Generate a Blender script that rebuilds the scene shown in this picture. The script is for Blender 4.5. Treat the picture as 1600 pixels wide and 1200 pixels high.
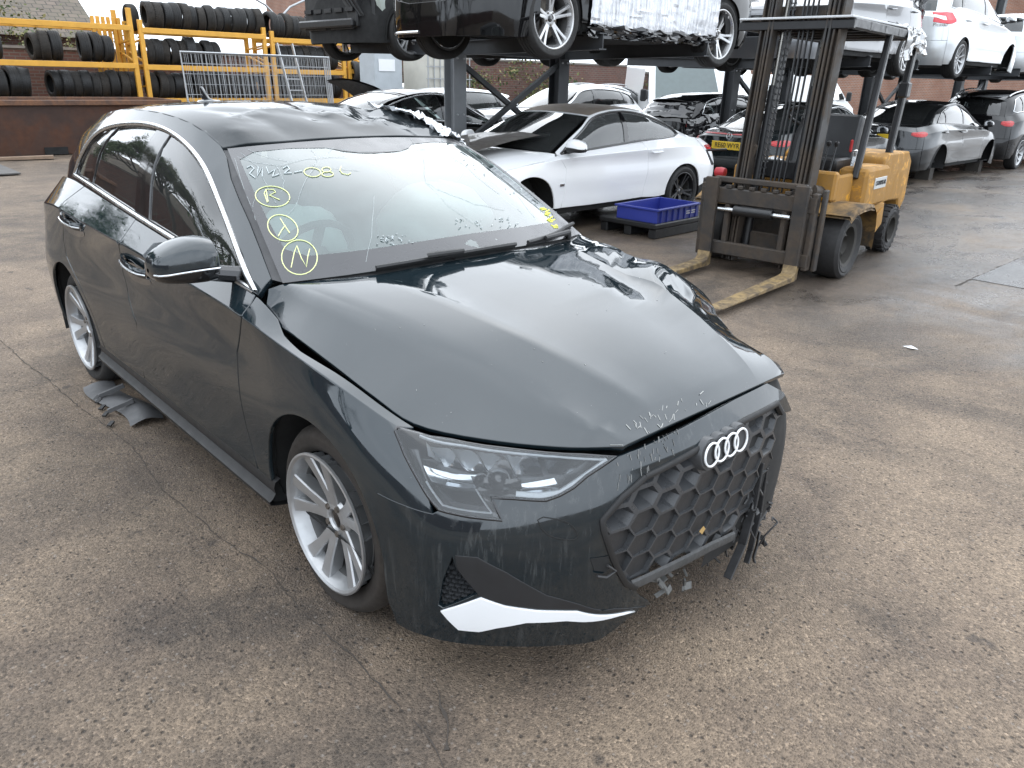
import bpy, bmesh, math, random
import numpy as np
from mathutils import Vector, Matrix
from mathutils.geometry import delaunay_2d_cdt

random.seed(7); np.random.seed(7)
PI = math.pi
rad = math.radians
scene = bpy.context.scene
for o in list(bpy.data.objects):
    bpy.data.objects.remove(o)
COL = scene.collection

# ------------------------------------------------------------------ camera
CAM = np.array([1.916, -1.868, 1.637]); YAW, PIT, ROL, FPX = 2.386, -0.382, 0.024, 1186.8
def cam_axes():
    d = np.array([math.cos(YAW)*math.cos(PIT), math.sin(YAW)*math.cos(PIT), math.sin(PIT)])
    r = np.cross(d, [0, 0, 1]); r /= np.linalg.norm(r); u = np.cross(r, d)
    return d, r*math.cos(ROL)+u*math.sin(ROL), -r*math.sin(ROL)+u*math.cos(ROL)
CD, CR, CU = cam_axes()
cam_d = bpy.data.cameras.new('camera'); cam_o = bpy.data.objects.new('camera', cam_d); COL.objects.link(cam_o)
cam_o.matrix_world = Matrix(((CR[0], CU[0], -CD[0], CAM[0]), (CR[1], CU[1], -CD[1], CAM[1]), (CR[2], CU[2], -CD[2], CAM[2]), (0, 0, 0, 1)))
cam_d.sensor_fit = 'HORIZONTAL'; cam_d.sensor_width = 36.0; cam_d.lens = 36.0*FPX/1600.0
cam_d.clip_start = 0.05; cam_d.clip_end = 900
scene.camera = cam_o

# ------------------------------------------------------------------ sky, sun, exposure
SUN_EL, SUN_ROT = rad(46), rad(318)
world = bpy.data.worlds.new("World"); scene.world = world; world.use_nodes = True
nt = world.node_tree; nt.nodes.clear()
sky = nt.nodes.new('ShaderNodeTexSky'); sky.sky_type = 'NISHITA'; sky.sun_disc = False
sky.sun_elevation = SUN_EL; sky.sun_rotation = SUN_ROT; sky.air_density = 1.0; sky.dust_density = 4.0; sky.ozone_density = 1.0
hs = nt.nodes.new('ShaderNodeHueSaturation'); hs.inputs['Saturation'].default_value = 0.10
mixc = nt.nodes.new('ShaderNodeMixRGB'); mixc.blend_type = 'MIX'; mixc.inputs[0].default_value = 0.85
tcw = nt.nodes.new('ShaderNodeTexCoord')
nzw = nt.nodes.new('ShaderNodeTexNoise'); nzw.inputs['Scale'].default_value = 2.2; nzw.inputs['Detail'].default_value = 5
rmw = nt.nodes.new('ShaderNodeValToRGB')
rmw.color_ramp.elements[0].position = 0.3; rmw.color_ramp.elements[0].color = (8.0, 8.9, 10.0, 1)
rmw.color_ramp.elements[1].position = 0.7; rmw.color_ramp.elements[1].color = (11.0, 12.0, 13.2, 1)
bgw = nt.nodes.new('ShaderNodeBackground'); bgw.inputs['Strength'].default_value = 0.115
ouw = nt.nodes.new('ShaderNodeOutputWorld')
nt.links.new(sky.outputs[0], hs.inputs['Color']); nt.links.new(hs.outputs[0], mixc.inputs[1])
nt.links.new(tcw.outputs['Generated'], nzw.inputs['Vector']); nt.links.new(nzw.outputs[0], rmw.inputs[0]); nt.links.new(rmw.outputs[0], mixc.inputs[2])
nt.links.new(mixc.outputs[0], bgw.inputs[0]); nt.links.new(bgw.outputs[0], ouw.inputs[0])
sun_d = bpy.data.lights.new('sun', 'SUN'); sun_d.energy = 0.8; sun_d.angle = rad(150); sun_d.color = (1, 0.97, 0.93)
sun_o = bpy.data.objects.new('sun', sun_d); COL.objects.link(sun_o)
# Nishita: rotation 0 puts the sun at +Y, turning clockwise seen from above
sdir = Vector((math.sin(SUN_ROT)*math.cos(SUN_EL), math.cos(SUN_ROT)*math.cos(SUN_EL), math.sin(SUN_EL)))
sun_o.rotation_euler = sdir.to_track_quat('Z', 'Y').to_euler(); sun_o.location = (0, 0, 12)
scene.view_settings.view_transform = 'Standard'; scene.view_settings.look = 'None'
scene.view_settings.gamma = 1.0; scene.view_settings.use_curve_mapping = False
scene.view_settings.exposure = 1.08
scene.render.engine = 'CYCLES'
scene.cycles.max_bounces = 8; scene.cycles.transparent_max_bounces = 16

# ------------------------------------------------------------------ materials
class NT:
    def __init__(s, name):
        s.m = bpy.data.materials.new(name); s.m.use_nodes = True; s.t = s.m.node_tree; s.t.nodes.clear()
        s.out = s.n('ShaderNodeOutputMaterial'); s.tc = None
    def n(s, t, **kw):
        x = s.t.nodes.new(t)
        for k, v in kw.items(): setattr(x, k, v)
        return x
    def l(s, a, b): s.t.links.new(a, b)
    def coord(s):
        if s.tc is None: s.tc = s.n('ShaderNodeTexCoord')
        return s.tc.outputs['Object']
    def mapped(s, scale=(1, 1, 1), rot=(0, 0, 0)):
        mp = s.n('ShaderNodeMapping'); mp.inputs['Scale'].default_value = scale; mp.inputs['Rotation'].default_value = rot
        s.l(s.coord(), mp.inputs['Vector']); return mp.outputs[0]
    def noise(s, scale, detail=4, rough=0.55, vec=None, dist=0.0):
        x = s.n('ShaderNodeTexNoise'); x.inputs['Scale'].default_value = scale; x.inputs['Detail'].default_value = detail
        x.inputs['Roughness'].default_value = rough; x.inputs['Distortion'].default_value = dist
        s.l(vec if vec is not None else s.coord(), x.inputs['Vector']); return x.outputs[0]
    def voro(s, scale, feature='F1', vec=None, out=0):
        x = s.n('ShaderNodeTexVoronoi'); x.feature = feature; x.inputs['Scale'].default_value = scale
        s.l(vec if vec is not None else s.coord(), x.inputs['Vector']); return x.outputs[out]
    def ramp(s, f, stops, interp='LINEAR'):
        x = s.n('ShaderNodeValToRGB'); x.color_ramp.interpolation = interp
        e = x.color_ramp.elements
        while len(e) < len(stops): e.new(0.5)
        for el, (p, c) in zip(e, stops):
            el.position = p; el.color = (c, c, c, 1) if isinstance(c, (int, float)) else (c[0], c[1], c[2], 1)
        s.l(f, x.inputs[0]); return x.outputs[0]
    def mix(s, f, a, b, mode='MIX'):
        x = s.n('ShaderNodeMixRGB'); x.blend_type = mode
        for i, v in ((0, f), (1, a), (2, b)):
            if isinstance(v, (int, float)): x.inputs[i].default_value = v if i == 0 else (v, v, v, 1)
            elif isinstance(v, tuple): x.inputs[i].default_value = (v[0], v[1], v[2], 1)
            else: s.l(v, x.inputs[i])
        return x.outputs[0]
    def math(s, op, a, b=0.0, clamp=False):
        x = s.n('ShaderNodeMath', operation=op, use_clamp=clamp)
        for i, v in ((0, a), (1, b)):
            if isinstance(v, (int, float)): x.inputs[i].default_value = v
            else: s.l(v, x.inputs[i])
        return x.outputs[0]
    def bsdf(s, color, rough=0.5, metal=0.0, coat=0.0, coat_rough=0.03, spec=0.5, bump=None, bstr=0.3, bdist=0.01, **kw):
        b = s.n('ShaderNodeBsdfPrincipled')
        def put(k, v):
            if isinstance(v, (int, float)): b.inputs[k].default_value = v
            elif isinstance(v, tuple): b.inputs[k].default_value = (v[0], v[1], v[2], 1)
            else: s.l(v, b.inputs[k])
        put('Base Color', color); put('Roughness', rough); put('Metallic', metal); put('Coat Weight', coat); put('Coat Roughness', coat_rough); put('Specular IOR Level', spec)
        for k, v in kw.items(): put(k, v)
        if bump is not None:
            bp = s.n('ShaderNodeBump'); bp.inputs['Strength'].default_value = bstr; bp.inputs['Distance'].default_value = bdist
            s.l(bump, bp.inputs['Height']); s.l(bp.outputs[0], b.inputs['Normal'])
        s.l(b.outputs[0], s.out.inputs['Surface']); return b

MATS = {}
def mat(name, fn):
    if name not in MATS: MATS[name] = fn(name)
    return MATS[name]
def simple(name, color, rough=0.5, metal=0.0, coat=0.0, var=0.15, nscale=6.0, bump=0.0, spec=0.5, bscale=None):
    """a plain surface with some uneven wear in tone and gloss"""
    if name in MATS: return MATS[name]
    t = NT(name)
    f = t.noise(nscale, 6, 0.6)
    c = t.mix(f, tuple(max(0, x*(1-var)) for x in color), tuple(min(1, x*(1+var)) for x in color))
    r = t.ramp(t.noise(nscale*2.3, 5), [(0.3, max(0.02, rough-0.08)), (0.7, min(1, rough+0.1))])
    t.bsdf(c, r, metal, coat, spec=spec, bump=(t.noise(bscale or nscale*8, 6) if bump else None), bstr=bump, bdist=0.004)
    MATS[name] = t.m; return t.m
def paint(name, color, flake=0.0, dust=0.12, rough=0.35, metal=0.0, dustcol=(0.30, 0.28, 0.25), streaks=0.0, coat=1.0, ior=1.5):
    """clear-coated car paint with a thin uneven film of dust, specks and fine scratches"""
    if name in MATS: return MATS[name]
    t = NT(name)
    big = t.noise(2.3, 6, 0.62, dist=0.6)
    fine = t.noise(38, 4, 0.7)
    film = t.math('MULTIPLY', t.ramp(big, [(0.35, 0.15), (0.72, 1.0)]), t.ramp(fine, [(0.3, 0.35), (0.8, 1.0)]))
    film = t.math('MULTIPLY', film, dust)
    speck = t.ramp(t.voro(55), [(0.0, 1.0), (0.045, 0.9), (0.07, 0.0)])
    speck = t.math('MULTIPLY', speck, t.ramp(t.noise(9, 3), [(0.58, 0.0), (0.66, 0.75)]))
    f = t.math('ADD', film, t.math('MULTIPLY', speck, 0.55), clamp=True)
    if streaks:
        sk = t.math('MULTIPLY', t.ramp(t.noise(5, 6, .7, vec=t.mapped((9, 9, .9)), dist=.3), [(.52, 0), (.72, 1)]), t.ramp(t.noise(2.6, 4, .6), [(.40, 0), (.62, 1)]))
        f = t.math('ADD', f, t.math('MULTIPLY', sk, streaks), clamp=True)
    col = color
    if flake:
        fl = t.noise(900, 2)
        col = t.mix(fl, tuple(x*(1-flake) for x in color), tuple(min(1, x*(1+flake)) for x in color))
    c = t.mix(f, col, dustcol)
    scr = t.noise(7, 8, 0.75, vec=t.mapped((1, 9, 3), (0.3, 0.4, 0.7)))
    cr = t.ramp(scr, [(0.42, 0.02), (0.72, 0.16)])
    cr2 = t.math('ADD', cr, t.math('MULTIPLY', f, 0.35), clamp=True)
    b_ = t.bsdf(c, rough, metal, coat, cr2, spec=0.0 if metal < .5 else .3); b_.inputs['Coat IOR'].default_value = ior
    MATS[name] = t.m; return t.m
def glass_mat(name, tint, haze=0.05, hazecol=(0.55, 0.58, 0.58), rough=0.0, ior=1.5):
    """one sheet of thin glass: tinted see-through plus mirror by Fresnel plus a little grime"""
    if name in MATS: return MATS[name]
    t = NT(name)
    tr = t.n('ShaderNodeBsdfTransparent'); tr.inputs[0].default_value = (*tint, 1)
    gl = t.n('ShaderNodeBsdfGlossy'); gl.inputs['Roughness'].default_value = rough; gl.inputs[0].default_value = (1, 1, 1, 1)
    df = t.n('ShaderNodeBsdfDiffuse'); df.inputs[0].default_value = (*hazecol, 1)
    fr = t.n('ShaderNodeFresnel'); fr.inputs['IOR'].default_value = ior
    m1 = t.n('ShaderNodeMixShader'); m2 = t.n('ShaderNodeMixShader')
    hz = t.ramp(t.noise(5, 7, 0.65, dist=0.5), [(0.3, haze*0.75), (0.75, haze*1.3)])
    t.l(hz, m1.inputs[0]); t.l(tr.outputs[0], m1.inputs[1]); t.l(df.outputs[0], m1.inputs[2])
    k = t.math('MULTIPLY', fr.outputs[0], 1.6, clamp=True)
    t.l(k, m2.inputs[0]); t.l(m1.outputs[0], m2.inputs[1]); t.l(gl.outputs[0], m2.inputs[2])
    t.l(m2.outputs[0], t.out.inputs['Surface'])
    MATS[name] = t.m; return t.m

# ------------------------------------------------------------------ mesh helpers
def V3(a): return np.array(a, float)
def unit(a):
    a = np.array(a, float); n = np.linalg.norm(a); return a/n if n > 1e-12 else a
def frame(axis):
    a = unit(axis); h = V3((0, 0, 1)) if abs(a[2]) < 0.9 else V3((1, 0, 0))
    u = unit(np.cross(h, a)); v = np.cross(a, u); return u, v, a
class MB:
    def __init__(s): s.v = []; s.f = []
    def add(s, vs, fs):
        o = len(s.v); s.v += [tuple(map(float, p)) for p in vs]; s.f += [tuple(i+o for i in f) for f in fs]; return s
    def box(s, c, size, R=None):
        hx, hy, hz = size[0]/2, size[1]/2, size[2]/2
        vs = [(x, y, z) for x in (-hx, hx) for y in (-hy, hy) for z in (-hz, hz)]
        if R is not None: vs = [tuple(R @ Vector(p)) for p in vs]
        vs = [(p[0]+c[0], p[1]+c[1], p[2]+c[2]) for p in vs]
        return s.add(vs, [(0, 1, 3, 2), (4, 6, 7, 5), (0, 4, 5, 1), (2, 3, 7, 6), (0, 2, 6, 4), (1, 5, 7, 3)])
    def bar(s, p0, p1, w, h, up=(0, 0, 1)):
        p0, p1 = V3(p0), V3(p1); a = unit(p1-p0); u = np.cross(a, V3(up))
        if np.linalg.norm(u) < 1e-6: u = np.cross(a, V3((0, 1, 0)))
        u = unit(u); v = np.cross(u, a); vs = []
        for p in (p0, p1):
            for x, y in ((-1, -1), (1, -1), (1, 1), (-1, 1)): vs.append(p+u*x*w/2+v*y*h/2)
        return s.add(vs, [(0, 1, 2, 3), (7, 6, 5, 4), (0, 4, 5, 1), (1, 5, 6, 2), (2, 6, 7, 3), (3, 7, 4, 0)])
    def ibeam(s, p0, p1, w, h, t=0.012, up=(0, 0, 1)):
        p0, p1 = V3(p0), V3(p1); a = unit(p1-p0); u = np.cross(a, V3(up))
        if np.linalg.norm(u) < 1e-6: u = np.cross(a, V3((0, 1, 0)))
        u = unit(u); v = np.cross(u, a)
        pts = [(-w/2, -h/2), (w/2, -h/2), (w/2, -h/2+t), (t/2, -h/2+t), (t/2, h/2-t), (w/2, h/2-t), (w/2, h/2), (-w/2, h/2), (-w/2, h/2-t), (-t/2, h/2-t), (-t/2, -h/2+t), (-w/2, -h/2+t)]
        vs = [p+u*x+v*y for p in (p0, p1) for x, y in pts]; n = 12
        fs = [(i, (i+1) % n, n+(i+1) % n, n+i) for i in range(n)]
        fs += [(0, 1, 2, 3, 10, 11), (4, 5, 6, 7, 8, 9), (3, 4, 9, 10)]
        fs += [tuple(n+i for i in reversed(f)) for f in fs[-3:]]
        return s.add(vs, fs)
    def cyl(s, p0, p1, r0, r1=None, n=12, cap=True):
        if r1 is None: r1 = r0
        p0, p1 = V3(p0), V3(p1); u, v, a = frame(p1-p0); vs = []
        for p, r in ((p0, r0), (p1, r1)):
            for i in range(n):
                t = 2*PI*i/n; vs.append(p+(u*math.cos(t)+v*math.sin(t))*r)
        fs = [(i, (i+1) % n, n+(i+1) % n, n+i) for i in range(n)]
        if cap: fs += [tuple(reversed(range(n))), tuple(range(n, 2*n))]
        return s.add(vs, fs)
    def tube(s, path, r, n=8, closed=False, cap=True):
        P = [V3(p) for p in path]; m = len(P); vs = []; pu = None
        rr = r if isinstance(r, (list, tuple)) else [r]*m
        for i in range(m):
            if closed: d = P[(i+1) % m]-P[i-1]
            else: d = P[min(i+1, m-1)]-P[max(i-1, 0)]
            d = unit(d)
            if pu is None: u, v, _ = frame(d)
            else: u = unit(pu-d*np.dot(pu, d)); v = np.cross(d, u)
            pu = u
            for k in range(n):
                t = 2*PI*k/n; vs.append(P[i]+(u*math.cos(t)+v*math.sin(t))*rr[i])
        fs = []
        for i in range(m if closed else m-1):
            j = (i+1) % m
            for k in range(n): fs.append((i*n+k, i*n+(k+1) % n, j*n+(k+1) % n, j*n+k))
        if cap and not closed: fs += [tuple(reversed(range(n))), tuple((m-1)*n+k for k in range(n))]
        return s.add(vs, fs)
    def lathe(s, prof, o=(0, 0, 0), axis=(0, 1, 0), n=32, closed=False):
        """prof: (radius, distance along axis)"""
        o = V3(o); u, v, a = frame(axis); vs = []; m = len(prof)
        for i in range(n):
            t = 2*PI*i/n; e = u*math.cos(t)+v*math.sin(t)
            for r, h in prof: vs.append(o+e*r+a*h)
        fs = []
        for i in range(n):
            j = (i+1) % n
            for k in range(m if closed else m-1):
                k2 = (k+1) % m
                fs.append((i*m+k, j*m+k, j*m+k2, i*m+k2))
        return s.add(vs, fs)
    def prism(s, poly, o, ux, uy, d):
        """outline poly (2D) in the plane o,ux,uy pushed along vector d"""
        o, ux, uy, d = V3(o), V3(ux), V3(uy), V3(d); n = len(poly)
        vs = [o+ux*p[0]+uy*p[1] for p in poly]; vs += [p+d for p in vs]
        fs = [tuple(range(n)), tuple(reversed(range(n, 2*n)))]
        fs += [(i, n+i, n+(i+1) % n, (i+1) % n) for i in range(n)]
        return s.add(vs, fs)
    def grid(s, G):
        """G[i][j] points"""
        a, b = len(G), len(G[0]); vs = [p for r in G for p in r]
        return s.add(vs, [(i*b+j, (i+1)*b+j, (i+1)*b+j+1, i*b+j+1) for i in range(a-1) for j in range(b-1)])
    def mesh(s, name, bevel=0.0, smooth=None, segs=1, tri=False):
        me = bpy.data.meshes.new(name)
        bm = bmesh.new()
        vs = [bm.verts.new(p) for p in s.v]
        for f in s.f:
            try: bm.faces.new([vs[i] for i in f])
            except ValueError: pass
        bmesh.ops.recalc_face_normals(bm, faces=bm.faces)
        if bevel:
            ed = [e for e in bm.edges if len(e.link_faces) == 2 and e.calc_face_angle(0) > rad(25)]
            bmesh.ops.bevel(bm, geom=ed, offset=bevel, segments=segs, affect='EDGES', profile=0.7, clamp_overlap=True)
        if smooth:
            for e in bm.edges: e.smooth = not (len(e.link_faces) == 2 and e.calc_face_angle(0) > rad(smooth))
            for f in bm.faces: f.smooth = True
        bm.to_mesh(me); bm.free(); return me
    def build(s, name, m, parent=None, bevel=0.0, smooth=35, segs=1, label=None, loc=None):
        return link(name, s.mesh(name, bevel, smooth, segs), m, parent, label, loc)
def link(name, me, m, parent=None, label=None, loc=None):
    o = bpy.data.objects.new(name, me); COL.objects.link(o)
    if m is not None and not me.materials: me.materials.append(m)
    if parent is not None: o.parent = parent
    if loc is not None: o.location = loc
    if label: o['label'] = label
    return o
def tag(o, label, cat, group=None):
    o['label'] = label; o['category'] = cat
    if group: o['group'] = group
    return o
def thing(name, label, cat, loc=(0, 0, 0), rz=0.0, group=None):
    o = bpy.data.objects.new(name, None); COL.objects.link(o); o.empty_display_size = 0.2
    o.location = loc; o.rotation_euler = (0, 0, rz); return tag(o, label, cat, group)
def setting(o): o['kind'] = 'structure'; return o
def copy_tree(o, parent=None):
    c = o.copy(); COL.objects.link(c); c.parent = parent
    for ch in list(o.children): copy_tree(ch, c)
    return c
# ------------------------------------------------------------------ smooth skins and panels cut from them
def cr_weights(x, n, creases=()):
    """Catmull-Rom weights of n knots at parameters x; tangents break at the creases"""
    x = np.clip(np.asarray(x, float), 0, n-1-1e-9); i = np.floor(x).astype(int); u = x-i
    W = np.zeros((len(x), n)); r = np.arange(len(x))
    h00 = 2*u**3-3*u**2+1; h10 = u**3-2*u**2+u; h01 = -2*u**3+3*u**2; h11 = u**3-u**2
    W[r, i] += h00; W[r, i+1] += h01
    brk = np.zeros(n, bool); brk[0] = brk[-1] = True
    for c in creases: brk[c] = True
    # tangent at i
    b = brk[i]
    np.add.at(W, (r, i+1), h10*np.where(b, 1.0, 0.5)); np.add.at(W, (r, np.where(b, i, i-1)), -h10*np.where(b, 1.0, 0.5))
    b = brk[i+1]
    np.add.at(W, (r, np.where(b, i+1, np.minimum(i+2, n-1))), h11*np.where(b, 1.0, 0.5)); np.add.at(W, (r, i), -h11*np.where(b, 1.0, 0.5))
    return W
class Surf:
    def __init__(s, P, cs=(), ct=(), flip=False, dent=None):
        s.P = np.array(P, float); s.N, s.M = s.P.shape[:2]; s.cs, s.ct, s.flip, s.dent = cs, ct, flip, dent
    def mirror(s):
        P = s.P.copy(); P[:, :, 1] *= -1
        return Surf(P, s.cs, s.ct, not s.flip)
    def ev(s, st):
        st = np.atleast_2d(np.asarray(st, float))
        A = cr_weights(st[:, 0], s.N, s.cs); B = cr_weights(st[:, 1], s.M, s.ct)
        p = np.einsum('ni,nj,ijk->nk', A, B, s.P)
        if s.dent is not None: p = s.dent(p)
        return p
    def nrm(s, st):
        st = np.atleast_2d(np.asarray(st, float)); e = 0.02
        hi = np.array([s.N-1, s.M-1], float)
        def cl(q): return np.clip(q, 0, hi)
        du = s.ev(cl(st+[e, 0]))-s.ev(cl(st-[e, 0])); dv = s.ev(cl(st+[0, e]))-s.ev(cl(st-[0, e]))
        n = np.cross(du, dv); n /= np.maximum(np.linalg.norm(n, axis=1), 1e-12)[:, None]
        return -n if s.flip else n
    def inv(s, res, lo=None, hi=None, k=60):
        """parameter where the 2-D residual res(points) is smallest"""
        lo = np.array(lo if lo is not None else (0, 0), float); hi = np.array(hi if hi is not None else (s.N-1, s.M-1), float)
        a = np.linspace(lo[0], hi[0], k*2); b = np.linspace(lo[1], hi[1], k)
        G = np.stack(np.meshgrid(a, b, indexing='ij'), -1).reshape(-1, 2)
        r = res(s.ev(G)); x = G[np.argmin((r**2).sum(1))].copy()
        for _ in range(12):
            r0 = res(s.ev([x]))[0]; e = 1e-4
            J = np.stack([(res(s.ev([np.clip(x+d, lo, hi)]))[0]-res(s.ev([np.clip(x-d, lo, hi)]))[0])/(2*e) for d in ((e, 0), (0, e))], 1)
            try: dx = np.linalg.lstsq(J, -r0, rcond=None)[0]
            except Exception: break
            dx = np.clip(dx, -0.4, 0.4); x = np.clip(x+dx, lo, hi)
            if np.abs(dx).max() < 1e-6: break
        return tuple(x)
    def at_px(s, pts, **kw):
        """where the sight line of a photograph pixel meets the skin"""
        out = []
        for (u, v) in pts:
            def res(p):
                q = p-CAM; z = np.maximum(q@CD, 0.05)
                return np.stack([800+FPX*(q@CR)/z-u, 600-FPX*(q@CU)/z-v], 1)
            out.append(s.inv(res, **kw))
        return out
    def at_xz(s, pts, **kw):
        return [s.inv(lambda p: np.stack([p[:, 0]-x, p[:, 2]-z], 1), **kw) for x, z in pts]
    def at_yz(s, pts, **kw):
        return [s.inv(lambda p: np.stack([p[:, 1]-y, p[:, 2]-z], 1), **kw) for y, z in pts]
    def at_xy(s, pts, **kw):
        return [s.inv(lambda p: np.stack([p[:, 0]-x, p[:, 1]-y], 1), **kw) for x, y in pts]
def inside(poly, pts):
    poly = np.asarray(poly); x, y = pts[:, 0], pts[:, 1]; c = np.zeros(len(pts), bool); n = len(poly)
    for i in range(n):
        x1, y1 = poly[i]; x2, y2 = poly[(i+1) % n]
        if y1 == y2: continue
        k = ((y1 > y) != (y2 > y)) & (x < (x2-x1)*(y-y1)/(y2-y1)+x1); c ^= k
    return c
def seg_dist(poly, pts):
    d = np.full(len(pts), 1e9); n = len(poly); poly = np.asarray(poly)
    for i in range(n):
        a, b = poly[i], poly[(i+1) % n]; ab = b-a; L = max(ab@ab, 1e-12)
        t = np.clip(((pts-a)@ab)/L, 0, 1); q = a+t[:, None]*ab
        d = np.minimum(d, np.linalg.norm(pts-q, axis=1))
    return d
def inset(poly, d):
    """move a simple outline inwards by d (metric)"""
    P = np.asarray(poly, float); n = len(P)
    area = 0.5*sum(P[i][0]*P[(i+1) % n][1]-P[(i+1) % n][0]*P[i][1] for i in range(n)); sg = 1 if area > 0 else -1
    out = []
    for i in range(n):
        a, b, c = P[i-1], P[i], P[(i+1) % n]
        e1 = unit(b-a); e2 = unit(c-b); n1 = sg*np.array([-e1[1], e1[0]]); n2 = sg*np.array([-e2[1], e2[0]])
        m = n1+n2; k = max(0.4, 1+n1@n2); out.append(b+d*m/k)
    return np.array(out)
def smooth_loop(pts, it=2, keep=()):
    """Chaikin rounding of an outline; keep lists the corner numbers left sharp"""
    P = [np.array(p, float) for p in pts]; K = [i in keep for i in range(len(P))]
    for _ in range(it):
        Q, KK = [], []; n = len(P)
        for i in range(n):
            if K[i]: Q.append(P[i]); KK.append(True)
            else:
                Q += [P[i]*0.75+P[i-1]*0.25, P[i]*0.75+P[(i+1) % n]*0.25]; KK += [False, False]
        P, K = Q, KK
    return [tuple(p) for p in P]
def panel_mesh(surf, outline, name, step=0.03, holes=(), off=0.0, thick=0.012, gap=0.0, rim=0.0, shape=None):
    """sheet cut out of a skin along an outline of (s,t) parameters, with folded edges; shape(p, n, edge_distance) may push points"""
    out = np.array(outline, float); c = out.mean(0)
    e = 0.05
    # metric scale of the two parameters round the outline
    S = np.mean([np.linalg.norm(surf.ev([q+[e, 0]])-surf.ev([q-[e, 0]]))/(2*e) for q in out[::max(1, len(out)//8)]])
    T = np.mean([np.linalg.norm(surf.ev([q+[0, e]])-surf.ev([q-[0, e]]))/(2*e) for q in out[::max(1, len(out)//8)]])
    sc = np.array([max(S, 1e-3), max(T, 1e-3)])
    def dense(poly):
        P = []; n = len(poly)
        for i in range(n):
            a, b = poly[i], poly[(i+1) % n]; L = np.linalg.norm(b-a); k = max(1, int(math.ceil(L/step)))
            for j in range(k): P.append(a+(b-a)*j/k)
        return np.array(P)
    o = out*sc
    if gap: o = inset(o, gap)
    loops = [dense(o)]+[dense(np.array(h, float)*sc) for h in holes]
    lo, hi = loops[0].min(0), loops[0].max(0)
    xs = np.arange(lo[0]+step*0.5, hi[0], step); ys = np.arange(lo[1]+step*0.5, hi[1], step)
    extra = [cv*sc[1] for cv in surf.ct if lo[1] < cv*sc[1] < hi[1]]
    ys = np.array(sorted(list(ys)+[q for ex in extra for q in (ex-0.006, ex, ex+0.006)]))
    if len(xs) == 0 or len(ys) == 0: G = np.zeros((0, 2))
    else:
        G = np.stack(np.meshgrid(xs, ys, indexing='ij'), -1).reshape(-1, 2)
        k = inside(loops[0], G) & (seg_dist(loops[0], G) > step*0.4)
        for h in loops[1:]: k &= ~inside(h, G) & (seg_dist(h, G) > step*0.4)
        G = G[k]
    pts = [tuple(p) for L in loops for p in L]+[tuple(p) for p in G]
    edges = []; b = 0
    for L in loops:
        n = len(L); edges += [(b+i, b+(i+1) % n) for i in range(n)]; b += n
    v2, _, f2, *_ = delaunay_2d_cdt([Vector(p) for p in pts], edges, [], 1, 1e-6)
    v2 = np.array([tuple(p) for p in v2]); 
    cen = np.array([v2[list(f)].mean(0) for f in f2])
    k = inside(loops[0], cen)
    for h in loops[1:]: k &= ~inside(h, cen)
    F = [f for f, q in zip(f2, k) if q]
    st = v2/sc
    P = surf.ev(st); Nn = surf.nrm(st)
    if shape is not None:
        ed = seg_dist(loops[0], v2); P = shape(P, Nn, ed)
    P = P+Nn*off
    # consistent winding with the outward normal
    F2 = []
    for f in F:
        a, bb, cc = P[f[0]], P[f[1]], P[f[2]]
        F2.append(tuple(f) if np.dot(np.cross(bb-a, cc-a), Nn[f[0]]) > 0 else tuple(reversed(f)))
    V = [tuple(p) for p in P]; NR = [tuple(n) for n in Nn]
    if thick:
        cnt = {}
        for f in F2:
            for i in range(len(f)):
                a, bb = f[i], f[(i+1) % len(f)]; cnt[(a, bb)] = 1
        bd = [(a, bb) for (a, bb) in cnt if (bb, a) not in cnt]
        acc = {}
        for a, bb in bd:
            n = unit(np.cross(P[bb]-P[a], Nn[a]+Nn[bb]))
            acc.setdefault(a, np.zeros(3)); acc.setdefault(bb, np.zeros(3)); acc[a] += n; acc[bb] += n
        m = {}
        for a, n in acc.items():
            n = unit(n); i = len(V)
            r = min(0.0035, thick*0.4)
            V += [tuple(P[a]+n*r-Nn[a]*r), tuple(P[a]+n*r-Nn[a]*thick)]
            NR += [tuple(unit(n+0.25*Nn[a])), tuple(n)]; m[a] = i
        for a, bb in bd:
            F2 += [(bb, a, m[a], m[bb]), (m[bb], m[a], m[a]+1, m[bb]+1)]
    me = bpy.data.meshes.new(name); me.from_pydata(V, [], F2); me.update()
    me.shade_smooth()
    if shape is None: me.normals_split_custom_set_from_vertices(NR)
    return me
def panel(surf, outline, name, m, parent, label=None, **kw):
    return link(name, panel_mesh(surf, outline, name, **kw), m, parent, label)
def on_surf(surf, st, off=0.0):
    st = np.atleast_2d(st); return surf.ev(st)+surf.nrm(st)*off
def line_st(a, b, n): return [(a[0]+(b[0]-a[0])*i/n, a[1]+(b[1]-a[1])*i/n) for i in range(n+1)]
def dense_st(pts, n=6, closed=False):
    out = []; m = len(pts)
    for i in range(m if closed else m-1): out += line_st(pts[i], pts[(i+1) % m], n)[:-1]
    if not closed: out.append(pts[-1])
    return out
def strip_mesh(pts, nrm, w, h, name):
    """a moulding of width w and height h following points with normals"""
    P = np.array(pts); N = np.array(nrm); n = len(P); V, F = [], []
    for i in range(n):
        d = unit(P[min(i+1, n-1)]-P[max(i-1, 0)]); sd = unit(np.cross(N[i], d))
        for x, y in ((-.5, 0), (-.38, .8), (0, 1), (.38, .8), (.5, 0)): V.append(P[i]+sd*w*x+N[i]*h*y)
    for i in range(n-1):
        for k in range(4): F.append((i*5+k, (i+1)*5+k, (i+1)*5+k+1, i*5+k+1))
    F += [(0, 1, 2, 3, 4), tuple(reversed([(n-1)*5+k for k in range(5)]))]
    mb = MB(); mb.add(V, F); return mb
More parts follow.
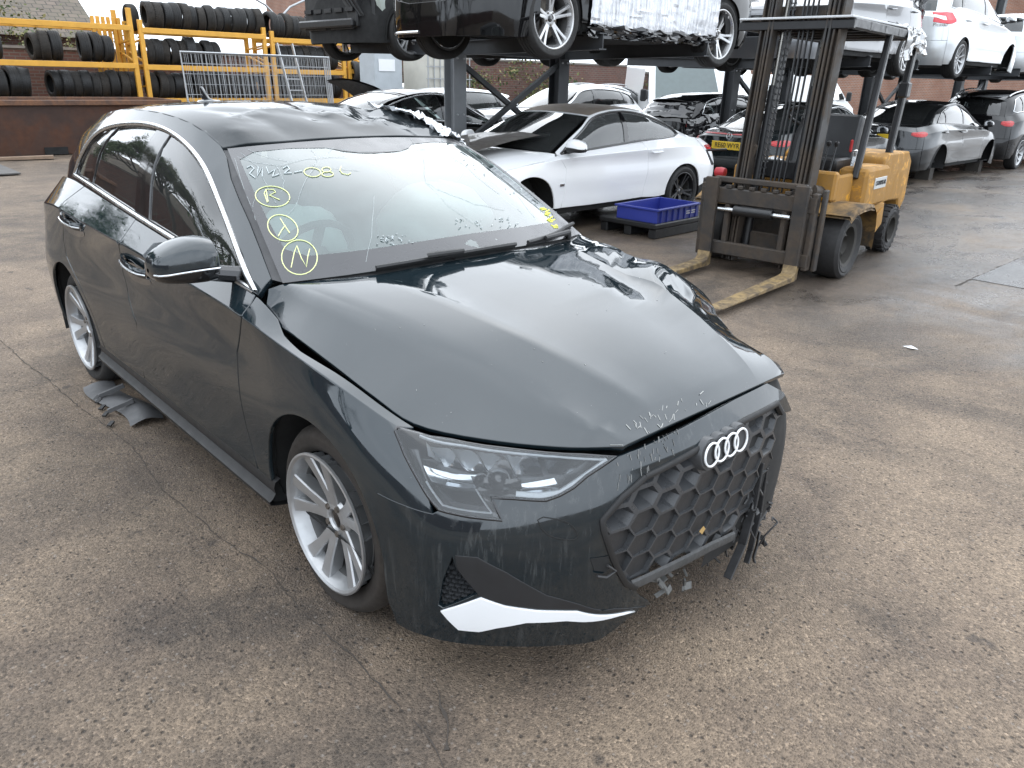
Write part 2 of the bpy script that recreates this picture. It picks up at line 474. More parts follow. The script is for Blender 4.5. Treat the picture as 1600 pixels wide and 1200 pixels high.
# ------------------------------------------------------------------ template car skins (right half; x forward from the front axle)
# each station: seven levels from the bottom edge up to the window line, (x, half width, z)
def st_side(x, low, crease, top):
    return [(x, w, z) for z, w in low]+[(x, crease[1], crease[0]), (x if len(top) < 3 else top[2], top[1], top[0])]
LOWS = [(.20, .845), (.30, .868), (.44, .872), (.60, .884), (.78, .872)]
BELT = [
    [(-3.38, 0, .20), (-3.44, 0, .30), (-3.47, 0, .44), (-3.465, 0, .60), (-3.44, 0, .78), (-3.43, 0, .965), (-3.40, 0, 1.03)],
    [(-3.36, .45, .20), (-3.42, .46, .30), (-3.45, .47, .44), (-3.445, .47, .60), (-3.42, .47, .78), (-3.41, .47, .965), (-3.37, .42, 1.03)],
    [(-3.27, .71, .20), (-3.33, .73, .30), (-3.36, .74, .44), (-3.355, .74, .60), (-3.33, .722, .78), (-3.305, .695, .905), (-3.25, .61, 1.025)],
    [(-3.12, .81, .20), (-3.17, .835, .30), (-3.19, .845, .44), (-3.20, .85, .60), (-3.17, .826, .78), (-3.14, .790, .905), (-3.10, .685, 1.045)],
    st_side(-2.95, [(.20, .84), (.30, .87), (.44, .886), (.60, .893), (.78, .878)], (.945, .862), (1.083, .738)),
    st_side(-2.636, [(.20, .845), (.30, .875), (.44, .893), (.60, .903), (.78, .892)], (.975, .887), (1.093, .762)),
    st_side(-2.30, [(.20, .845), (.30, .872), (.44, .884), (.60, .896), (.78, .884)], (.972, .897), (1.082, .780)),
    st_side(-1.90, LOWS, (.965, .900), (1.060, .797)),
    st_side(-1.50, LOWS, (.953, .899), (1.035, .808)),
    st_side(-1.00, LOWS, (.932, .896), (.999, .814)),
    st_side(-0.50, [(.20, .845), (.30, .866), (.44, .872), (.60, .884), (.78, .872)], (.905, .888), (.955, .812)),
    [(-.20, .85, .20), (-.20, .874, .30), (-.20, .886, .44), (-.20, .896, .60), (-.20, .884, .76), (-.20, .874, .862), (-.19, .818, .868)],
    [(.08, .85, .20), (.08, .877, .30), (.08, .890, .44), (.08, .899, .60), (.08, .886, .73), (.09, .856, .818), (.10, .806, .822)],
    [(.35, .87, .155), (.35, .883, .27), (.35, .886, .40), (.345, .882, .53), (.34, .858, .645), (.33, .80, .742), (.36, .757, .736)],
    [(.50, .835, .155), (.51, .845, .26), (.515, .846, .38), (.515, .838, .50), (.505, .806, .60), (.49, .755, .695), (.50, .695, .736)],
    [(.645, .735, .155), (.655, .752, .26), (.66, .758, .38), (.66, .752, .50), (.65, .722, .60), (.63, .672, .69), (.62, .620, .737)],
    [(.765, .60, .155), (.777, .615, .26), (.78, .622, .38), (.78, .615, .50), (.772, .59, .60), (.752, .555, .685), (.735, .525, .738)],
    [(.83, .475, .155), (.845, .482, .26), (.852, .485, .38), (.855, .475, .50), (.85, .455, .60), (.832, .43, .685), (.812, .415, .741)],
    [(.865, .25, .155), (.875, .255, .26), (.882, .255, .38), (.886, .25, .50), (.882, .25, .60), (.864, .25, .69), (.832, .25, .750)],
    [(.87, 0, .155), (.883, 0, .26), (.89, 0, .38), (.895, 0, .50), (.89, 0, .60), (.87, 0, .692), (.838, 0, .754)],
]
BELT = np.array([[(x, -w, z) for x, w, z in s] for s in BELT])
GREEN = [  # bottom (window line), middle, top (roof rail)
    [(-3.25, .62, 1.025), (-3.12, .565, 1.19), (-3.02, .50, 1.30)],
    [(-3.08, .690, 1.050), (-3.00, .640, 1.24), (-2.93, .525, 1.352)],
    [(-2.80, .748, 1.091), (-2.75, .688, 1.27), (-2.70, .558, 1.408)],
    [(-2.40, .775, 1.087), (-2.37, .717, 1.30), (-2.34, .583, 1.450)],
    [(-2.00, .794, 1.066), (-1.98, .733, 1.30), (-1.97, .596, 1.468)],
    [(-1.60, .806, 1.041), (-1.60, .740, 1.29), (-1.62, .598, 1.462)],
    [(-1.25, .812, 1.018), (-1.30, .742, 1.26), (-1.36, .588, 1.430)],
    [(-1.00, .814, .999), (-1.08, .742, 1.21), (-1.16, .578, 1.366)],
    [(-.78, .814, .980), (-.87, .755, 1.12), (-.96, .640, 1.248)],
    [(-.60, .813, .965), (-.67, .775, 1.050), (-.73, .688, 1.130)],
    [(-.46, .806, .950), (-.465, .785, .972), (-.47, .752, .995)],
]
GREEN = np.array([[(x, -w, z) for x, w, z in s] for s in GREEN])
def full(rows):
    """rows of right-half points edge->centre, mirrored to the whole width, right edge first"""
    out = []
    for r in rows:
        h = [(x, -w, z) for x, w, z in r]; out.append(h+[(x, -y, z) for x, y, z in reversed(h[:-1])])
    return np.array(out)
HOOD_E = [(-.435, .775, .968), (-.395, .806, .893), (-.20, .812, .873), (0, .806, .840), (.20, .786, .790), (.355, .752, .748), (.55, .655, .744), (.715, .535, .747), (.81, .42, .748)]
HOOD_A = [(-.415, .725, .985), (-.34, .705, .979), (-.21, .675, .966), (-.02, .63, .943), (.2, .575, .908), (.4, .525, .866), (.575, .485, .823), (.725, .45, .782), (.813, .40, .752)]
HOOD_B = [(-.29, .45, .996), (-.21, .44, .992), (-.07, .42, .985), (.10, .395, .969), (.30, .36, .940), (.47, .325, .903), (.63, .285, .857), (.76, .25, .804), (.826, .23, .762)]
HOOD_C = [(-.23, 0, 1.018), (-.14, 0, 1.011), (0, 0, .999), (.16, 0, .980), (.34, 0, .949), (.50, 0, .911), (.65, 0, .864), (.77, 0, .812), (.832, 0, .766)]
HOOD = full([[e, a, b, c] for e, a, b, c in zip(HOOD_E, HOOD_A, HOOD_B, HOOD_C)])
WSCREEN = full([
    [(-.415, .735, .985), (-.30, .45, 1.006), (-.235, 0, 1.026)],
    [(-.66, .685, 1.130), (-.565, .42, 1.155), (-.52, 0, 1.175)],
    [(-.90, .630, 1.260), (-.83, .39, 1.285), (-.80, 0, 1.298)],
    [(-1.12, .572, 1.356), (-1.07, .36, 1.372), (-1.04, 0, 1.384)]])
ROOF = full([
    [(-1.145, .578, 1.362), (-1.10, .42, 1.378), (-1.075, .22, 1.389), (-1.06, 0, 1.393)],
    [(-1.36, .588, 1.430), (-1.34, .44, 1.450), (-1.32, .22, 1.462), (-1.31, 0, 1.467)],
    [(-1.62, .598, 1.462), (-1.61, .45, 1.482), (-1.60, .22, 1.497), (-1.60, 0, 1.502)],
    [(-1.97, .596, 1.468), (-1.97, .45, 1.488), (-1.97, .22, 1.502), (-1.97, 0, 1.507)],
    [(-2.34, .583, 1.450), (-2.36, .44, 1.472), (-2.37, .22, 1.487), (-2.38, 0, 1.491)],
    [(-2.70, .558, 1.408), (-2.75, .42, 1.434), (-2.78, .21, 1.452), (-2.79, 0, 1.458)],
    [(-2.93, .525, 1.352), (-3.02, .40, 1.388), (-3.07, .20, 1.410), (-3.08, 0, 1.416)],
    [(-3.02, .50, 1.30), (-3.18, .39, 1.340), (-3.27, .20, 1.366), (-3.30, 0, 1.372)]])
TAIL = full([  # rear window and hatch from the roof spoiler down to the window line
    [(-3.02, .50, 1.30), (-3.16, .26, 1.345), (-3.20, 0, 1.355)],
    [(-3.12, .565, 1.19), (-3.26, .30, 1.21), (-3.30, 0, 1.215)],
    [(-3.25, .61, 1.025), (-3.36, .32, 1.030), (-3.40, 0, 1.03)]])
def circ(cx, cz, r, a0, a1, n): return [(cx+r*math.cos(a0+(a1-a0)*i/n), cz+r*math.sin(a0+(a1-a0)*i/n)) for i in range(n+1)]
# ------------------------------------------------------------------ shared materials
M_HERO = paint('dark_grey_paint', (0.0080, 0.0145, 0.0185), flake=0.2, dust=0.010, rough=0.28, metal=0.0, ior=1.72, dustcol=(0.34, 0.34, 0.33))
M_BLACKPL = simple('black_plastic', (0.012, 0.012, 0.0125), 0.5, var=0.4, nscale=7, bump=0.08)
M_DARK = simple('dark_underside', (0.012, 0.012, 0.012), 0.85, var=0.3)
M_GLOSSBLACK = simple('gloss_black_trim', (0.008, 0.008, 0.009), 0.12, coat=0.6, var=0.2)
M_CHROME = simple('satin_aluminium', (0.62, 0.63, 0.64), 0.24, metal=1.0, var=0.06)
M_ALLOY = simple('silver_alloy', (0.43, 0.435, 0.44), 0.36, metal=0.75, var=0.12, nscale=14)
M_RUBBER = simple('tyre_rubber', (0.016, 0.0155, 0.015), 0.72, var=0.3, nscale=18, bump=0.1)
M_DIRTRUBBER = simple('muddy_tyre_rubber', (0.026, 0.021, 0.017), 0.85, var=0.6, nscale=16, bump=0.3)
M_STEEL = simple('brake_steel', (0.16, 0.14, 0.12), 0.5, metal=0.7, var=0.4)
M_WHITE = simple('white_trim', (0.78, 0.79, 0.80), 0.4, var=0.05)
M_SEAT = simple('dark_seat_cloth', (0.03, 0.032, 0.034), 0.9, bump=0.2)
M_DASH = simple('dashboard_plastic', (0.035, 0.038, 0.04), 0.8)
G_SCREEN = glass_mat('windscreen_glass', (0.52, 0.64, 0.61), haze=0.17, hazecol=(0.34, 0.44, 0.43))
G_SIDE = glass_mat('side_glass', (0.42, 0.52, 0.49), haze=0.03)
G_LAMP = glass_mat('lamp_glass', (0.93, 0.95, 0.96), haze=0.02, ior=1.45)
M_CHALK = simple('yellow_marker', (0.72, 0.76, 0.36), 0.7, var=0.15)
M_CRACK = simple('glass_crack', (0.42, 0.46, 0.46), 0.5, var=0.2)

M_BUMP = paint('streaked_bumper_paint', (0.0072, 0.0125, 0.0160), flake=0.2, dust=0.010, rough=0.28, metal=0.0, ior=1.68, dustcol=(0.34, 0.34, 0.33), streaks=.16)
M_ROOFP = paint('dusty_roof_paint', (0.0110, 0.0150, 0.0180), flake=0.2, dust=0.10, rough=0.34, metal=0.0, dustcol=(0.34, 0.34, 0.33), coat=.62)
# ------------------------------------------------------------------ wheels
def tyre_prof(R, r, w):
    h = w/2
    return [(r, -h*0.80), (r+0.012, -h*0.92), (r+(R-r)*0.35, -h*1.0), (R-(R-r)*0.32, -h*1.0), (R-0.016, -h*0.90), (R-0.003, -h*0.72),
            (R, -h*.5), (R, -h*.42), (R-.007, -h*.41), (R-.007, -h*.36), (R, -h*.35), (R+.001, -h*.06), (R-.007, -h*.05), (R-.007, h*.05), (R+.001, h*.06), (R, h*.35), (R-.007, h*.36), (R-.007, h*.41), (R, h*.42), (R, h*.5),
            (R-0.003, h*0.72), (R-0.016, h*0.90), (R-(R-r)*0.32, h*1.0), (R-(R-r)*0.45, h*1.015), (R-(R-r)*0.5, h*1.0), (r+(R-r)*0.35, h*1.0), (r+0.012, h*0.92), (r, h*0.80)]
def tyre_mesh(R, r, w, n=48, flat=None, blocks=0):
    mb = MB(); mb.lathe(tyre_prof(R, r, w), axis=(0, 1, 0), n=n)
    if blocks:
        for k in range(blocks):
            a = 2*PI*k/blocks
            for sd in (-1, 1):
                c = (math.cos(a)*(R-.004), sd*w*0.405, math.sin(a)*(R-.004)); Rm = Matrix.Rotation(-a, 3, 'Y')
                mb.box(c, (.012, w*0.14, .5*2*PI*R/blocks), Rm)
    if flat is not None:
        nv = []
        for x, y, z in mb.v:
            if z < -flat:
                d = -flat-z; y += math.copysign(d*0.9*min(1, abs(y)/(w*0.3)), y); z = -flat-0.1*d*0
            elif z < -r*0.8: y *= 1+0.18*min(1, (-z-r*0.8)/max(1e-3, flat-r*0.8))
            nv.append((x, y, z))
        mb.v = nv
    return mb.mesh('tyre', 0, 40)
def rim_mesh(r, w, style='five_double', face=0.0):
    """alloy wheel, outer face towards +y"""
    mb = MB(); h = w/2; yo = h*0.86
    mb.lathe([(r*0.90, h*.45), (r*0.955, yo-.012), (r*1.0, yo-.006), (r*1.03, yo), (r*1.03, yo+.008), (r*1.0, yo+.01), (r*0.965, yo+.004), (r*0.93, yo-.02), (r*.90, h*.45)], n=56)
    yh = yo-r*0.17-face
    mb.lathe([(0, yh-.05), (r*.27, yh-.05), (r*.30, yh-.012), (r*.27, yh), (r*.16, yh+.004), (r*.14, yh-.006), (0, yh-.006)], n=30)
    def spoke(a0, a1, w0, w1, ri=.2, ro=.975):
        rows = []
        for q in (0, .2, .55, .85, 1.0):
            rr = r*(ri+(ro-ri)*q); a = a0+(a1-a0)*q; y = yh+(yo-.004-yh)*(q**1.3); ww = (w0+(w1-w0)*q)*(1-.25*math.sin(PI*q))
            e = V3((math.cos(a), 0, math.sin(a))); t = V3((-math.sin(a), 0, math.cos(a))); c = e*rr
            rows.append([c+t*ww*s_+V3((0, y+dy, 0)) for s_, dy in ((-.42, -.050), (-.5, -.006), (-.44, 0), (0, .001), (.44, 0), (.5, -.006), (.42, -.050))])
        mb.grid(rows)
    if style == 'five_double':
        for k in range(5):
            a = PI/2+2*PI*k/5
            for s_ in (-1, 1): spoke(a+s_*rad(8.5), a+s_*rad(13.5), r*.19, r*.23)
    elif style == 'five_star':
        for k in range(5):
            a = PI/2+2*PI*k/5
            for s_ in (-1, 1): spoke(a+s_*rad(7), a+s_*rad(9), r*.15, r*.13)
    elif style == 'five_y':
        for k in range(5):
            a = PI/2+2*PI*k/5
            for s_ in (-1, 1): spoke(a+s_*rad(4), a+s_*rad(22), r*.13, r*.10)
    elif style == 'ten':
        for k in range(10):
            a = 2*PI*k/10; spoke(a, a+rad(4), r*.13, r*.12)
    return mb.mesh('rim', 0, 24)
def barrel_mesh(r, w):
    h = w/2
    return MB().lathe([(r*0.93, -h*.9), (r*1.0, -h*.92), (r*1.02, -h*.8), (r*0.93, -h*.6), (r*0.88, 0), (r*0.91, h*.44), (r*.895, h*.44), (r*.85, 0), (r*.90, -h*.62), (r*.93, -h*.9)], n=40).mesh('barrel', 0, 30)
WHEELC = {}
def add_wheel(parent, c, side, R, r, w, style, m_alloy, flat=None, spin=0.0, toe=0.0, camber=0.0, tyremat=None, detail=True, blocks=0, tyre_in=0.0, tw=None):
    """wheel part (alloy) with tyre, disc, cap and bolts below it; side -1 = right"""
    key = (round(R, 3), round(r, 3), round(w, 3), style, flat, blocks)
    if key not in WHEELC: WHEELC[key] = (rim_mesh(r, w, style), tyre_mesh(R, r, tw or w, flat=flat, blocks=blocks))
    rm, ty = WHEELC[key]
    rm2 = rm
    if m_alloy is not M_ALLOY:
        k2 = key+(m_alloy.name,)
        if k2 not in WHEELC: q = rm.copy(); q.materials.clear(); q.materials.append(m_alloy); WHEELC[k2] = q
        rm2 = WHEELC[k2]
    elif not rm.materials: rm.materials.append(M_ALLOY)
    wh = link('wheel', rm2, None, parent)
    Mx = Matrix.Translation(Vector(c)) @ Matrix.Rotation(PI if side < 0 else 0, 4, 'Z') @ Matrix.Rotation(toe, 4, 'Z') @ Matrix.Rotation(camber, 4, 'X')
    wh.matrix_local = Mx
    if spin: wh.matrix_local = Mx @ Matrix.Rotation(spin, 4, 'Y')
    tm = ty
    if tyremat is not None and tyremat is not M_RUBBER:
        k3 = key+('t', tyremat.name)
        if k3 not in WHEELC: q = ty.copy(); q.materials.clear(); q.materials.append(tyremat); WHEELC[k3] = q
        tm = WHEELC[k3]
    elif not ty.materials: ty.materials.append(M_RUBBER)
    t = link('tyre', tm, None, wh)
    t.matrix_local = Matrix.Translation((0, -tyre_in, 0)) @ Matrix.Rotation(-spin, 4, 'Y')
    kb = ('barrel', round(r, 3), round(w, 3))
    if kb not in WHEELC: WHEELC[kb] = barrel_mesh(r, w); WHEELC[kb].materials.append(simple('shaded_barrel_alloy', (.15, .15, .15), .45, metal=.6, var=.3))  # alloy darkened, so the shade behind the spokes sits in its colour
    link('wheel_barrel', WHEELC[kb], None, wh)
    if detail:
        if 'disc' not in WHEELC:
            WHEELC['disc'] = MB().lathe([(.06, 0), (.165, 0), (.165, .022), (.06, .022)], n=32, closed=True).cyl((0, -.02, 0), (0, .03, 0), .07, n=20).mesh('disc', 0, 35); WHEELC['disc'].materials.append(M_STEEL)
        yh = w/2*0.86-r*0.17
        d = link('brake_disc', WHEELC['disc'], None, wh); d.location = (0, yh-.12, 0); d.scale = (r/.24, 1, r/.24)
        if 'cap' not in WHEELC:
            WHEELC['cap'] = MB().lathe([(0, .004), (.026, .003), (.031, 0), (.031, -.01)], n=24).mesh('cap', 0, 35); WHEELC['cap'].materials.append(M_GLOSSBLACK)
            WHEELC['bolt'] = MB().cyl((0, -.004, 0), (0, .009, 0), .0115, .010, 6).mesh('bolt', 0, 30); WHEELC['bolt'].materials.append(M_STEEL)
            WHEELC['back'] = MB().lathe([(0, 0), (.19, 0), (.19, -.015), (0, -.015)], n=24).mesh('back', 0, 30); WHEELC['back'].materials.append(M_DARK)
        cp = link('centre_cap', WHEELC['cap'], None, wh); cp.location = (0, yh-.003, 0)
        bk = link('brake_backplate', WHEELC['back'], None, wh); bk.location = (0, yh-.15, 0); bk.scale = (r/.21, 1, r/.21)
        for k in range(5):
            a = PI/2+2*PI*(k+.5)/5; b = link('wheel_bolt', WHEELC['bolt'], None, wh); b.location = (math.cos(a)*r*.215, yh, math.sin(a)*r*.215)
    return wh

# ------------------------------------------------------------------ the wrecked grey hatchback in front
hero = thing('hatchback_car', 'dark grey damaged hatchback in the foreground with four rings on its grille', 'car')
BR = Surf(BELT, ct=(5,)); BL = BR.mirror()
FR = Surf(np.concatenate([BELT[12:], (BELT[12:-1]*np.array([1, -1, 1]))[::-1]]), ct=(5,))   # right corner - nose - left corner
GR = Surf(GREEN); GL = GR.mirror()
def smoothstep(x): x = np.clip(x, 0, 1); return x*x*(3-2*x)
def tent(d, w): return np.maximum(0, 1-np.abs(d)/w)
def hood_dent(p):
    p = p.copy(); x, y, z = p[:, 0], p[:, 1], p[:, 2]
    k = smoothstep((y-.28)/.42)
    p[:, 2] += k*(.066*np.exp(-((x-.20)/.15)**2)-.030*tent(x-.47-(y-.6)*.3, .13)+.022*np.exp(-((x+.12)/.10)**2))
    p[:, 1] -= k*(.09*np.exp(-((x-.60)/.13)**2)+.03*tent(x-.36, .07))
    k2 = smoothstep((y-.10)/.25)
    p[:, 2] += k2*(.016*tent(x*.8+y-.62, .16)-.014*tent(x*.5+y-.42, .10)-.018*tent(x-.05+(y-.5)*.9, .12))
    ay = np.abs(y)
    for L_, o_, h_ in ((HOOD_B, .020, .0030), (HOOD_A, .016, .0022)):
        xs_ = [q[0] for q in L_]; d_ = ay-np.interp(x, xs_, [q[1] for q in L_]); p[:, 2] -= h_*tent(d_+o_, o_*1.1)*smoothstep((x-L_[0][0])/.15)*smoothstep((L_[-1][0]-x)/.12); p[:, 2] += (h_*1.5)*tent(d_, .014)*smoothstep((x-L_[0][0])/.15)*smoothstep((L_[-1][0]-x)/.12)
    p[:, 2] -= .010*tent(x*.35-y*1.0-.06, .07)*smoothstep((x+.02)/.1)*smoothstep((.42-x)/.2)
    return p
HD = Surf(HOOD, ct=(1, 2, 4, 5), dent=hood_dent)
def roof_dent(p):
    p = p.copy(); x, y = p[:, 0], p[:, 1]
    hz = tent(x+1.20, .13)
    p[:, 2] += hz*(.016*tent((y*3.1) % 1-.5, .5)-.008+.010*tent((y*1.7+.3) % 1-.5, .3))*smoothstep((.60-abs(y))/.1)
    d = (y-.05)-(-(x+1.10))*0.62                   # a fold running back towards the far side
    p[:, 2] -= .038*tent(d, .10)*smoothstep((-1.16-x)/.12)*smoothstep((x+2.05)/.3)
    p[:, 2] -= .040*tent(np.hypot((x+1.42)/.24, (y-.42)/.22), 1.0)
    d2 = (y+.12)-(-(x+1.15))*0.30
    p[:, 2] -= .016*tent(d2, .07)*smoothstep((-1.2-x)/.1)*smoothstep((x+1.9)/.3)
    d3 = (y+.30)+(-(x+1.2))*0.25
    p[:, 2] -= .009*tent(d3, .09)*smoothstep((-1.2-x)/.1)*smoothstep((x+1.7)/.2)
    p[:, 2] += .010*tent(x+1.34-.10*np.sin(y*7), .06)*smoothstep((.55-abs(y))/.15)
    return p
RF = Surf(ROOF, dent=roof_dent, flip=True); WS = Surf(WSCREEN, flip=True); TL = Surf(TAIL, flip=True)
ARCH_F = circ(-.005, .305, .365, 0, PI, 26); ARCH_R = circ(-2.641, .305, .365, 0, PI, 26)
SILL_Z = .285
def px(*a): return BR.at_px(a, lo=(2, 0))
# door and wing outlines, traced on the skin
ST = {}
P_top_f = px((398, 461), (392, 474), (377, 497)); P_fgap = px((370, 550), (373, 600), (385, 667), (405, 737))
P_bgap = px((208, 347), (188, 377), (192, 425), (201, 465), (213, 505), (217, 545))
xz = lambda pts, **k: BR.at_xz(pts, lo=(3, 0), hi=(14, 6), **k)
fb = BR.ev([P_fgap[-1]])[0]; bb = BR.ev([P_bgap[-1]])[0]
ST['front_door'] = dense_st([(P_bgap[0][0], 6), (P_top_f[0][0], 6)], 12)[:-1]+[(P_top_f[0][0], 6)]+P_top_f[1:]+P_fgap[:-1]+xz([(fb[0]-.005, .30)])+xz([(-.9, SILL_Z+.01), (-1.3, SILL_Z+.01), (bb[0], SILL_Z+.015)])+P_bgap[::-1][:-1]
r_gap = px((100, 315), (98, 345), (99, 375), (104, 400))
arch_door = [p for p in circ(-2.641, .305, .415, rad(48), rad(12), 6)]
ST['rear_door'] = [(r_gap[0][0]+.28, 6)]+[(r_gap[0][0]+.28+(P_bgap[0][0]-r_gap[0][0]-.28)*i/8, 6) for i in range(1, 9)]+P_bgap[1:-1]+xz([(bb[0]-.008, SILL_Z+.015), (-2.0, SILL_Z+.01), (-2.20, SILL_Z+.01)])+xz(arch_door[::-1])+r_gap[::-1]
h_gap = px((429, 455), (437, 497), (444, 524), (470, 549), (523, 581), (588, 628), (648, 668))
HL = px((617, 673), (625, 668), (654, 676), (690, 684), (727, 692), (790, 701), (853, 708), (910, 711), (962, 713), (917, 744), (896, 762), (875, 774), (853, 782), (828, 781), (803, 779), (768, 777), (774, 792), (784, 813), (736, 808), (710, 803), (686, 797), (668, 775), (654, 751), (632, 710))
gapline = px((676, 804), (630, 790), (590, 772))
arc = xz(ARCH_F[3:-1])
ST['front_wing'] = P_fgap[::-1]+P_top_f[::-1][:-1]+[(P_top_f[0][0]+.02, 6)]+h_gap+[HL[0]]+HL[-1:-4:-1]+gapline+arc+xz([(-.365, .30)])
ST['rear_wing'] = xz([(-3.06, .30)])+[(4.1, 0.9)] if False else None
arcr = xz(ARCH_R[1:-1])
rq = r_gap[::-1]
ST['rear_wing'] = [r_gap[0]]+r_gap[1:]+xz(arch_door)+xz([(-2.21, .30), (-2.28, .30)])+arcr+xz([(-3.005, .22)])+[(2.62, .15), (2.6, 2.1), (2.6, 3.0), (2.6, 5.0), (2.6, 6), (3.4, 6), (r_gap[0][0]+.26, 6)]
def build_sides(parent, S, m, step, names=('front_door', 'rear_door', 'front_wing', 'rear_wing'), gap=.004):
    return {n: panel(S, ST[n], n, m, parent, step=step, gap=gap, thick=.014) for n in names}
R_side = build_sides(hero, BR, M_HERO, .028)
L_side = build_sides(hero, BL, M_HERO, .06)
M_LAMPST = simple('lamp_pale_strip', (.55, .03, .03), .25)
def rear_end(parent, m, m_glass, m_lamp, S_right=BR, step=.06, tails=True):
    full_rear = np.concatenate([S_right.P[:4], ])
    RS = Surf(np.concatenate([(S_right.P[1:4]*np.array([1, -1, 1]))[::-1], S_right.P[:4]]), ct=(5,))
    # full width: left 3.0 ... 0 ... right 3
    n = RS.N-1
    panel(RS, [(.35, 0), (n-.35, 0), (n-.35, 2.9), (.35, 2.9)], 'rear_bumper', m, parent, step=step)
    panel(RS, [(1.0, 2.95), (n-1.0, 2.95), (n-1.0, 6), (1.0, 6)], 'tailgate', m, parent, step=step)
    for a, b in ((.38, .97), (n-.97, n-.38)):
        panel(RS, [(a, 2.95), (b, 2.95), (b, 6), (a, 6)], 'rear_corner', m, parent, step=step)
    for a, b, c_ in ((.06, 1.45, 1), (n-.06, n-1.45, -1)) if tails else ():
        panel(RS, smooth_loop([(a, 4.75), (a+c_*.3, 4.35), (b, 4.45), (b, 5.1), (a+c_*.5, 5.35), (a, 5.2)], 1), 'tail_light', m_lamp, parent, step=step*.7, off=.006, thick=.012)
        panel(RS, [(a+c_*.25, 4.72), (b-c_*.1, 4.70), (b-c_*.1, 4.84), (a+c_*.25, 4.88)], 'lamp_strip', M_LAMPST, parent, step=step, off=.009, thick=.004)
    return RS
M_TAIL = simple('red_lamp_plastic', (0.34, 0.006, 0.008), 0.22, coat=0.08, var=0.3, nscale=9)
rear_end(hero, M_HERO, None, M_TAIL)
panel(TL, [(.03, .15), (1.97, .15), (1.97, 3.85), (.03, 3.85)], 'rear_window', simple('dark_glass', (.012, .016, .016), .06), hero, step=.08, thick=.006)
# dark shell behind the gaps
def shell(S, parent, hole_step=.06, off=-.03, smax=None):
    hs = [S.at_xz(circ(cx, .305, .375, -.2, PI+.2, 18), lo=(3, 0), hi=(14, 6)) for cx in (-.005, -2.641)]
    return panel(S, [(0, .25), (smax or S.N-1.0, .25), (smax or S.N-1.0, 5.9), (0, 5.9)], 'inner_shell', M_DARK, parent, step=hole_step, off=off, thick=0, holes=hs)
shell(BR, hero, smax=12.55); shell(BL, hero)
mb = MB(); mb.box((-1.35, 0, .22), (3.9, 1.36, .10)); mb.box((.45, 0, .45), (.45, 1.0, .42)); mb.box((-.40, 0, .55), (.12, 1.3, .5)); mb.box((-3.1, 0, .5), (.4, 1.2, .5)); mb.build('underbody', M_DARK, hero)
for cx in (-.005, -2.641):
    for sd in (-1, 1):
        mb = MB(); rows = []
        for q in range(17):
            a = rad(-15)+rad(210)*q/16; rows.append([(cx+.385*math.cos(a), sd*y, .305+.385*math.sin(a)) for y in (.865, .80, .60, .52)])
        mb.grid(rows); poly = [(cx+.385*math.cos(rad(-15)+rad(210)*q/16), .305+.385*math.sin(rad(-15)+rad(210)*q/16)) for q in range(17)]
        mb.add([(x, sd*.52, z) for x, z in poly], [tuple(range(17))]); mb.build('wheel_arch_liner', M_DARK, hero)
# bonnet, roof, screens
panel(HD, [(0.0, 0.0), (8, 0), (8, 6), (0, 6)], 'bonnet', M_HERO, hero, step=.014, thick=.016, label='dented bonnet buckled along its far edge')
panel(RF, [(0.0, .0), (7, 0), (7, 6), (0, 6)], 'roof', M_ROOFP, hero, step=.018, thick=.02, label='creased roof panel dented at its front')
panel(WS, [(0, .0), (3, 0), (3, 4), (0, 4)], 'windscreen_band', simple('printed_glass_border', (.050, .050, .053), .25, var=.2), hero, step=.05, thick=0, off=.0025, holes=[smooth_loop([(.40, .20), (.36, 1), (.34, 2), (.36, 3), (.40, 3.80), (1, 3.85), (2, 3.87), (2.80, 3.87), (2.80, 2.62), (2.45, 2.35), (2.38, 2.0), (2.45, 1.65), (2.80, 1.38), (2.80, .13), (2, .12), (1, .14)], 1)])
panel(WS, [(0.02, .04), (2.97, .04), (2.97, 3.96), (0.02, 3.96)], 'windscreen', G_SCREEN, hero, step=.06, thick=.0, off=0.001, label='cracked windscreen with yellow marker writing')
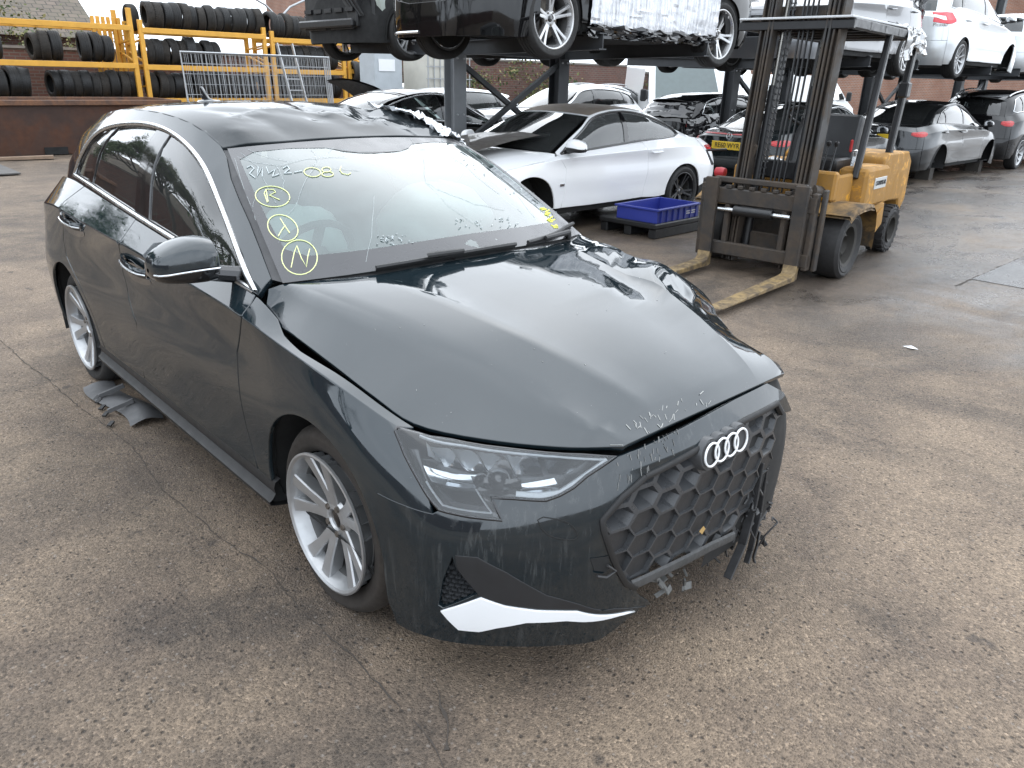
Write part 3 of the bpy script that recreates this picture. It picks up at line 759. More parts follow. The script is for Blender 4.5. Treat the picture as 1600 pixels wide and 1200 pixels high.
# greenhouse sides
CHROME = [(398, 458), (345, 426), (300, 396), (255, 370), (210, 343), (160, 303), (117, 273), (121, 257), (130, 238), (145, 214), (160, 200), (185, 194), (215, 192), (240, 195), (262, 203), (290, 222), (312, 250), (330, 286), (352, 333), (380, 397)]
ch = GR.at_px(CHROME, lo=(1.0, 0))
ch = [(min(9.93, max(.45, s_)), max(0.05, t_)) for s_, t_ in ch]
ST['glass_loop'] = ch
def side_glass(parent, S, m, m_gl, m_ch, full_detail, m_trim=None, step=.05):
    loop = np.array(ch); sc = np.array([.3, .3]); ins = inset(loop*sc, .016)/sc
    panel(S, [(0, 0), (10, 0), (10, 2), (0, 2)], 'side_frame', m, parent, step=step, thick=.02, holes=[loop])
    # black surround and pillars, then three panes
    def splitx(poly, s0, s1):
        P = [tuple(p) for p in poly]
        def clip(P, k, sg):
            out = []
            for i in range(len(P)):
                a, b = P[i-1], P[i]; da, db = sg*(a[0]-k(a[1])), sg*(b[0]-k(b[1]))
                if (da >= 0) != (db >= 0):
                    f = da/(da-db); out.append((a[0]+(b[0]-a[0])*f, a[1]+(b[1]-a[1])*f))
                if db >= 0: out.append(b)
            return out
        P = clip(P, s0, 1)
        return clip(P, s1, -1)
    bp = lambda t: 5.14+0.0*t    # B-pillar line
    qp = lambda t: 3.14+0.28*t    # quarter-light bar
    fq = lambda t: 9.05-0.0*t
    panes = [('quarter_window', lambda t: -1, lambda t: qp(t)-.07), ('rear_side_window', lambda t: qp(t)+.05, lambda t: bp(t)-.22), ('front_side_window', lambda t: bp(t)+.24, lambda t: 99)]
    hs = []
    for nm, a, b in panes:
        P = splitx(ins, a, b)
        if len(P) > 2: hs.append((nm, P))
    panel(S, loop, 'window_surround', M_GLOSSBLACK, parent, step=step, off=-.004, thick=.01, holes=[h for _, h in hs])
    for nm, h in hs: panel(S, inset(np.array(h)*sc, -.006)/sc, nm, m_gl, parent, step=step*1.4, off=-.010, thick=0)
    if full_detail:
        L_ = [tuple(p) for p in loop]
        for run in (L_[6:]+L_[:1], L_[:7]):
            q = np.array(dense_st(run, 4))
            for _ in range(10): q[1:-1] = q[1:-1]*.5+(q[:-2]+q[2:])*.25
            P = on_surf(S, q)
            for _ in range(6): P[1:-1] = P[1:-1]*.5+(P[:-2]+P[2:])*.25
            N = S.nrm(q); strip_mesh(P, N, .021, .012, 'window_chrome').build('window_chrome', m_ch, parent, smooth=60)
side_glass(hero, GR, M_HERO, G_SIDE, M_CHROME, True)
side_glass(hero, GL, M_HERO, G_SIDE, M_CHROME, True, step=.09)

for S, sd in ((GR, -1), (GL, 1)):
    mb = MB(); rows = []
    for f in np.linspace(0, 1, 12):
        a = on_surf(S, [(10-f*2.9, 2.0)], -.006)[0]; b = on_surf(WS, [(f*3.0, .12 if sd < 0 else 3.88)], -.004)[0]; rows.append([tuple(a), tuple(a*.5+b*.5-V3((0, 0, .004))), tuple(b)])
    mb.grid(rows); mb.build('pillar_seal', simple('pillar_rubber', (.03, .03, .032), .45), hero, smooth=60)
# ------------------------------------------------------------------ hatchback: nose
def fpx(*a): return FR.at_px(a, hi=(9.2, 6))
GRILLE = fpx((1008, 745), (973, 776), (941, 813), (943, 828), (957, 871), (978, 912), (993, 918), (1050, 888), (1110, 856), (1150, 832), (1185, 790), (1205, 735), (1216, 690), (1222, 645), (1214, 630), (1163, 657), (1090, 702))
hood_line = fpx((664, 676), (690, 684), (727, 691), (790, 700), (853, 706), (910, 709), (966, 713), (985, 706), (1030, 686), (1103, 648), (1150, 622), (1199, 593))
HLf = fpx((617, 673), (625, 668), (654, 676), (690, 684), (727, 692), (790, 701), (853, 708), (910, 711), (962, 713), (917, 744), (896, 762), (875, 774), (853, 782), (828, 781), (803, 779), (768, 777), (774, 792), (784, 813), (736, 808), (710, 803), (686, 797), (668, 775), (654, 751), (632, 710))
VENT = fpx((706, 868), (713, 888), (748, 929), (692, 952), (683, 946), (690, 905))
BUMP = fpx((563, 756), (590, 772), (630, 790), (676, 804), (686, 799), (710, 805), (736, 810), (785, 816), (775, 792), (770, 780), (803, 781), (828, 783), (853, 784), (876, 776), (897, 764), (918, 746), (967, 715)) \
    + fpx((985, 708), (1030, 689), (1103, 651), (1150, 625), (1199, 597), (1224, 613), (1237, 641)) \
    + [GRILLE[i] for i in (13, 14, 15, 16, 0, 1, 2, 3, 4, 5, 6)] \
    + fpx((995, 929), (1016, 943), (1000, 952), (985, 963), (960, 984), (936, 1000), (880, 1008), (790, 1010), (690, 1002), (640, 992), (622, 985), (607, 940), (599, 875), (585, 818))
def bump_shape(p, n, ed):
    return p
bump = panel(FR, BUMP, 'front_bumper', M_BUMP, hero, step=.02, thick=.02, holes=[VENT], label='scraped front bumper broken away on its far side')
# dark scuffed lower skin behind, crash bar
mb = MB(); mb.bar((.70, -.46, .47), (.70, .46, .47), .08, .12); mb.box((.60, 0, .46), (.14, .80, .36)); mb.build('radiator_pack', M_DARK, hero, bevel=.01)
mb = MB(); mb.grid([[tuple(p) for p in on_surf(FR, [(s_, t_) for s_ in np.linspace(.4, 7.0, 30)], -.13)] for t_ in np.linspace(.3, 5.6, 12)]); mb.build('bumper_backing', M_DARK, hero)
for sd in (-1,):
    pass
# far-side wing end and bumper stub
# grille: rim moulding, honeycomb, lower filler plate
loop = dense_st(GRILLE, 5, closed=True); loop.append(loop[0])
P = on_surf(FR, loop, -.006); N = FR.nrm(loop)
g0 = 6*5  # lower edge is scuffed: separate moulding
strip_mesh(P[:31], N[:31], .022, .014, 'g').build('grille_rim', M_BLACKPL, hero, smooth=50)
strip_mesh(P[13*5:], N[13*5:], .022, .014, 'g').build('grille_rim', M_BLACKPL, hero, smooth=50)
low = dense_st(fpx((986, 916), (1050, 886), (1110, 855), (1146, 838)), 8)
strip_mesh(on_surf(FR, low, -.004), FR.nrm(low), .034, .010, 'g').build('grille_lower_rim', simple('scuffed_black_plastic', (.05, .05, .05), .65, var=.7, nscale=30, bump=.4, bscale=80), hero, smooth=50, label='scuffed lower bar of the grille')
M_GRILLE = simple('sky_lit_grille_plastic', (0.048, 0.050, 0.053), 0.30, var=.35, nscale=12, bump=.05)  # plastic painted lighter grey for the sky light its bars catch
GP = np.array([FR.ev([g])[0] for g in GRILLE]); Gyz = GP[:, 1:3]
GXC = {}
def gx(y, z): # grille skin depth from the nose profile
    key = (round(y, 3), round(z, 3))
    if key not in GXC: GXC[key] = FR.ev(FR.at_yz([(max(-.56, min(.56, y)), z)], lo=(3.2, .4), hi=(10.8, 5.6), k=24))[0][0]-.014
    return GXC[key]
PX, PZ = .094, .0715
bars, fill, floor_ = MB(), MB(), MB()
def hexpt(cy, cz, k):
    return [(cy-PX*.62*.5*1.08, cz+PZ*.5), (cy+PX*.62*.5*1.08, cz+PZ*.5), (cy+PX*.62, cz), (cy+PX*.62*.5*1.08, cz-PZ*.5), (cy-PX*.62*.5*1.08, cz-PZ*.5), (cy-PX*.62, cz)][k % 6]
torn = [(y, z) for y, z in [(.16, .24), (.22, .38), (.30, .47), (.42, .50), (.50, .40), (.45, .2)]]
ED = set()
for i in range(-7, 8):
    for j in range(-6, 7):
        cy = i*PX*.955; cz = .515+j*PZ+(PZ/2 if i % 2 else 0)
        c = np.array([[cy, cz]])
        if not inside(Gyz, c)[0] and seg_dist(Gyz, c)[0] > .028: continue
        if inside(np.array(torn), c)[0] or (cy > .40 and cz < .565) or cy > .47: continue
        flat_zone = cz < .565-.03*abs(cy)/.3 and cz > .335+.10*abs(cy) and abs(cy) < .5
        hp = [hexpt(cy, cz, k) for k in range(6)]
        k_out = inside(Gyz, np.array(hp))
        x0 = gx(cy, cz)
        depth = .010 if flat_zone else .050
        rin = .93 if flat_zone else .52
        # facet ring: outer edge proud, inner edge sunk, lower lip broad like a scoop
        vo = [(gx(y, z), y, z) for y, z in hp]
        if flat_zone:
            vi = [(x0-depth, cy+(y-cy)*rin, cz+(z-cz)*rin) for y, z in hp]
        else:
            vi = [(x0-depth, cy+(y-cy)*rin, cz+.009+(z-cz)*rin) for y, z in hp]
        ok = [k for k in range(6) if k_out[k] or k_out[(k+1) % 6]]
        for k in ok:
            a, b = k, (k+1) % 6
            w = .17 if not flat_zone else .06
            A, B, A2, B2 = V3(vo[a]), V3(vo[b]), V3(vi[a]), V3(vi[b]); cc = V3((x0, cy, cz))
            Ai = A+(cc-A)*w; Bi = B+(cc-B)*w
            bars.add([A, B, Bi, Ai, B2, A2], [(0, 1, 2, 3), (3, 2, 4, 5)])
        cl = [v for v, o in zip(vi, k_out)]
        (fill if flat_zone else floor_).add([(v[0]-(0 if flat_zone else .0), v[1], v[2]) for v in cl], [tuple(range(6))])
bars.build('grille_honeycomb', M_GRILLE, hero, smooth=20)['kind'] = 'stuff'
fill.build('grille_filler_plate', simple('filler_plastic', (.022, .022, .023), .5, var=.4, nscale=20, bump=.1), hero, smooth=20)
floor_.build('grille_back', M_DARK, hero, smooth=20)['kind'] = 'stuff'
# four rings on their raised block
ec = FR.ev(fpx((1135, 698)))[0]; e_n = unit(V3((1, 0, .12))); e_u = unit(np.cross(e_n, V3((0, 1, 0)))) ; e_y = V3((0, 1, 0))
if e_u[2] < 0: e_u = -e_u
ec = V3((.897, -.040, .653)); RR, DX = .0345, .0505
mb = MB()
for k in range(4):
    o = ec+e_y*(k-1.5)*DX
    mb.lathe([(0, -.006), (RR+.012, -.006), (RR+.015, -.012), (RR+.024, -.085), (RR+.024, -.10)], o, e_n, 28)
    mb.bar(o+e_u*(RR+.004)-e_n*.03, o+e_u*(RR+.016)-e_n*.11, .012, .02, up=e_y)
mb.build('emblem_block', M_GRILLE, hero, smooth=40)
for k in range(4):
    o = ec+e_y*(k-1.5)*DX
    MB().tube([o+e_y*RR*math.cos(t)+e_u*RR*math.sin(t) for t in np.linspace(0, 2*PI, 37)[:-1]], .0036, 8, closed=True).build('emblem_ring', simple('emblem_white', (.80, .81, .82), .25, var=.03, coat=.5), hero, smooth=60)
# torn plastic hanging from the far end of the grille
M_TORN = simple('torn_black_plastic', (.028, .028, .029), .5, var=.7, nscale=25, bump=.3, bscale=60)
def ribbon(pts, w, t, side=(0, 1, 0)):
    mb = MB(); P = [V3(p) for p in pts]
    for a, b in zip(P[:-1], P[1:]): mb.bar(a, b, w, t, up=side)
    return mb
px3 = lambda u, v, x: tuple(CAM+(lambda w: w*((x-CAM[0])/w[0]))(CD+CR*(u-800)/FPX+CU*(600-v)/FPX))
for pts, w in (([(1188, 722, .86), (1176, 790, .87), (1160, 850, .88), (1136, 904, .885)], .030), ([(1196, 730, .84), (1186, 800, .85), (1172, 860, .86), (1166, 880, .865)], .022), ([(1180, 735, .85), (1170, 800, .855), (1150, 870, .86)], .014),
              ([(1212, 700, .80), (1208, 745, .80), (1196, 790, .80), (1180, 822, .82)], .014), ([(1218, 690, .78), (1214, 740, .78), (1200, 800, .79)], .010), ([(1196, 800, .80), (1178, 826, .82), (1150, 836, .84)], .016),
              ([(1120, 792, .85), (1150, 772, .84), (1178, 756, .83)], .020), ([(1080, 850, .83), (1116, 826, .83), (1148, 812, .83)], .026), ([(1140, 820, .84), (1165, 808, .83), (1185, 790, .82)], .022)):
    ribbon([px3(*p) for p in pts], w, .008).build('torn_trim', M_TORN, hero, bevel=.002)
for k in range(14):
    u0 = random.uniform(1150, 1216); v0 = 740-(u0-1150)*.55+random.uniform(0, 110); x0 = random.uniform(.79, .86); P_ = [V3(px3(u0, v0, x0))]
    for q in range(random.randint(3, 5)): P_.append(P_[-1]+V3([random.uniform(-.015, .02), random.uniform(-.035, .03), random.uniform(-.045, .012)]))
    ribbon(P_, random.uniform(.006, .022), .006, side=(random.random(), 1, random.random()*.4)).build('torn_strip', M_TORN, hero, bevel=.0015)
rag = MB()
for k in range(60):
    u0, v0 = random.uniform(1100, 1212), 0
    v0 = 850-(u0-1100)*.9+random.uniform(-30, 40); x = random.uniform(.78, .86); a = V3(px3(u0, v0, x)); d = V3([random.uniform(-.012, .012), random.uniform(-.05, .05), random.uniform(-.05, .03)])
    rag.bar(a, a+d, random.uniform(.004, .014), .005, up=(random.random(), random.random(), .3))
o = rag.build('torn_shreds', M_TORN, hero); o['kind'] = 'stuff'
mb = MB()
for k in range(14):
    a = V3(px3(1050+random.uniform(-25, 30), 905+random.uniform(-12, 18), .84)); d = V3([random.uniform(-.02, .02), random.uniform(-.04, .04), random.uniform(-.03, .02)]); mb.bar(a, a+d, random.uniform(.01, .025), .006, up=(random.random(), .5, random.random()))
o = mb.build('hanging_shreds', simple('scuffed_grey_plastic', (.11, .11, .105), .7, var=.5, nscale=40), hero); o['kind'] = 'stuff'
leaf = MB(); c = V3(px3(1096, 828, .885)); leaf.add([c+V3((0, -.012, 0)), c+V3((.004, 0, -.014)), c+V3((.006, .012, .002)), c+V3((.004, .002, .015))], [(0, 1, 2, 3)]); leaf.build('dry_leaf', simple('dry_leaf', (.42, .27, .10), .7), hero)
# near-side air vent with honeycomb, matt surround, white blade
mb = MB(); vv = np.array(VENT); rows = on_surf(FR, VENT, -.045); mb.add([tuple(p) for p in rows], [tuple(range(len(rows)))]); mb.build('vent_back', M_DARK, hero)
mb = MB(); sc = np.array([.155, .12])
lo, hi = vv.min(0), vv.max(0)
for i in range(14):
    for j in range(12):
        c = lo+np.array([i*.11+(.055 if j % 2 else 0), j*.115])
        if not inside(vv, c[None])[0]: continue
        h = [c+np.array([math.cos(a)*.058, math.sin(a)*.062]) for a in np.linspace(0, 2*PI, 7)[:-1]+PI/6]
        a_, b_ = on_surf(FR, h, -.012), on_surf(FR, [c+(q-c)*.62 for q in h], -.030)
        mb.add(list(a_)+list(b_), [(k, (k+1) % 6, 6+(k+1) % 6, 6+k) for k in range(6)])
mb.build('vent_honeycomb', M_GRILLE, hero, smooth=20)
SUR = fpx((712, 868), (746, 871), (790, 894), (853, 930), (904, 944), (985, 951), (1008, 947), (960, 951), (901, 951), (841, 950), (790, 944), (750, 930), (716, 889))
panel(FR, SUR, 'vent_surround', simple('matt_black_plastic', (.016, .016, .017), .55, var=.4), hero, step=.025, thick=.004, off=.003)
BLADE = fpx((690, 954), (752, 934), (790, 947), (841, 954), (901, 955), (990, 954), (964, 961), (885, 968), (822, 971), (777, 979), (749, 985), (717, 982))
panel(FR, BLADE, 'white_blade', M_WHITE, hero, step=.025, thick=.006, off=.006, label='white trim blade low on the bumper corner')
FLAP = smooth_loop(fpx((837, 806), (882, 813), (899, 826), (904, 843), (872, 842), (849, 832)), 1)
pts = dense_st(FLAP, 3, closed=True)
MB().tube(on_surf(FR, pts, .0005), .0016, 5, closed=True).build('washer_flap_seam', M_DARK, hero)
mb = MB(); mb.add(on_surf(FR, fpx((922, 872), (950, 868), (952, 884), (946, 893), (928, 891)), .0025), [(0, 1, 2, 3, 4)]); mb.build('broken_hole_shade', M_DARK, hero)  # flat dark patch on the skin stands in for a shaded hole
mb = MB(); q = on_surf(FR, fpx((946, 880), (958, 888), (944, 898), (930, 896)), .012); mb.prism([(0, 0)], q[0], (0, 1, 0), (0, 0, 1), (0, 0, 0)) if False else mb.tube(q, .004, 6); mb.build('broken_clip', M_TORN, hero)
line = dense_st(fpx((584, 771), (630, 789), (676, 803)), 6)
# headlight: housing pocket, chrome reflectors, clear cover
hl_mid = np.mean(HLf, 0)
DEEP = -.095
back = on_surf(FR, HLf, DEEP)
mb = MB(); rim_ = on_surf(FR, HLf, -.004); n = len(HLf); mb.add(list(rim_)+list(back), [(i, (i+1) % n, n+(i+1) % n, n+i) for i in range(n)]); mb.build('lamp_housing', M_GLOSSBLACK, hero)
hlm = panel_mesh(FR, HLf, 'lamp_bed', step=.03, off=DEEP+.004, thick=0)
link('lamp_bed', hlm, simple('lamp_grey_plastic', (.06, .064, .068), .25, metal=.5, var=.2), hero)
M_REFL = simple('lamp_reflector', (.55, .57, .59), .13, metal=.95, var=.06)
M_LIGHTGUIDE = simple('light_guide', (.50, .52, .54), .22, var=.05, coat=.5)
def quad_sheet(name, pxs, offs, m, nu=6, nv=4):
    """bilinear sheet between four pixel corners, each at its own depth behind the lens"""
    st = np.array(fpx(*pxs)); G = []
    for i in range(nu+1):
        row = []
        for j in range(nv+1):
            u, v = i/nu, j/nv; q = st[0]*(1-u)*(1-v)+st[1]*u*(1-v)+st[2]*u*v+st[3]*(1-u)*v; o = offs[0]*(1-u)*(1-v)+offs[1]*u*(1-v)+offs[2]*u*v+offs[3]*(1-u)*v
            o -= .010*math.sin(PI*v)*math.sin(PI*u); row.append(tuple(on_surf(FR, [tuple(q)], o)[0]))
        G.append(row)
    return MB().grid(G).build(name, m, hero, smooth=50)
def lamp_band(name, pts, w, m, off=-.010):
    st = dense_st(fpx(*pts), 6); return strip_mesh(on_surf(FR, st, off), FR.nrm(st), w, .008, name).build(name, m, hero, smooth=50)
# four reflector bowls in the upper row: each falls from the front edge to the deep bed, with a wall between
for u0, v0, u1, v1 in ((668, 686, 706, 728), (704, 693, 742, 734), (742, 699, 788, 740), (788, 704, 838, 745)):
    quad_sheet('lamp_reflector', [(u0, v0), (u1, v0+5), (u1+16, v1), (u0+22, v1-4)], [-.030, -.030, -.080, -.080], M_REFL)
    quad_sheet('lamp_wall', [(u0-3, v0-1), (u0-3, v0-1), (u0+20, v1), (u0+20, v1)], [-.016, -.075, -.085, -.030], M_LIGHTGUIDE, 3, 5)
quad_sheet('lamp_reflector', [(850, 716), (918, 720), (884, 744), (862, 742)], [-.022, -.022, -.060, -.065], M_REFL)
# silver wing across the middle, deep outer corner, lower bowl
quad_sheet('lamp_wing', [(650, 724), (742, 740), (752, 762), (668, 752)], [-.05, -.045, -.028, -.028], M_REFL, 10, 4)
quad_sheet('lamp_wing', [(806, 756), (868, 748), (880, 768), (806, 774)], [-.045, -.045, -.024, -.024], M_REFL, 8, 4)
quad_sheet('lamp_bowl', [(676, 758), (742, 768), (760, 798), (694, 788)], [-.03, -.03, -.08, -.08], simple('lamp_dark_reflector', (.05, .052, .056), .16, metal=.6), 6, 5)
lamp_band('light_guide', [(656, 679), (727, 696), (800, 707), (870, 713), (948, 718)], .007, M_LIGHTGUIDE, -.008)
lamp_band('light_guide', [(950, 719), (914, 745), (876, 770), (842, 775), (806, 772)], .017, M_LIGHTGUIDE, -.012)
lamp_band('light_guide', [(664, 752), (690, 790), (768, 803)], .005, M_LIGHTGUIDE, -.012)
lamp_band('light_guide', [(742, 764), (768, 803)], .004, M_LIGHTGUIDE, -.012)
for (u, v), r_ in (((772, 748), .030), ((742, 748), .018)):
    st = fpx((u, v))[0]; c_ = on_surf(FR, [st], -.05)[0]; n_ = FR.nrm([st])[0]
    MB().lathe([(0, .022), (r_*.5, .018), (r_*.85, .008), (r_, -.006), (r_*1.12, -.006), (r_*1.15, -.04)], c_, n_, 22).build('lamp_projector', M_GLOSSBLACK, hero, smooth=50)
quad_sheet('lamp_bezel', [(728, 742), (812, 748), (816, 764), (742, 764)], [-.040, -.040, -.020, -.020], M_GLOSSBLACK, 8, 3)
quad_sheet('lamp_bezel', [(742, 766), (803, 780), (806, 772), (748, 760)], [-.008, -.006, -.006, -.010], M_GLOSSBLACK, 6, 2)
quad_sheet('lamp_bezel', [(764, 779), (784, 812), (770, 808), (750, 768)], [-.006, -.006, -.010, -.012], M_GLOSSBLACK, 6, 2)
quad_sheet('lamp_bezel', [(634, 700), (648, 700), (672, 775), (660, 760)], [-.020, -.03, -.03, -.020], M_GLOSSBLACK, 6, 2)
panel(FR, inset(np.array(HLf)*np.array([.15, .1]), .002)/np.array([.15, .1]), 'headlight', G_LAMP, hero, step=.03, thick=.0, off=.002)
pts = dense_st(HLf, 2, closed=True); pts.append(pts[0])
strip_mesh(on_surf(FR, pts, -.002), FR.nrm(pts), .010, .004, 'headlight_seal').build('headlight_seal', M_GLOSSBLACK, hero, smooth=60)
# ------------------------------------------------------------------ wheels, sills, mirrors, handles
for sd in (-1, 1):
    for cx, sp, tm in ((-.005, .22, M_DIRTRUBBER), (-2.641, .55, M_RUBBER)):
        add_wheel(hero, (cx, sd*.772, .302), sd, .318, .232, .220, 'five_double', M_ALLOY, flat=.298, spin=sp, tyremat=tm, tw=.195, tyre_in=.022)
    mb = MB(); rows = []
    for x in np.linspace(-2.30, -.345, 24):
        k = smoothstep(np.array([(x+2.30)/.1]))[0]; wdt = .885+.004*k
        rows.append([(x, sd*.845, .315), (x, sd*.866, .305), (x, sd*.872, .285), (x, sd*.868, .262), (x, sd*(wdt-.008), .244), (x, sd*(wdt+.004), .236), (x, sd*(wdt+.002), .222), (x, sd*(wdt-.03), .212), (x, sd*.80, .20)])
    mb.grid(rows); mb.build('sill_trim', M_BLACKPL, hero, smooth=30)
def mirror(parent, m_top, m_low, base, tipw=1.0, sc=1.0, side=-1):
    """door mirror: coloured cap above a black lower shell, on a short foot"""
    bx, bw, bz = base
    prof = [  # w offset, x centre, half length, z centre, half height
        (-.004, .020, .020, .000, .030), (0.0, .018, .070, .000, .066), (.010, .014, .088, .002, .082), (.043, .010, .098, .004, .088), (.085, .002, .102, .003, .086), (.128, -.010, .096, -.002, .076), (.162, -.020, .086, -.008, .062), (.182, -.028, .070, -.012, .048), (.190, -.033, .045, -.014, .028), (.192, -.035, .012, -.014, .008)]
    top, low, gl = MB(), MB(), MB(); R1, R2 = [], []
    for w, xc, hl, zc, hh in prof:
        ring = []
        for k in range(17):
            a = PI*k/16; e = .62
            cx = math.copysign(abs(math.cos(a))**e, math.cos(a)); ring.append((bx+sc*(xc+hl*cx*(1.0 if cx > 0 else .72)), side*(bw+sc*w), bz+sc*(zc-.012+hh*math.sin(a)**.62)))
        R1.append(ring)
        ring = []
        for k in range(17):
            a = PI+PI*k/16; cx = math.copysign(abs(math.cos(a))**.6, math.cos(a)); ring.append((bx+sc*(xc+hl*cx*(.97 if cx > 0 else .70)), side*(bw+sc*w), bz+sc*(zc-.012-hh*.70*abs(math.sin(a))**.6)))
        R2.append(ring)
    top.grid(R1); low.grid(R2)
    mo = top.build('mirror', m_top, parent, smooth=45); low.build('mirror_shell', m_low, mo, smooth=45)
    if parent is hero: MB().tube([V3(R1[i][0])+V3((.006, 0, -.006)) for i in range(1, len(R1)-1)], .004, 6).build('mirror_line', M_CHROME, mo)
    low2 = MB(); low2.tube([(bx-.01*sc, side*(bw+.06*sc), bz-.035*sc), (bx, side*(bw+.01*sc), bz-.052*sc), (bx+.005, side*(bw-.10*sc), bz-.075*sc)], [.03*sc, .028*sc, .03*sc], 10); low2.build('mirror_foot', m_low, mo)
    gl.add([(bx-sc*.068, side*(bw+sc*w), bz+sc*h) for w, h in ((.03, -.04), (.17, -.03), (.19, .02), (.15, .055), (.05, .055), (.025, .02))], [tuple(range(6))]); gl.build('mirror_glass', M_CHROME, mo)
    return mo
mirror(hero, M_HERO, M_GLOSSBLACK, (-.615, .893, 1.060), sc=.985)
for S, sd in ((BR, -1), (BL, 1)):
    for pts in ([(193, 404), (202, 402), (211, 410), (230, 431), (222, 434), (204, 426)], [(99, 338), (109, 335), (116, 341), (127, 357), (119, 360), (105, 352)]):
        st = BR.at_px(pts, lo=(3, 0)); c = np.mean(st, 0)
        recess = smooth_loop([tuple(c+(np.array(q)-c)*1.35+np.array([0, -.12])) for q in st], 2)
        panel(S, recess, 'handle_recess', M_GLOSSBLACK, hero, step=.03, off=.0015, thick=.002)
        P0 = BR.ev([st[0], st[3]]); a, b = P0[0], P0[1]; y = lambda p, d: (p[0], sd*(abs(p[1])+d), p[2])
        q = [a+(b-a)*f for f in np.linspace(-.02, 1.02, 9)]
        mb = MB(); rows = []
        for i, p in enumerate(q):
            d = .030*math.sin(PI*min(1, max(0, i/8)))**.5+.004; rows.append([y(p+V3((0, 0, dz)), d+dd) for dz, dd in ((.020, -.012), (.024, -.002), (.010, .006), (-.008, .004), (-.016, -.006), (-.012, -.014))])
        mb.grid(rows); mb.build('door_handle', M_HERO, hero, smooth=45)
        MB().tube([y(p+V3((0, 0, .003)), .034*math.sin(PI*min(1, max(0, i/8)))**.5+.008) for i, p in enumerate(q)], .0045, 6).build('handle_blade', M_CHROME, hero)
# aerial fin
ax = RF.ev(RF.at_px([(330, 158)]))[0]
mb = MB(); fin = [(-.09, 0), (.06, 0), (.045, .012), (.0, .02), (-.04, .045), (-.075, .072), (-.088, .070), (-.07, .03)]
mb.prism(fin, (ax[0]-.02, ax[1]-.006, ax[2]-.006), (1, 0, 0), (0, 0, 1), (0, .012, 0)); mb.lathe([(0, .012), (.05, .008), (.07, -.008)], (ax[0]-.02, ax[1], ax[2]-.004), (0, 0, 1), 16); mb.build('aerial_fin', M_HERO, hero, bevel=.003)
# wipers
wpx = lambda *a: WS.at_px(a)
def wiper(pts, arm):
    a = on_surf(WS, dense_st(wpx(*pts), 5), .018); mb = MB(); mb.tube(a, .008, 6); n = WS.nrm(wpx(*pts)[:1])[0]
    for p, q in zip(a[:-1], a[1:]): mb.bar(p-n*.008, q-n*.008, .004, .016, up=n)
    w = mb.build('wiper_blade', M_BLACKPL, hero)
    b = [V3(p) for p in arm]; MB().tube(b, [.015, .012, .009], 8).build('wiper_arm', M_BLACKPL, w)
pA = on_surf(WS, wpx((725, 405), (690, 409)), .028)
wiper([(592, 432), (650, 417), (725, 405), (809, 393)], [HD.ev([(0.12, 2.7)])[0]+V3((-.03, 0, .012)), pA[1]+V3((0, -.06, .004)), pA[0]])
pB = on_surf(WS, wpx((868, 370), (848, 380)), .026)
wiper([(826, 388), (852, 375), (878, 361), (892, 354)], [HD.ev([(0.1, 4.6)])[0]+V3((-.02, 0, .012)), pB[0]+V3((.03, .03, 0)), pB[1]])
# scuttle below the screen
mb = MB(); mb.grid([[tuple(p) for p in on_surf(WS, [(0.0, q) for q in np.linspace(0.05, 3.95, 40)], o_)+V3((dx, 0, 0))] for dx, o_ in ((-.01, -.004), (.03, -.035), (.09, -.06))]); mb.build('scuttle', M_BLACKPL, hero)
# ------------------------------------------------------------------ writing, cracks and chips on the screen
def sline(pts, r, m, name, parent=hero, S=WS, off=.003, n=3, closed=False):
    st = S.at_px(pts); d = st if n <= 1 else dense_st(st, n, closed); P = on_surf(S, d, off); return MB().tube(P, r, 5, closed=closed)
def ring_px(cx, cy, rx, ry, rot=0, a0=0, a1=2*PI, n=26):
    return [(cx+rx*math.cos(t)*math.cos(rot)-ry*math.sin(t)*math.sin(rot), cy+rx*math.cos(t)*math.sin(rot)+ry*math.sin(t)*math.cos(rot)) for t in np.linspace(a0, a1, n)]
marks = [ring_px(426, 308, 27, 16, .1, .3, 2*PI+.2), ring_px(442, 357, 25, 19, .5, 0, 2*PI), ring_px(468, 403, 28, 27, .3, -.6, 2*PI-.5),
         [(418, 317), (413, 303), (416, 297), (427, 297), (431, 301), (421, 306), (437, 313)], [(416, 298), (419, 316)],
         [(438, 342), (444, 352), (453, 365)], [(446, 353), (440, 361), (435, 370)],
         [(455, 419), (460, 395), (464, 385), (471, 404), (479, 418), (481, 402), (484, 390)],
         ring_px(488, 270, 13, 7, .1), ring_px(510, 266, 7, 4, 0, 0, 2*PI, 14), ring_px(512, 273, 9, 4, 0, 0, 2*PI, 14), [(533, 261), (531, 267), (535, 272), (544, 274), (548, 271)]]
for mk_ in marks: sline(mk_, .0018, M_CHALK, 'm', n=1).build('marker_stroke', M_CHALK, hero)
yb = MB(); random.seed(3)
for k in range(16):
    f = k/15; u, v = 846+f*17+random.uniform(-4, 4), 326+f*30+random.uniform(-3, 3); P = on_surf(WS, WS.at_px([(u, v), (u+random.uniform(3, 7), v+random.uniform(-4, 3))]), .003); yb.tube(P, .003, 5)
yb.build('marker_scrawl', simple('bright_yellow_marker', (.75, .74, .12), .7), hero)
for s_ in ([(386, 263), (392, 260), (397, 264), (390, 272), (399, 279)], [(404, 262), (402, 276), (410, 262), (410, 277)], [(416, 262), (420, 272), (430, 265), (426, 277), (436, 273)], [(442, 264), (449, 260), (452, 265), (444, 272), (456, 271)], [(460, 270), (472, 268)]):
    sline(s_, .0022, M_CRACK, 'm', n=2).build('faint_writing', M_CRACK, hero)
crack = MB()
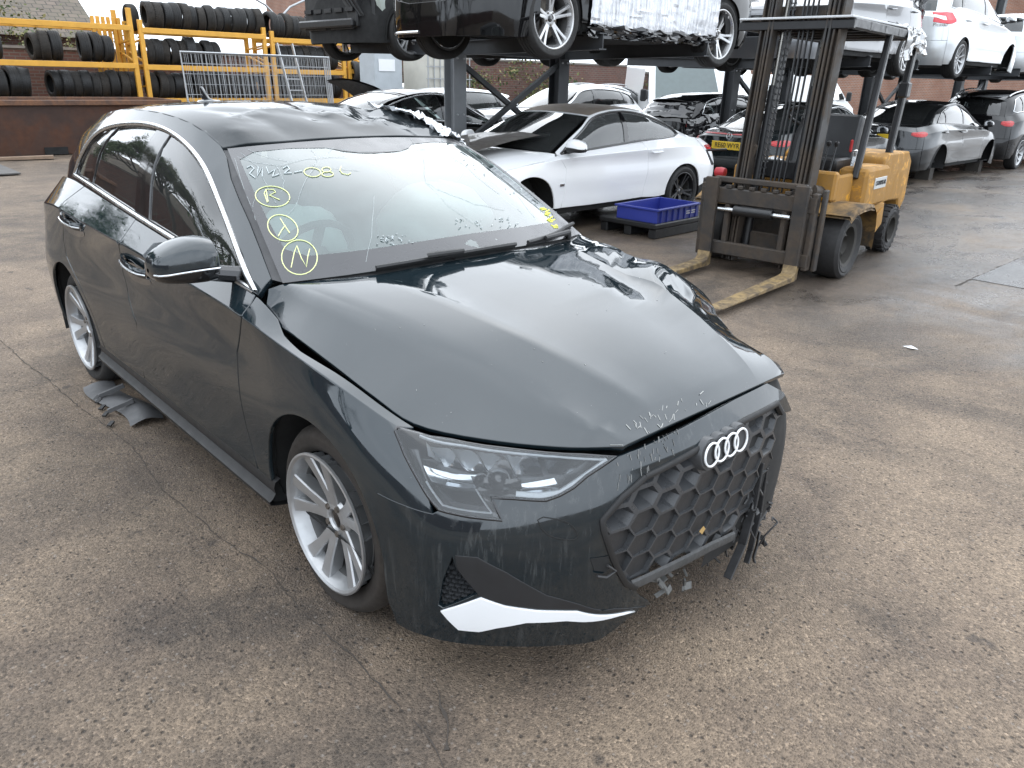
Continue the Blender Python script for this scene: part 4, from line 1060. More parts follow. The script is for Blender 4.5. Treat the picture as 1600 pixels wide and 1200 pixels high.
for s_ in ([(360, 244), (395, 252), (440, 258), (470, 252), (505, 246), (540, 248)], [(470, 222), (490, 240), (492, 250), (488, 262)], [(372, 236), (400, 262), (418, 290), (430, 320)], [(528, 226), (505, 244), (486, 268), (462, 320), (445, 345), (436, 380)], [(385, 235), (430, 248), (500, 262), (560, 268)],
            [(585, 310), (580, 370), (574, 410)], [(660, 250), (665, 285), (690, 300), (740, 318), (790, 330)], [(665, 285), (700, 320), (740, 350)], [(690, 236), (730, 262), (775, 300), (815, 335)], [(715, 222), (760, 262), (800, 300), (840, 345)], [(400, 300), (395, 330), (405, 350)], [(366, 250), (380, 300), (396, 345)], [(500, 232), (560, 240), (640, 236), (690, 228)],
            [(640, 205+12), (650, 232), (672, 238)], [(430, 262), (445, 285), (440, 300)]):
    p = [(u+random.uniform(-2, 2), v+random.uniform(-2, 2)) for u, v in s_]; P = on_surf(WS, dense_st(WS.at_px(p), 3), .0025)
    crack.tube([q+V3(np.random.uniform(-.003, .003, 3)) for q in P], .0005, 4)
o = crack.build('cracks', M_CRACK, hero)
bits = MB()
for k in range(90):
    f = random.random()
    if k < 30: u, v = 610+random.gauss(0, 14), 375+random.gauss(0, 5)
    elif k < 60: u, v = 770+random.uniform(-60, 40), 350-random.uniform(-8, 10)
    else: u, v = 690+f*190, 225+f*120+random.gauss(0, 8)
    p = on_surf(WS, WS.at_px([(u, v)]), .004)[0]; d = np.random.uniform(-1, 1, 3)*random.uniform(.002, .006); bits.bar(p-d, p+d, .003, .002)
o = bits.build('glass_crumbs', M_CRACK, hero); o['kind'] = 'stuff'
# rear-view mirror and camera pod behind the screen, tax-disc holder
pod = WS.at_px([(560, 222), (600, 218), (640, 222), (648, 250), (640, 262), (622, 262), (600, 246)])
mb = MB(); a, b = on_surf(WS, pod, -.004), on_surf(WS, pod, -.05); n = len(pod); mb.add(list(a)+list(b), [tuple(range(n))]+[(i, (i+1) % n, n+(i+1) % n, n+i) for i in range(n)]); mb.build('camera_pod', simple('pod_grey', (.16, .15, .16), .6), hero)
# ------------------------------------------------------------------ cabin
mb = MB(); mb.box((-.62, 0, .86), (.46, 1.38, .20)); mb.box((-.46, 0, .90), (.26, 1.20, .08)); mb.build('dashboard', M_DASH, hero, bevel=.05, segs=3)
sw = MB(); c = V3((-.90, -.36, .93)); ax_ = unit((-.85, 0, .5)); u, v, _ = frame(ax_)
sw.tube([c+(u*math.cos(t)+v*math.sin(t))*.185 for t in np.linspace(0, 2*PI, 29)[:-1]], .015, 8, closed=True); sw.cyl(c-ax_*.08, c+ax_*.0, .06, .075, 14)
for t in (0, PI/2, PI): sw.bar(c, c+(u*math.cos(t)+v*math.sin(t))*.18, .035, .02, up=ax_)
sw.build('steering_wheel', M_DASH, hero)
for y in (-.36, .36):
    mb = MB(); mb.box((-1.40, y, .56), (.50, .50, .16)); R = Matrix.Rotation(rad(-14), 3, 'Y'); mb.box((-1.70, y, .86), (.15, .48, .62), R); mb.box((-1.80, y, 1.23), (.10, .26, .18), R); mb.build('front_seat', M_SEAT, hero, bevel=.04, segs=2)
mb = MB(); mb.box((-2.25, 0, .56), (.5, 1.25, .18)); mb.box((-2.58, 0, .86), (.16, 1.25, .6), Matrix.Rotation(rad(-16), 3, 'Y')); mb.build('rear_seat', M_SEAT, hero, bevel=.04, segs=2)
mb = MB(); mb.box((-1.6, 0, .36), (2.6, 1.36, .06)); mb.build('cabin_floor', M_DARK, hero)
for sd in (-1, 1):
    mb = MB(); mb.box((-1.45, sd*.74, .68), (1.7, .05, .48)); mb.build('door_lining', M_DASH, hero)
M_BAG = simple('airbag_cloth', (.46, .48, .48), .85, var=.06, bump=.15)
def cushion(name, c, r_, seed):
    rs = np.random.RandomState(seed); mb = MB(); G = []
    for i in range(13):
        a = -PI/2+PI*i/12; row = []
        for j in range(25):
            b = 2*PI*(j % 24)/24; k = 1+.06*math.sin(3*b+seed)+.05*math.sin(5*a+2*b)
            row.append((c[0]+r_[0]*math.cos(a)*math.cos(b)*k, c[1]+r_[1]*math.cos(a)*math.sin(b)*k, c[2]+r_[2]*math.sin(a)*k))
        G.append(row)
    mb.grid(G); return mb.build(name, M_BAG, hero, smooth=70)
cushion('passenger_airbag', (-.98, .36, 1.02), (.20, .30, .16), 1); cushion('driver_airbag', (-1.0, -.36, .95), (.10, .22, .18), 2)
for sd in (-1, 1): cushion('curtain_airbag', (-1.75, sd*.60, 1.24), (.75, .05, .17), 3+sd) if sd > 0 else None
# crumpled clear film taped over the far roof edge and scrapes on the nose
def film(parent, name, m, pts, jit, n, size, seed):
    """thin crumpled sheet made of folded facets"""
    rnd = np.random.RandomState(seed); mb = MB(); P = np.array(pts); a, b = P.shape[:2]
    from_idx = [(i*(a-1)/(n-1), j*(b-1)/(n-1)) for i in range(n) for j in range(n)]
    S = Surf(P); V = S.ev(from_idx)+rnd.normal(0, jit, (n*n, 3)); G = V.reshape(n, n, 3)
    mb.grid([[tuple(q) for q in r] for r in G]); return mb.build(name, m, parent, smooth=15)
M_FILM = simple('white_plastic_film', (.66, .68, .70), .16, var=.15, nscale=20, coat=.6)
rl = [[(-1.78, .50, 1.492), (-1.78, .60, 1.476), (-1.78, .66, 1.42)], [(-1.5, .50, 1.480), (-1.5, .605, 1.455), (-1.5, .67, 1.39)], [(-1.25, .48, 1.440), (-1.28, .60, 1.415), (-1.28, .66, 1.34)], [(-1.12, .48, 1.382), (-1.10, .585, 1.365), (-1.08, .65, 1.28)]]
film(hero, 'plastic_film', M_FILM, rl, .007, 26, 0, 5)
scr = MB(); random.seed(11)
for k in range(85):
    if k < 34: u, v = random.uniform(985, 1110), 0; v = 690-(u-985)*.50+random.uniform(-26, 10)
    elif k < 70: u, v = random.uniform(880, 1110), random.uniform(380, 470)
    else: u, v = random.uniform(500, 1150), random.uniform(470, 660)
    st = HD.at_px([(u, v)], k=40)[0]; p = on_surf(HD, [st, (st[0]-random.uniform(.03, .26)*(1 if k < 34 else .12), st[1]+random.uniform(.01, .10)*(1 if k < 34 else .12))], .0012)
    scr.bar(p[0], p[1], random.uniform(.0006, .0016) if k > 50 else random.uniform(.0008, .0028), .0006)
o = scr.build('paint_scrapes', simple('scraped_primer', (.30, .30, .285), .7, var=.3), hero); o['kind'] = 'stuff'
scr = MB()
for k in range(40):
    if k < 40: u, v = random.uniform(960, 1060), 0; v = 725-(u-960)*.55+random.uniform(-6, 34)
    else: u, v = random.uniform(780, 940), random.uniform(800, 930)
    st = FR.at_px([(u, v)], k=40)[0]; p = on_surf(FR, [st, (st[0]+random.uniform(-.03, .03), max(0, st[1]-random.uniform(.05, .8 if k >= 40 else .3)))], .0012)
    scr.bar(p[0], p[1], random.uniform(.0003, .0006) if k >= 40 else random.uniform(.001, .003), .0008)
o = scr.build('bumper_scratches', simple('scratch_grey', (.16, .16, .155), .7, var=.4), hero); o['kind'] = 'stuff'
# ------------------------------------------------------------------ yard
def ground_mat(name, base_a, base_b, dark, wet=0.0, seed=0.0, agg=1.0):
    t = NT(name)
    v = t.mapped((1, 1, 1))
    fineb = t.noise(14, 8, .75, vec=v)
    def rough_(n, k=.30): return t.math('ADD', n, t.math('MULTIPLY', t.math('SUBTRACT', fineb, .5), k))
    big = rough_(t.noise(.34, 9, .66, vec=v, dist=.9), .22)
    mid = rough_(t.noise(1.5, 10, .70, vec=v, dist=.5), .30)
    blot = rough_(t.noise(.85, 9, .68, vec=t.mapped((1.2, .75, 1), (0, 0, .35)), dist=.6), .34)
    c = t.mix(t.ramp(mid, [(.36, 0), (.64, 1)]), base_a, base_b)
    c = t.mix(t.math('MULTIPLY', t.ramp(big, [(.44, 0), (.60, 1)]), .62), c, dark)
    c = t.mix(t.math('MULTIPLY', t.ramp(blot, [(.52, 0), (.68, 1)]), .66), c, tuple(x*.9 for x in dark))
    c = t.mix(t.math('MULTIPLY', t.ramp(rough_(t.noise(.6, 8, .65, vec=t.mapped((1, 1, 1), (0, 0, 2))), .3), [(.56, 0), (.70, 1)]), .45), c, tuple(min(1, x*1.25) for x in base_b))
    # exposed aggregate: pale and dark stones and pits
    v1 = t.n('ShaderNodeTexVoronoi'); v1.inputs['Scale'].default_value = 150; t.l(v, v1.inputs['Vector'])
    v2 = t.n('ShaderNodeTexVoronoi'); v2.inputs['Scale'].default_value = 58; t.l(v, v2.inputs['Vector'])
    sep = t.n('ShaderNodeSeparateColor'); t.l(v1.outputs['Color'], sep.inputs[0])
    tone = t.ramp(sep.outputs[0], [(0, .52), (.35, .87), (.7, 1.08), (.93, 1.35), (1, 1.9)])
    sep2 = t.n('ShaderNodeSeparateColor'); t.l(v2.outputs['Color'], sep2.inputs[0])
    pit = t.math('MULTIPLY', t.ramp(sep2.outputs[1], [(.80, 0), (.86, 1)]), t.ramp(v2.outputs['Distance'], [(.15, 1), (.40, 0)]))
    peb = t.math('MULTIPLY', t.ramp(sep2.outputs[1], [(.10, 1), (.14, 0)]), t.ramp(v2.outputs['Distance'], [(.15, 1), (.38, 0)]))
    c = t.mix(.85*agg, c, tone, 'MULTIPLY')
    c = t.mix(t.math('MULTIPLY', pit, .75), c, (.018, .015, .013))
    c = t.mix(t.math('MULTIPLY', peb, .5), c, (.24, .21, .185))
    spots = t.ramp(t.noise(5.5, 3, .5, vec=v), [(.70, 0), (.735, 1)])
    c = t.mix(t.math('MULTIPLY', spots, .6), c, (.022, .019, .018))
    # damp area towards the parked forklift and beyond
    px_ = t.n('ShaderNodeSeparateXYZ'); t.l(t.coord(), px_.inputs[0])
    region = t.ramp(t.math('ADD', t.math('MULTIPLY', px_.outputs[1], .10), t.math('MULTIPLY', t.noise(.5, 6, .6, vec=v, dist=1), .9)), [(.74, 0), (1.04, 1)])
    w = t.math('MULTIPLY', region, t.ramp(rough_(t.noise(1.7, 9, .68, vec=t.mapped((1, .5, 1)), dist=.6), .35), [(.36, .35), (.66, 1)]))
    w = t.math('ADD', w, wet, clamp=True)
    c = t.mix(t.math('MULTIPLY', w, .74), c, (.026, .026, .027))
    r = t.ramp(w, [(0, .78), (.6, .38), (1, .13)])
    h = t.math('ADD', t.math('MULTIPLY', t.ramp(v1.outputs['Distance'], [(0, 1), (.6, 0)]), 1.0), t.math('MULTIPLY', pit, -1.6))
    h = t.math('MULTIPLY', h, t.ramp(w, [(0, 1), (1, .35)]))
    t.bsdf(c, r, 0, spec=.5, bump=h, bstr=.8, bdist=.005)
    return t.m
M_GROUND = ground_mat('yard_concrete', (.128, .094, .068), (.212, .158, .110), (.042, .034, .028))
g = MB(); g.grid([[(x, y, 0) for y in np.linspace(-260, 320, 30)] for x in np.linspace(-330, 250, 30)][::-1])
setting(g.build('ground', M_GROUND))
M_ASPH = ground_mat('asphalt_patch', (.15, .15, .15), (.20, .195, .19), (.10, .10, .10), wet=.25)
g = MB(); g.grid([[(x, y, .004) for y in np.linspace(6.0, 12.5, 8)] for x in np.linspace(-.235, 6, 8)][::-1]); setting(g.build('asphalt_patch', M_ASPH))
def crack(path, w, seed):
    rnd = random.Random(seed); mb = MB(); L, R = [], []
    P = [V3(p) for p in path]; D = []
    for a, b in zip(P[:-1], P[1:]):
        n = max(2, int(np.linalg.norm(b-a)/.03)); D += [a+(b-a)*i/n for i in range(n)]
    off = 0
    for i, p in enumerate(D):
        d = unit(D[min(i+1, len(D)-1)]-D[max(i-1, 0)]); s_ = V3((-d[1], d[0])); off = off*.6+rnd.uniform(-.006, .006); ww = w*rnd.uniform(.1, 1.9)
        L.append((p[0]+s_[0]*(off+ww), p[1]+s_[1]*(off+ww), .003)); R.append((p[0]+s_[0]*(off-ww), p[1]+s_[1]*(off-ww), .003))
    mb.grid([R, L]); return setting(mb.build('ground_crack', simple('crack_dirt', (.052, .043, .036), .95, var=.4)))
crack([(-2.21, -1.03), (-1.68, -.98), (-1.08, -1.02), (-.62, -.99), (-.3, -.94), (-.04, -.96), (.29, -.95), (.48, -.96), (.65, -.97), (.80, -1.0)], .0017, 1)
crack([(-6.5, -1.3), (-4.5, -1.15), (-2.21, -1.03)], .002, 2)
crack([(.55, -.84), (.66, -.90), (.76, -.97)], .004, 4)
crack([(-.236, 5.6), (-.236, 9)], .008, 6)
chip = MB(); rnd = random.Random(5)
for k in range(1500):
    x, y = rnd.uniform(-6, 3), rnd.uniform(-3, 9)
    s_ = rnd.uniform(.002, .006); a = rnd.uniform(0, PI); c_, q = math.cos(a)*s_, math.sin(a)*s_
    chip.add([(x+c_, y+q, .0005), (x-q, y+c_, .0005), (x-c_*1.3, y-q, .0005), (x+q, y-c_*.8, .0005), (x, y, s_*.9)], [(0, 1, 4), (1, 2, 4), (2, 3, 4), (3, 0, 4)])
o = chip.build('grit', simple('grit_stone', (.17, .145, .12), .9, var=.6, nscale=60)); o['kind'] = 'stuff'
t_ = MB(); t_.add([(1.02, 2.42, .004), (1.10, 2.46, .012), (1.09, 2.52, .02), (1.03, 2.50, .006)], [(0, 1, 2, 3)])
M_YEL = simple('rack_yellow_paint', (.52, .25, .035), .5, var=.35, nscale=5, bump=.05)
def rusty(name, col, rust, amt=.5, sc=4):
    t = NT(name); n = t.noise(sc, 8, .65, dist=.6); c = t.mix(t.ramp(n, [(.5-.12*amt, 0), (.62, 1)]), rust, col)
    c = t.mix(t.ramp(t.noise(sc*6, 5), [(.3, .55), (.7, 1)]), tuple(x*.6 for x in col), c); t.bsdf(c, t.ramp(n, [(.4, .85), (.65, .5)]), bump=t.noise(sc*14, 5), bstr=.25, bdist=.003); return t.m
M_RACK = simple('yellow_rack_paint', (.66, .34, .045), .5, var=.28, nscale=4, bump=.05)
M_SKIP = rusty('rusty_skip_steel', (.050, .028, .022), (.095, .040, .022), .9, 1.6)
M_SKIPRIM = rusty('skip_rim_rust', (.085, .045, .030), (.20, .095, .050), .9, 4)
M_GALV = simple('galvanised_steel', (.40, .41, .42), .42, metal=.6, var=.2)
M_DSTEEL = simple('dark_rack_steel', (.050, .053, .057), .5, metal=.3, var=.3, nscale=3, bump=.05)
M_GSTEEL = simple('grey_rack_steel', (.20, .21, .22), .5, metal=.3, var=.25, nscale=3)
# tyre racks along the back
RX = -18.3
def bay(y0, y1, label, beams, zt, posts=(True, True)):
    r = thing('tyre_rack', label, 'rack', (RX, y0, 0), 0, 'yellow tyre racks')
    L = y1-y0
    for yy, on in ((.06, posts[0]), (L-.06, posts[1])):
        if not on: continue
        for xx in (0, -1.05):
            MB().bar((xx, yy, 0), (xx, yy, zt), .10, .09, up=(1, 0, 0)).build('upright', M_RACK, r, bevel=.006)
        mb = MB()
        for k in range(5): mb.bar((0, yy, .3+k*.5), (-1.05, yy, .55+k*.5 if k % 2 else .2+k*.5), .04, .04)
        mb.build('brace', M_RACK, r)
    for z in beams:
        for xx in (.03, -1.05):
            MB().box((xx, L/2, z), (.05, L-.14, .115)).build('beam', M_RACK, r, bevel=.006)
        mb = MB()
        for k in range(int(L/.5)): mb.bar((0, .3+k*.5, z+.03), (-1.05, .3+k*.5, z+.03), .06, .04)
        mb.build('shelf_bars', M_RACK, r)
    return r
bay(-1.4, 1.8, 'yellow tyre rack bay furthest left, cut by the picture edge', [2.56, 1.72, .95], 3.0, (True, False))
bay(1.8, 4.85, 'yellow tyre rack bay behind the rusty skip', [2.53, 1.72, .95], 2.95, (False, True))
bay(4.95, 8.12, 'yellow tyre rack bay behind the leaning fence panels', [2.50, 1.70, .95], 2.72)
bay(8.22, 10.45, 'yellow tyre rack bay behind the ladder', [2.44, 1.68, .95], 2.65)
bay(10.5, 11.5, 'short yellow rack bay at the end holding two tyres', [1.73, 1.30], 2.35)
# stub frames stacked behind the first joint
r = thing('rack_frame_stack', 'stack of spare yellow rack frames standing behind the rack joint', 'rack frames', (RX-.7, 4.2, 0))
for k in range(6):
    MB().bar((-.05*k, k*.13, 1.5), (-.05*k, k*.13, 2.78), .08, .05, up=(1, 0, 0)).build('frame_post', M_RACK, r, bevel=.005)
# tyres
TY = []
for R_, r_, w_, bl, mm in ((.330, .215, .235, 0, M_RUBBER), (.315, .230, .215, 0, simple('dusty_rubber', (.026, .024, .022), .85, var=.4, nscale=9, bump=.1)), (.345, .225, .245, 44, simple('black_rubber', (.011, .011, .011), .6, var=.3, nscale=12)), (.322, .205, .205, 36, simple('brownish_rubber', (.030, .026, .022), .85, var=.5, nscale=7))):
    m_ = tyre_mesh(R_, r_, w_, n=40, blocks=bl); m_.materials.append(mm); TY.append((m_, R_, w_))
rt = random.Random(9)
ORD = ['leftmost', 'second from left', 'third from left', 'fourth from left', 'fifth from left', 'sixth from left', 'seventh from left', 'eighth from left', 'ninth from left', 'tenth from left', 'eleventh from left', 'twelfth from left', 'thirteenth from left', 'fourteenth from left']
def tyre_row(y0, y1, z, where, n=None, x=RX-.34, jig=.05):
    y = y0; k = 0
    while y < y1-.1 and (n is None or k < n):
        m_, R_, w_ = TY[rt.randrange(4)]
        sc = rt.uniform(.84, .96)
        o = bpy.data.objects.new('tyre', m_); COL.objects.link(o)
        o.location = (x+rt.uniform(-.04, .06), y+w_*sc*.52, z+R_*sc); o.scale = (sc,)*3
        o.rotation_euler = (rt.uniform(-.09, .09), rt.uniform(0, 6), rt.uniform(-.06, .06)*2)
        tag(o, ('black tyre '+where) if n == 1 else ORD[k]+' black tyre '+where, 'tyre', 'used tyres on the yellow racks'); y += w_*sc*1.0+rt.uniform(0, .012); k += 1
S3, S2, S1 = 2.60, 1.79, 1.01
tyre_row(1.75, 2.3, S3-.02, 'alone at the left end of the top shelf above the skip', 1)
tyre_row(1.95, 2.2, S2, 'at the picture edge on the middle shelf above the skip', 1)
tyre_row(2.72, 3.6, S2, 'in left trio on middle shelf above the skip', 3)
tyre_row(3.72, 4.7, S2, 'in right trio on middle shelf above the skip', 3)
tyre_row(1.5, 2.9, S1, 'in left group on bottom shelf above the skip', 5)
tyre_row(2.98, 4.8, S1, 'in long group on bottom shelf above the skip')
tyre_row(5.0, 5.2, S3-.1, 'set back at the left end of the second top shelf', 1, x=RX-.8)
tyre_row(5.25, 8.05, S3-.04, 'on the top shelf over the fence panels')
tyre_row(5.1, 8.05, S2-.02, 'on the middle shelf behind the fence panels', 9)
tyre_row(5.1, 8.0, S1, 'on the bottom shelf behind the fence panels')
tyre_row(8.3, 10.4, S3-.10, 'on the top shelf right of the ladder')
tyre_row(8.35, 10.3, S2-.04, 'on the middle shelf right of the ladder')
tyre_row(8.35, 10.3, S1, 'on the bottom shelf right of the ladder')
tyre_row(10.58, 11.1, 1.40, 'of the pair in the end rack bay', 2, x=RX+.02)
tyre_row(11.0, 12.6, .02, 'on the ground at the rack end', 5, x=RX+.8)
# rusty skip
sk = thing('skip', 'long rusty brown steel skip on the ground below the tyre racks', 'skip', (-16, 0, 0))
MB().grid([[(0, y, 0.02) for y in (-4.5, 4.55)], [(.10, y, .95) for y in (-4.5, 4.75)]]).grid([[(-1.75, y, 0.02) for y in (4.55, -4.5)], [(-1.85, y, .95) for y in (4.75, -4.5)]]).grid([[(0, 4.55, .02), (-1.75, 4.55, .02)], [(.10, 4.75, .95), (-1.85, 4.75, .95)]]).box((-.87, 0, .06), (1.7, 9, .06)).build('body', M_SKIP, sk)
mb = MB(); mb.box((.12, .12, 1.0), (.10, 9.3, .10)); mb.box((-1.87, .12, 1.0), (.10, 9.3, .10)); mb.box((-.87, 4.79, 1.0), (2.0, .08, .10)); mb.build('rim', M_SKIPRIM, sk, bevel=.01)
for y in (-3, -1.2, .2, 3.4): MB().box((.045, y, .5), (.05, .08, .9)).build('rib', M_SKIP, sk, bevel=.01) if y < -1 else None
MB().box((.02, 2.25, .09), (.04, .42, .14)).build('fork_pocket', M_DARK, sk)
# leaning mesh fence panels
for k in range(4):
    f = thing('mesh_fence_panel', ['galvanised mesh fence panel at the front of the leaning stack', 'second galvanised mesh fence panel in the leaning stack', 'third galvanised mesh fence panel in the leaning stack', 'galvanised mesh fence panel at the back of the leaning stack'][k], 'fence panel', (-15.5-k*.10, 4.85+k*.05, 0), 0, 'mesh fence panels leaning in a stack')
    f.rotation_euler = (0, rad(-5-k*.6), rad(.8*k-1))
    mb = MB(); c = .045
    mb.tube([(0, 0, 0), (0, 0, 2.02), (0, 3.5, 2.02), (0, 3.5, 0)], .021, 8); mb.tube([(0, 0, .12), (0, 3.5, .12)], .016, 6); mb.build('frame', M_GALV, f)
    mb = MB(); step = .075 if k == 0 else .11
    for i in range(1, int(3.5/step)): mb.bar((0, i*step, .12), (0, i*step, 2.0), .005, .005, up=(1, 0, 0))
    for i in range(1, 9): mb.bar((.004, 0, .12+i*.21), (.004, 3.5, .12+i*.21), .005, .005)
    o = mb.build('mesh_wires', M_GALV, f, smooth=None); o['kind'] = 'stuff'
ld = thing('ladder', 'aluminium ladder leaning against the tyre rack behind the fence panels', 'ladder', (-17.3, 8.3, 0))
for y in (0, .42): MB().bar((.15, y, 0), (-.55, y*1.0-.12, 2.35), .03, .07).build('stile', M_GALV, ld)
for k in range(8): q = .15+k*.27; MB().cyl((.15-.3*q, -.05*q, q), (.15-.3*q, .42-.05*q, q), .015, n=6).build('rung', M_GALV, ld)
# plywood and plank by the skip
bd = MB(); bd.box((0, 0, .03), (1.5, .9, .02)); tag(bd.build('board', simple('grey_board', (.10, .095, .09), .8, var=.4), None, loc=(-13.6, .5, 0)), 'dark flat board lying on the ground in front of the skip', 'board'); 
pl = MB().bar((-15.5, .6, .03), (-15.2, 2.0, .05), .2, .05); tag(pl.build('plank', simple('weathered_wood', (.24, .17, .12), .85, var=.4, nscale=10)), 'weathered wooden plank on the ground beside the skip', 'plank')
pl = MB().bar((-15.6, 1.15, .05), (-15.75, .9, 1.0), .09, .05); tag(pl.build('plank', MATS['weathered_wood']), 'wooden plank leaning against the rusty skip', 'plank')
# brick walls, house and planting behind the racks
def brick_mat(name, a, b, mortar, sc=1.0):
    t = NT(name); br = t.n('ShaderNodeTexBrick'); br.inputs['Color1'].default_value = (*a, 1); br.inputs['Color2'].default_value = (*b, 1); br.inputs['Mortar'].default_value = (*mortar, 1)
    br.inputs['Scale'].default_value = 1; br.inputs['Mortar Size'].default_value = .012; br.inputs['Brick Width'].default_value = .225; br.inputs['Row Height'].default_value = .075
    mp = t.n('ShaderNodeMapping'); t.l(t.coord(), mp.inputs[0]); sx = t.n('ShaderNodeSeparateXYZ'); t.l(mp.outputs[0], sx.inputs[0]); cx = t.n('ShaderNodeCombineXYZ')
    t.l(t.math('ADD', sx.outputs[0], sx.outputs[1]), cx.inputs[0]); t.l(sx.outputs[2], cx.inputs[1]); t.l(cx.outputs[0], br.inputs['Vector'])
    c = t.mix(t.ramp(t.noise(.8, 7, .65), [(.3, .35), (.7, 1)]), tuple(x*.45 for x in a), br.outputs[0]); t.bsdf(c, .9, bump=br.outputs['Fac'], bstr=-.4, bdist=.01); return t.m
M_BRICK = brick_mat('dark_red_brick', (.17, .075, .055), (.11, .060, .050), (.16, .14, .12))
M_BRICK2 = brick_mat('orange_brick', (.32, .14, .085), (.25, .12, .08), (.30, .26, .22))
def wall(name, label, p0, p1, h, th, m, cop=None):
    w = thing(name, label, 'wall', (0, 0, 0)); d = unit(V3(p1)-V3(p0)); n = V3((-d[1], d[0], 0)); p0, p1 = V3((*p0, 0)), V3((*p1, 0)); c = (p0+p1)/2
    MB().bar(p0+V3((0, 0, h/2)), p1+V3((0, 0, h/2)), th, h).build('brickwork', m, w)
    if cop: MB().bar(p0+V3((0, 0, h+.03)), p1+V3((0, 0, h+.03)), th+.08, .06).build('coping', cop, w)
    return w
M_STONE = simple('weathered_stone', (.22, .20, .18), .85, var=.3)
wall('brick_wall', 'dark brick yard wall behind the tyre racks', (-20.6, -12), (-20.6, 11.8), 2.05, .3, M_BRICK, M_STONE)
wall('brick_wall', 'brick boundary wall with painted lettering beyond the second row of cars', (-19.6, 11.9), (-19.6, 31), 2.2, .3, M_BRICK, M_STONE)
wall('brick_wall', 'orange brick wall far beyond the right end of the car rack', (-19.4, 31.2), (-8, 52), 3.4, .3, M_BRICK2, None)
hs_ = thing('house', 'house with a brown tiled roof behind the left tyre rack', 'house', (-33, -6, 0))
MB().box((0, 0, 1.4), (7, 26, 2.8)).build('house_wall', M_BRICK, hs_)
def tile_mat(name):
    t = NT(name); br = t.n('ShaderNodeTexBrick'); br.inputs['Color1'].default_value = (.16, .125, .10, 1); br.inputs['Color2'].default_value = (.11, .09, .075, 1); br.inputs['Mortar'].default_value = (.045, .04, .035, 1)
    br.inputs['Scale'].default_value = 1; br.inputs['Brick Width'].default_value = .32; br.inputs['Row Height'].default_value = .26; br.inputs['Mortar Size'].default_value = .03; br.inputs['Mortar Smooth'].default_value = .8
    sx = t.n('ShaderNodeSeparateXYZ'); t.l(t.coord(), sx.inputs[0]); cx = t.n('ShaderNodeCombineXYZ'); t.l(sx.outputs[1], cx.inputs[0]); t.l(t.math('MULTIPLY', sx.outputs[0], 1.25), cx.inputs[1]); t.l(cx.outputs[0], br.inputs['Vector'])
    c = t.mix(t.ramp(t.noise(1.2, 6), [(.35, 0), (.7, .5)]), br.outputs[0], (.13, .12, .08)); t.bsdf(c, .85, bump=br.outputs['Fac'], bstr=-.6, bdist=.03); return t.m
MB().grid([[(4.2, -13.3, 2.6), (4.2, 13.3, 2.6)], [(0, -13.3, 5.2), (0, 13.3, 5.2)], [(-4.2, -13.3, 2.6), (-4.2, 13.3, 2.6)]]).build('roof', tile_mat('brown_roof_tiles'), hs_, smooth=None)
MB().box((0, 13.8-5.5, 5.5), (.6, .6, 1.2)).build('chimney', M_BRICK2, hs_)
fh = thing('brick_building', 'distant brick building with a flat top above the tyre racks', 'building', (-44, 25, 0)); MB().box((0, 0, 3.6), (6, 5, 7.2)).build('building_wall', M_BRICK2, fh); MB().box((-2, 5, 3.2), (6, 6, 6.4)).build('side_wing', M_STONE, fh)
fh = thing('brick_building', 'brick building behind the raised silver cars at the right edge', 'building', (-12, 56, 0)); MB().box((0, 0, 5), (12, 7, 10)).build('building_wall', M_BRICK2, fh)
lp = thing('street_lamp', 'grey double-armed street lamp against the sky above the racks', 'street lamp', (-27, 13.0, 0))
mb = MB(); mb.tube([(0, 0, 0), (0, 0, 3.6)], [.07, .05], 8); mb.build('pole', M_GALV, lp)
for s_ in (-1, 1): MB().tube([(0, 0, 3.5), (0, .5*s_, 3.95), (0, 1.3*s_, 4.3)], .04, 6).build('lamp_arm', M_GALV, lp)
ct = thing('container_tank', 'white caged liquid container behind the raised black bonnet', 'tank', (-13.2, 9.6, 0))
ct['label'] = 'white caged liquid tank behind the cars under the rack'
for k in range(2):
    MB().box((0, .1, .65+k*1.15), (1.0, 1.15, 1.0)).build('tank_body', simple('cloudy_tank_plastic', (.52, .50, .44), .5, var=.2, nscale=3), ct, bevel=.06)
    mb = MB()
    for i in range(8): mb.bar((.53, -.5+i*.17, .12+k*1.15), (.53, -.5+i*.17, 1.2+k*1.15), .02, .02, up=(1, 0, 0))
    for i in range(5): mb.bar((.54, -.55, .2+i*.25+k*1.15), (.54, .75, .2+i*.25+k*1.15), .02, .02)
    mb.build('tank_cage', M_GALV, ct)
cb = thing('cabinet', 'pale grey cabinet with a white notice beside the caged tank', 'cabinet', (-13.4, 8.35, 0))
MB().box((0, 0, 1.05), (.6, .72, 2.1)).build('cabinet_body', simple('pale_grey_paint', (.42, .45, .47), .5), cb, bevel=.01); MB().box((.31, -.05, 1.85), (.012, .42, .24)).build('notice', M_WHITE, cb)
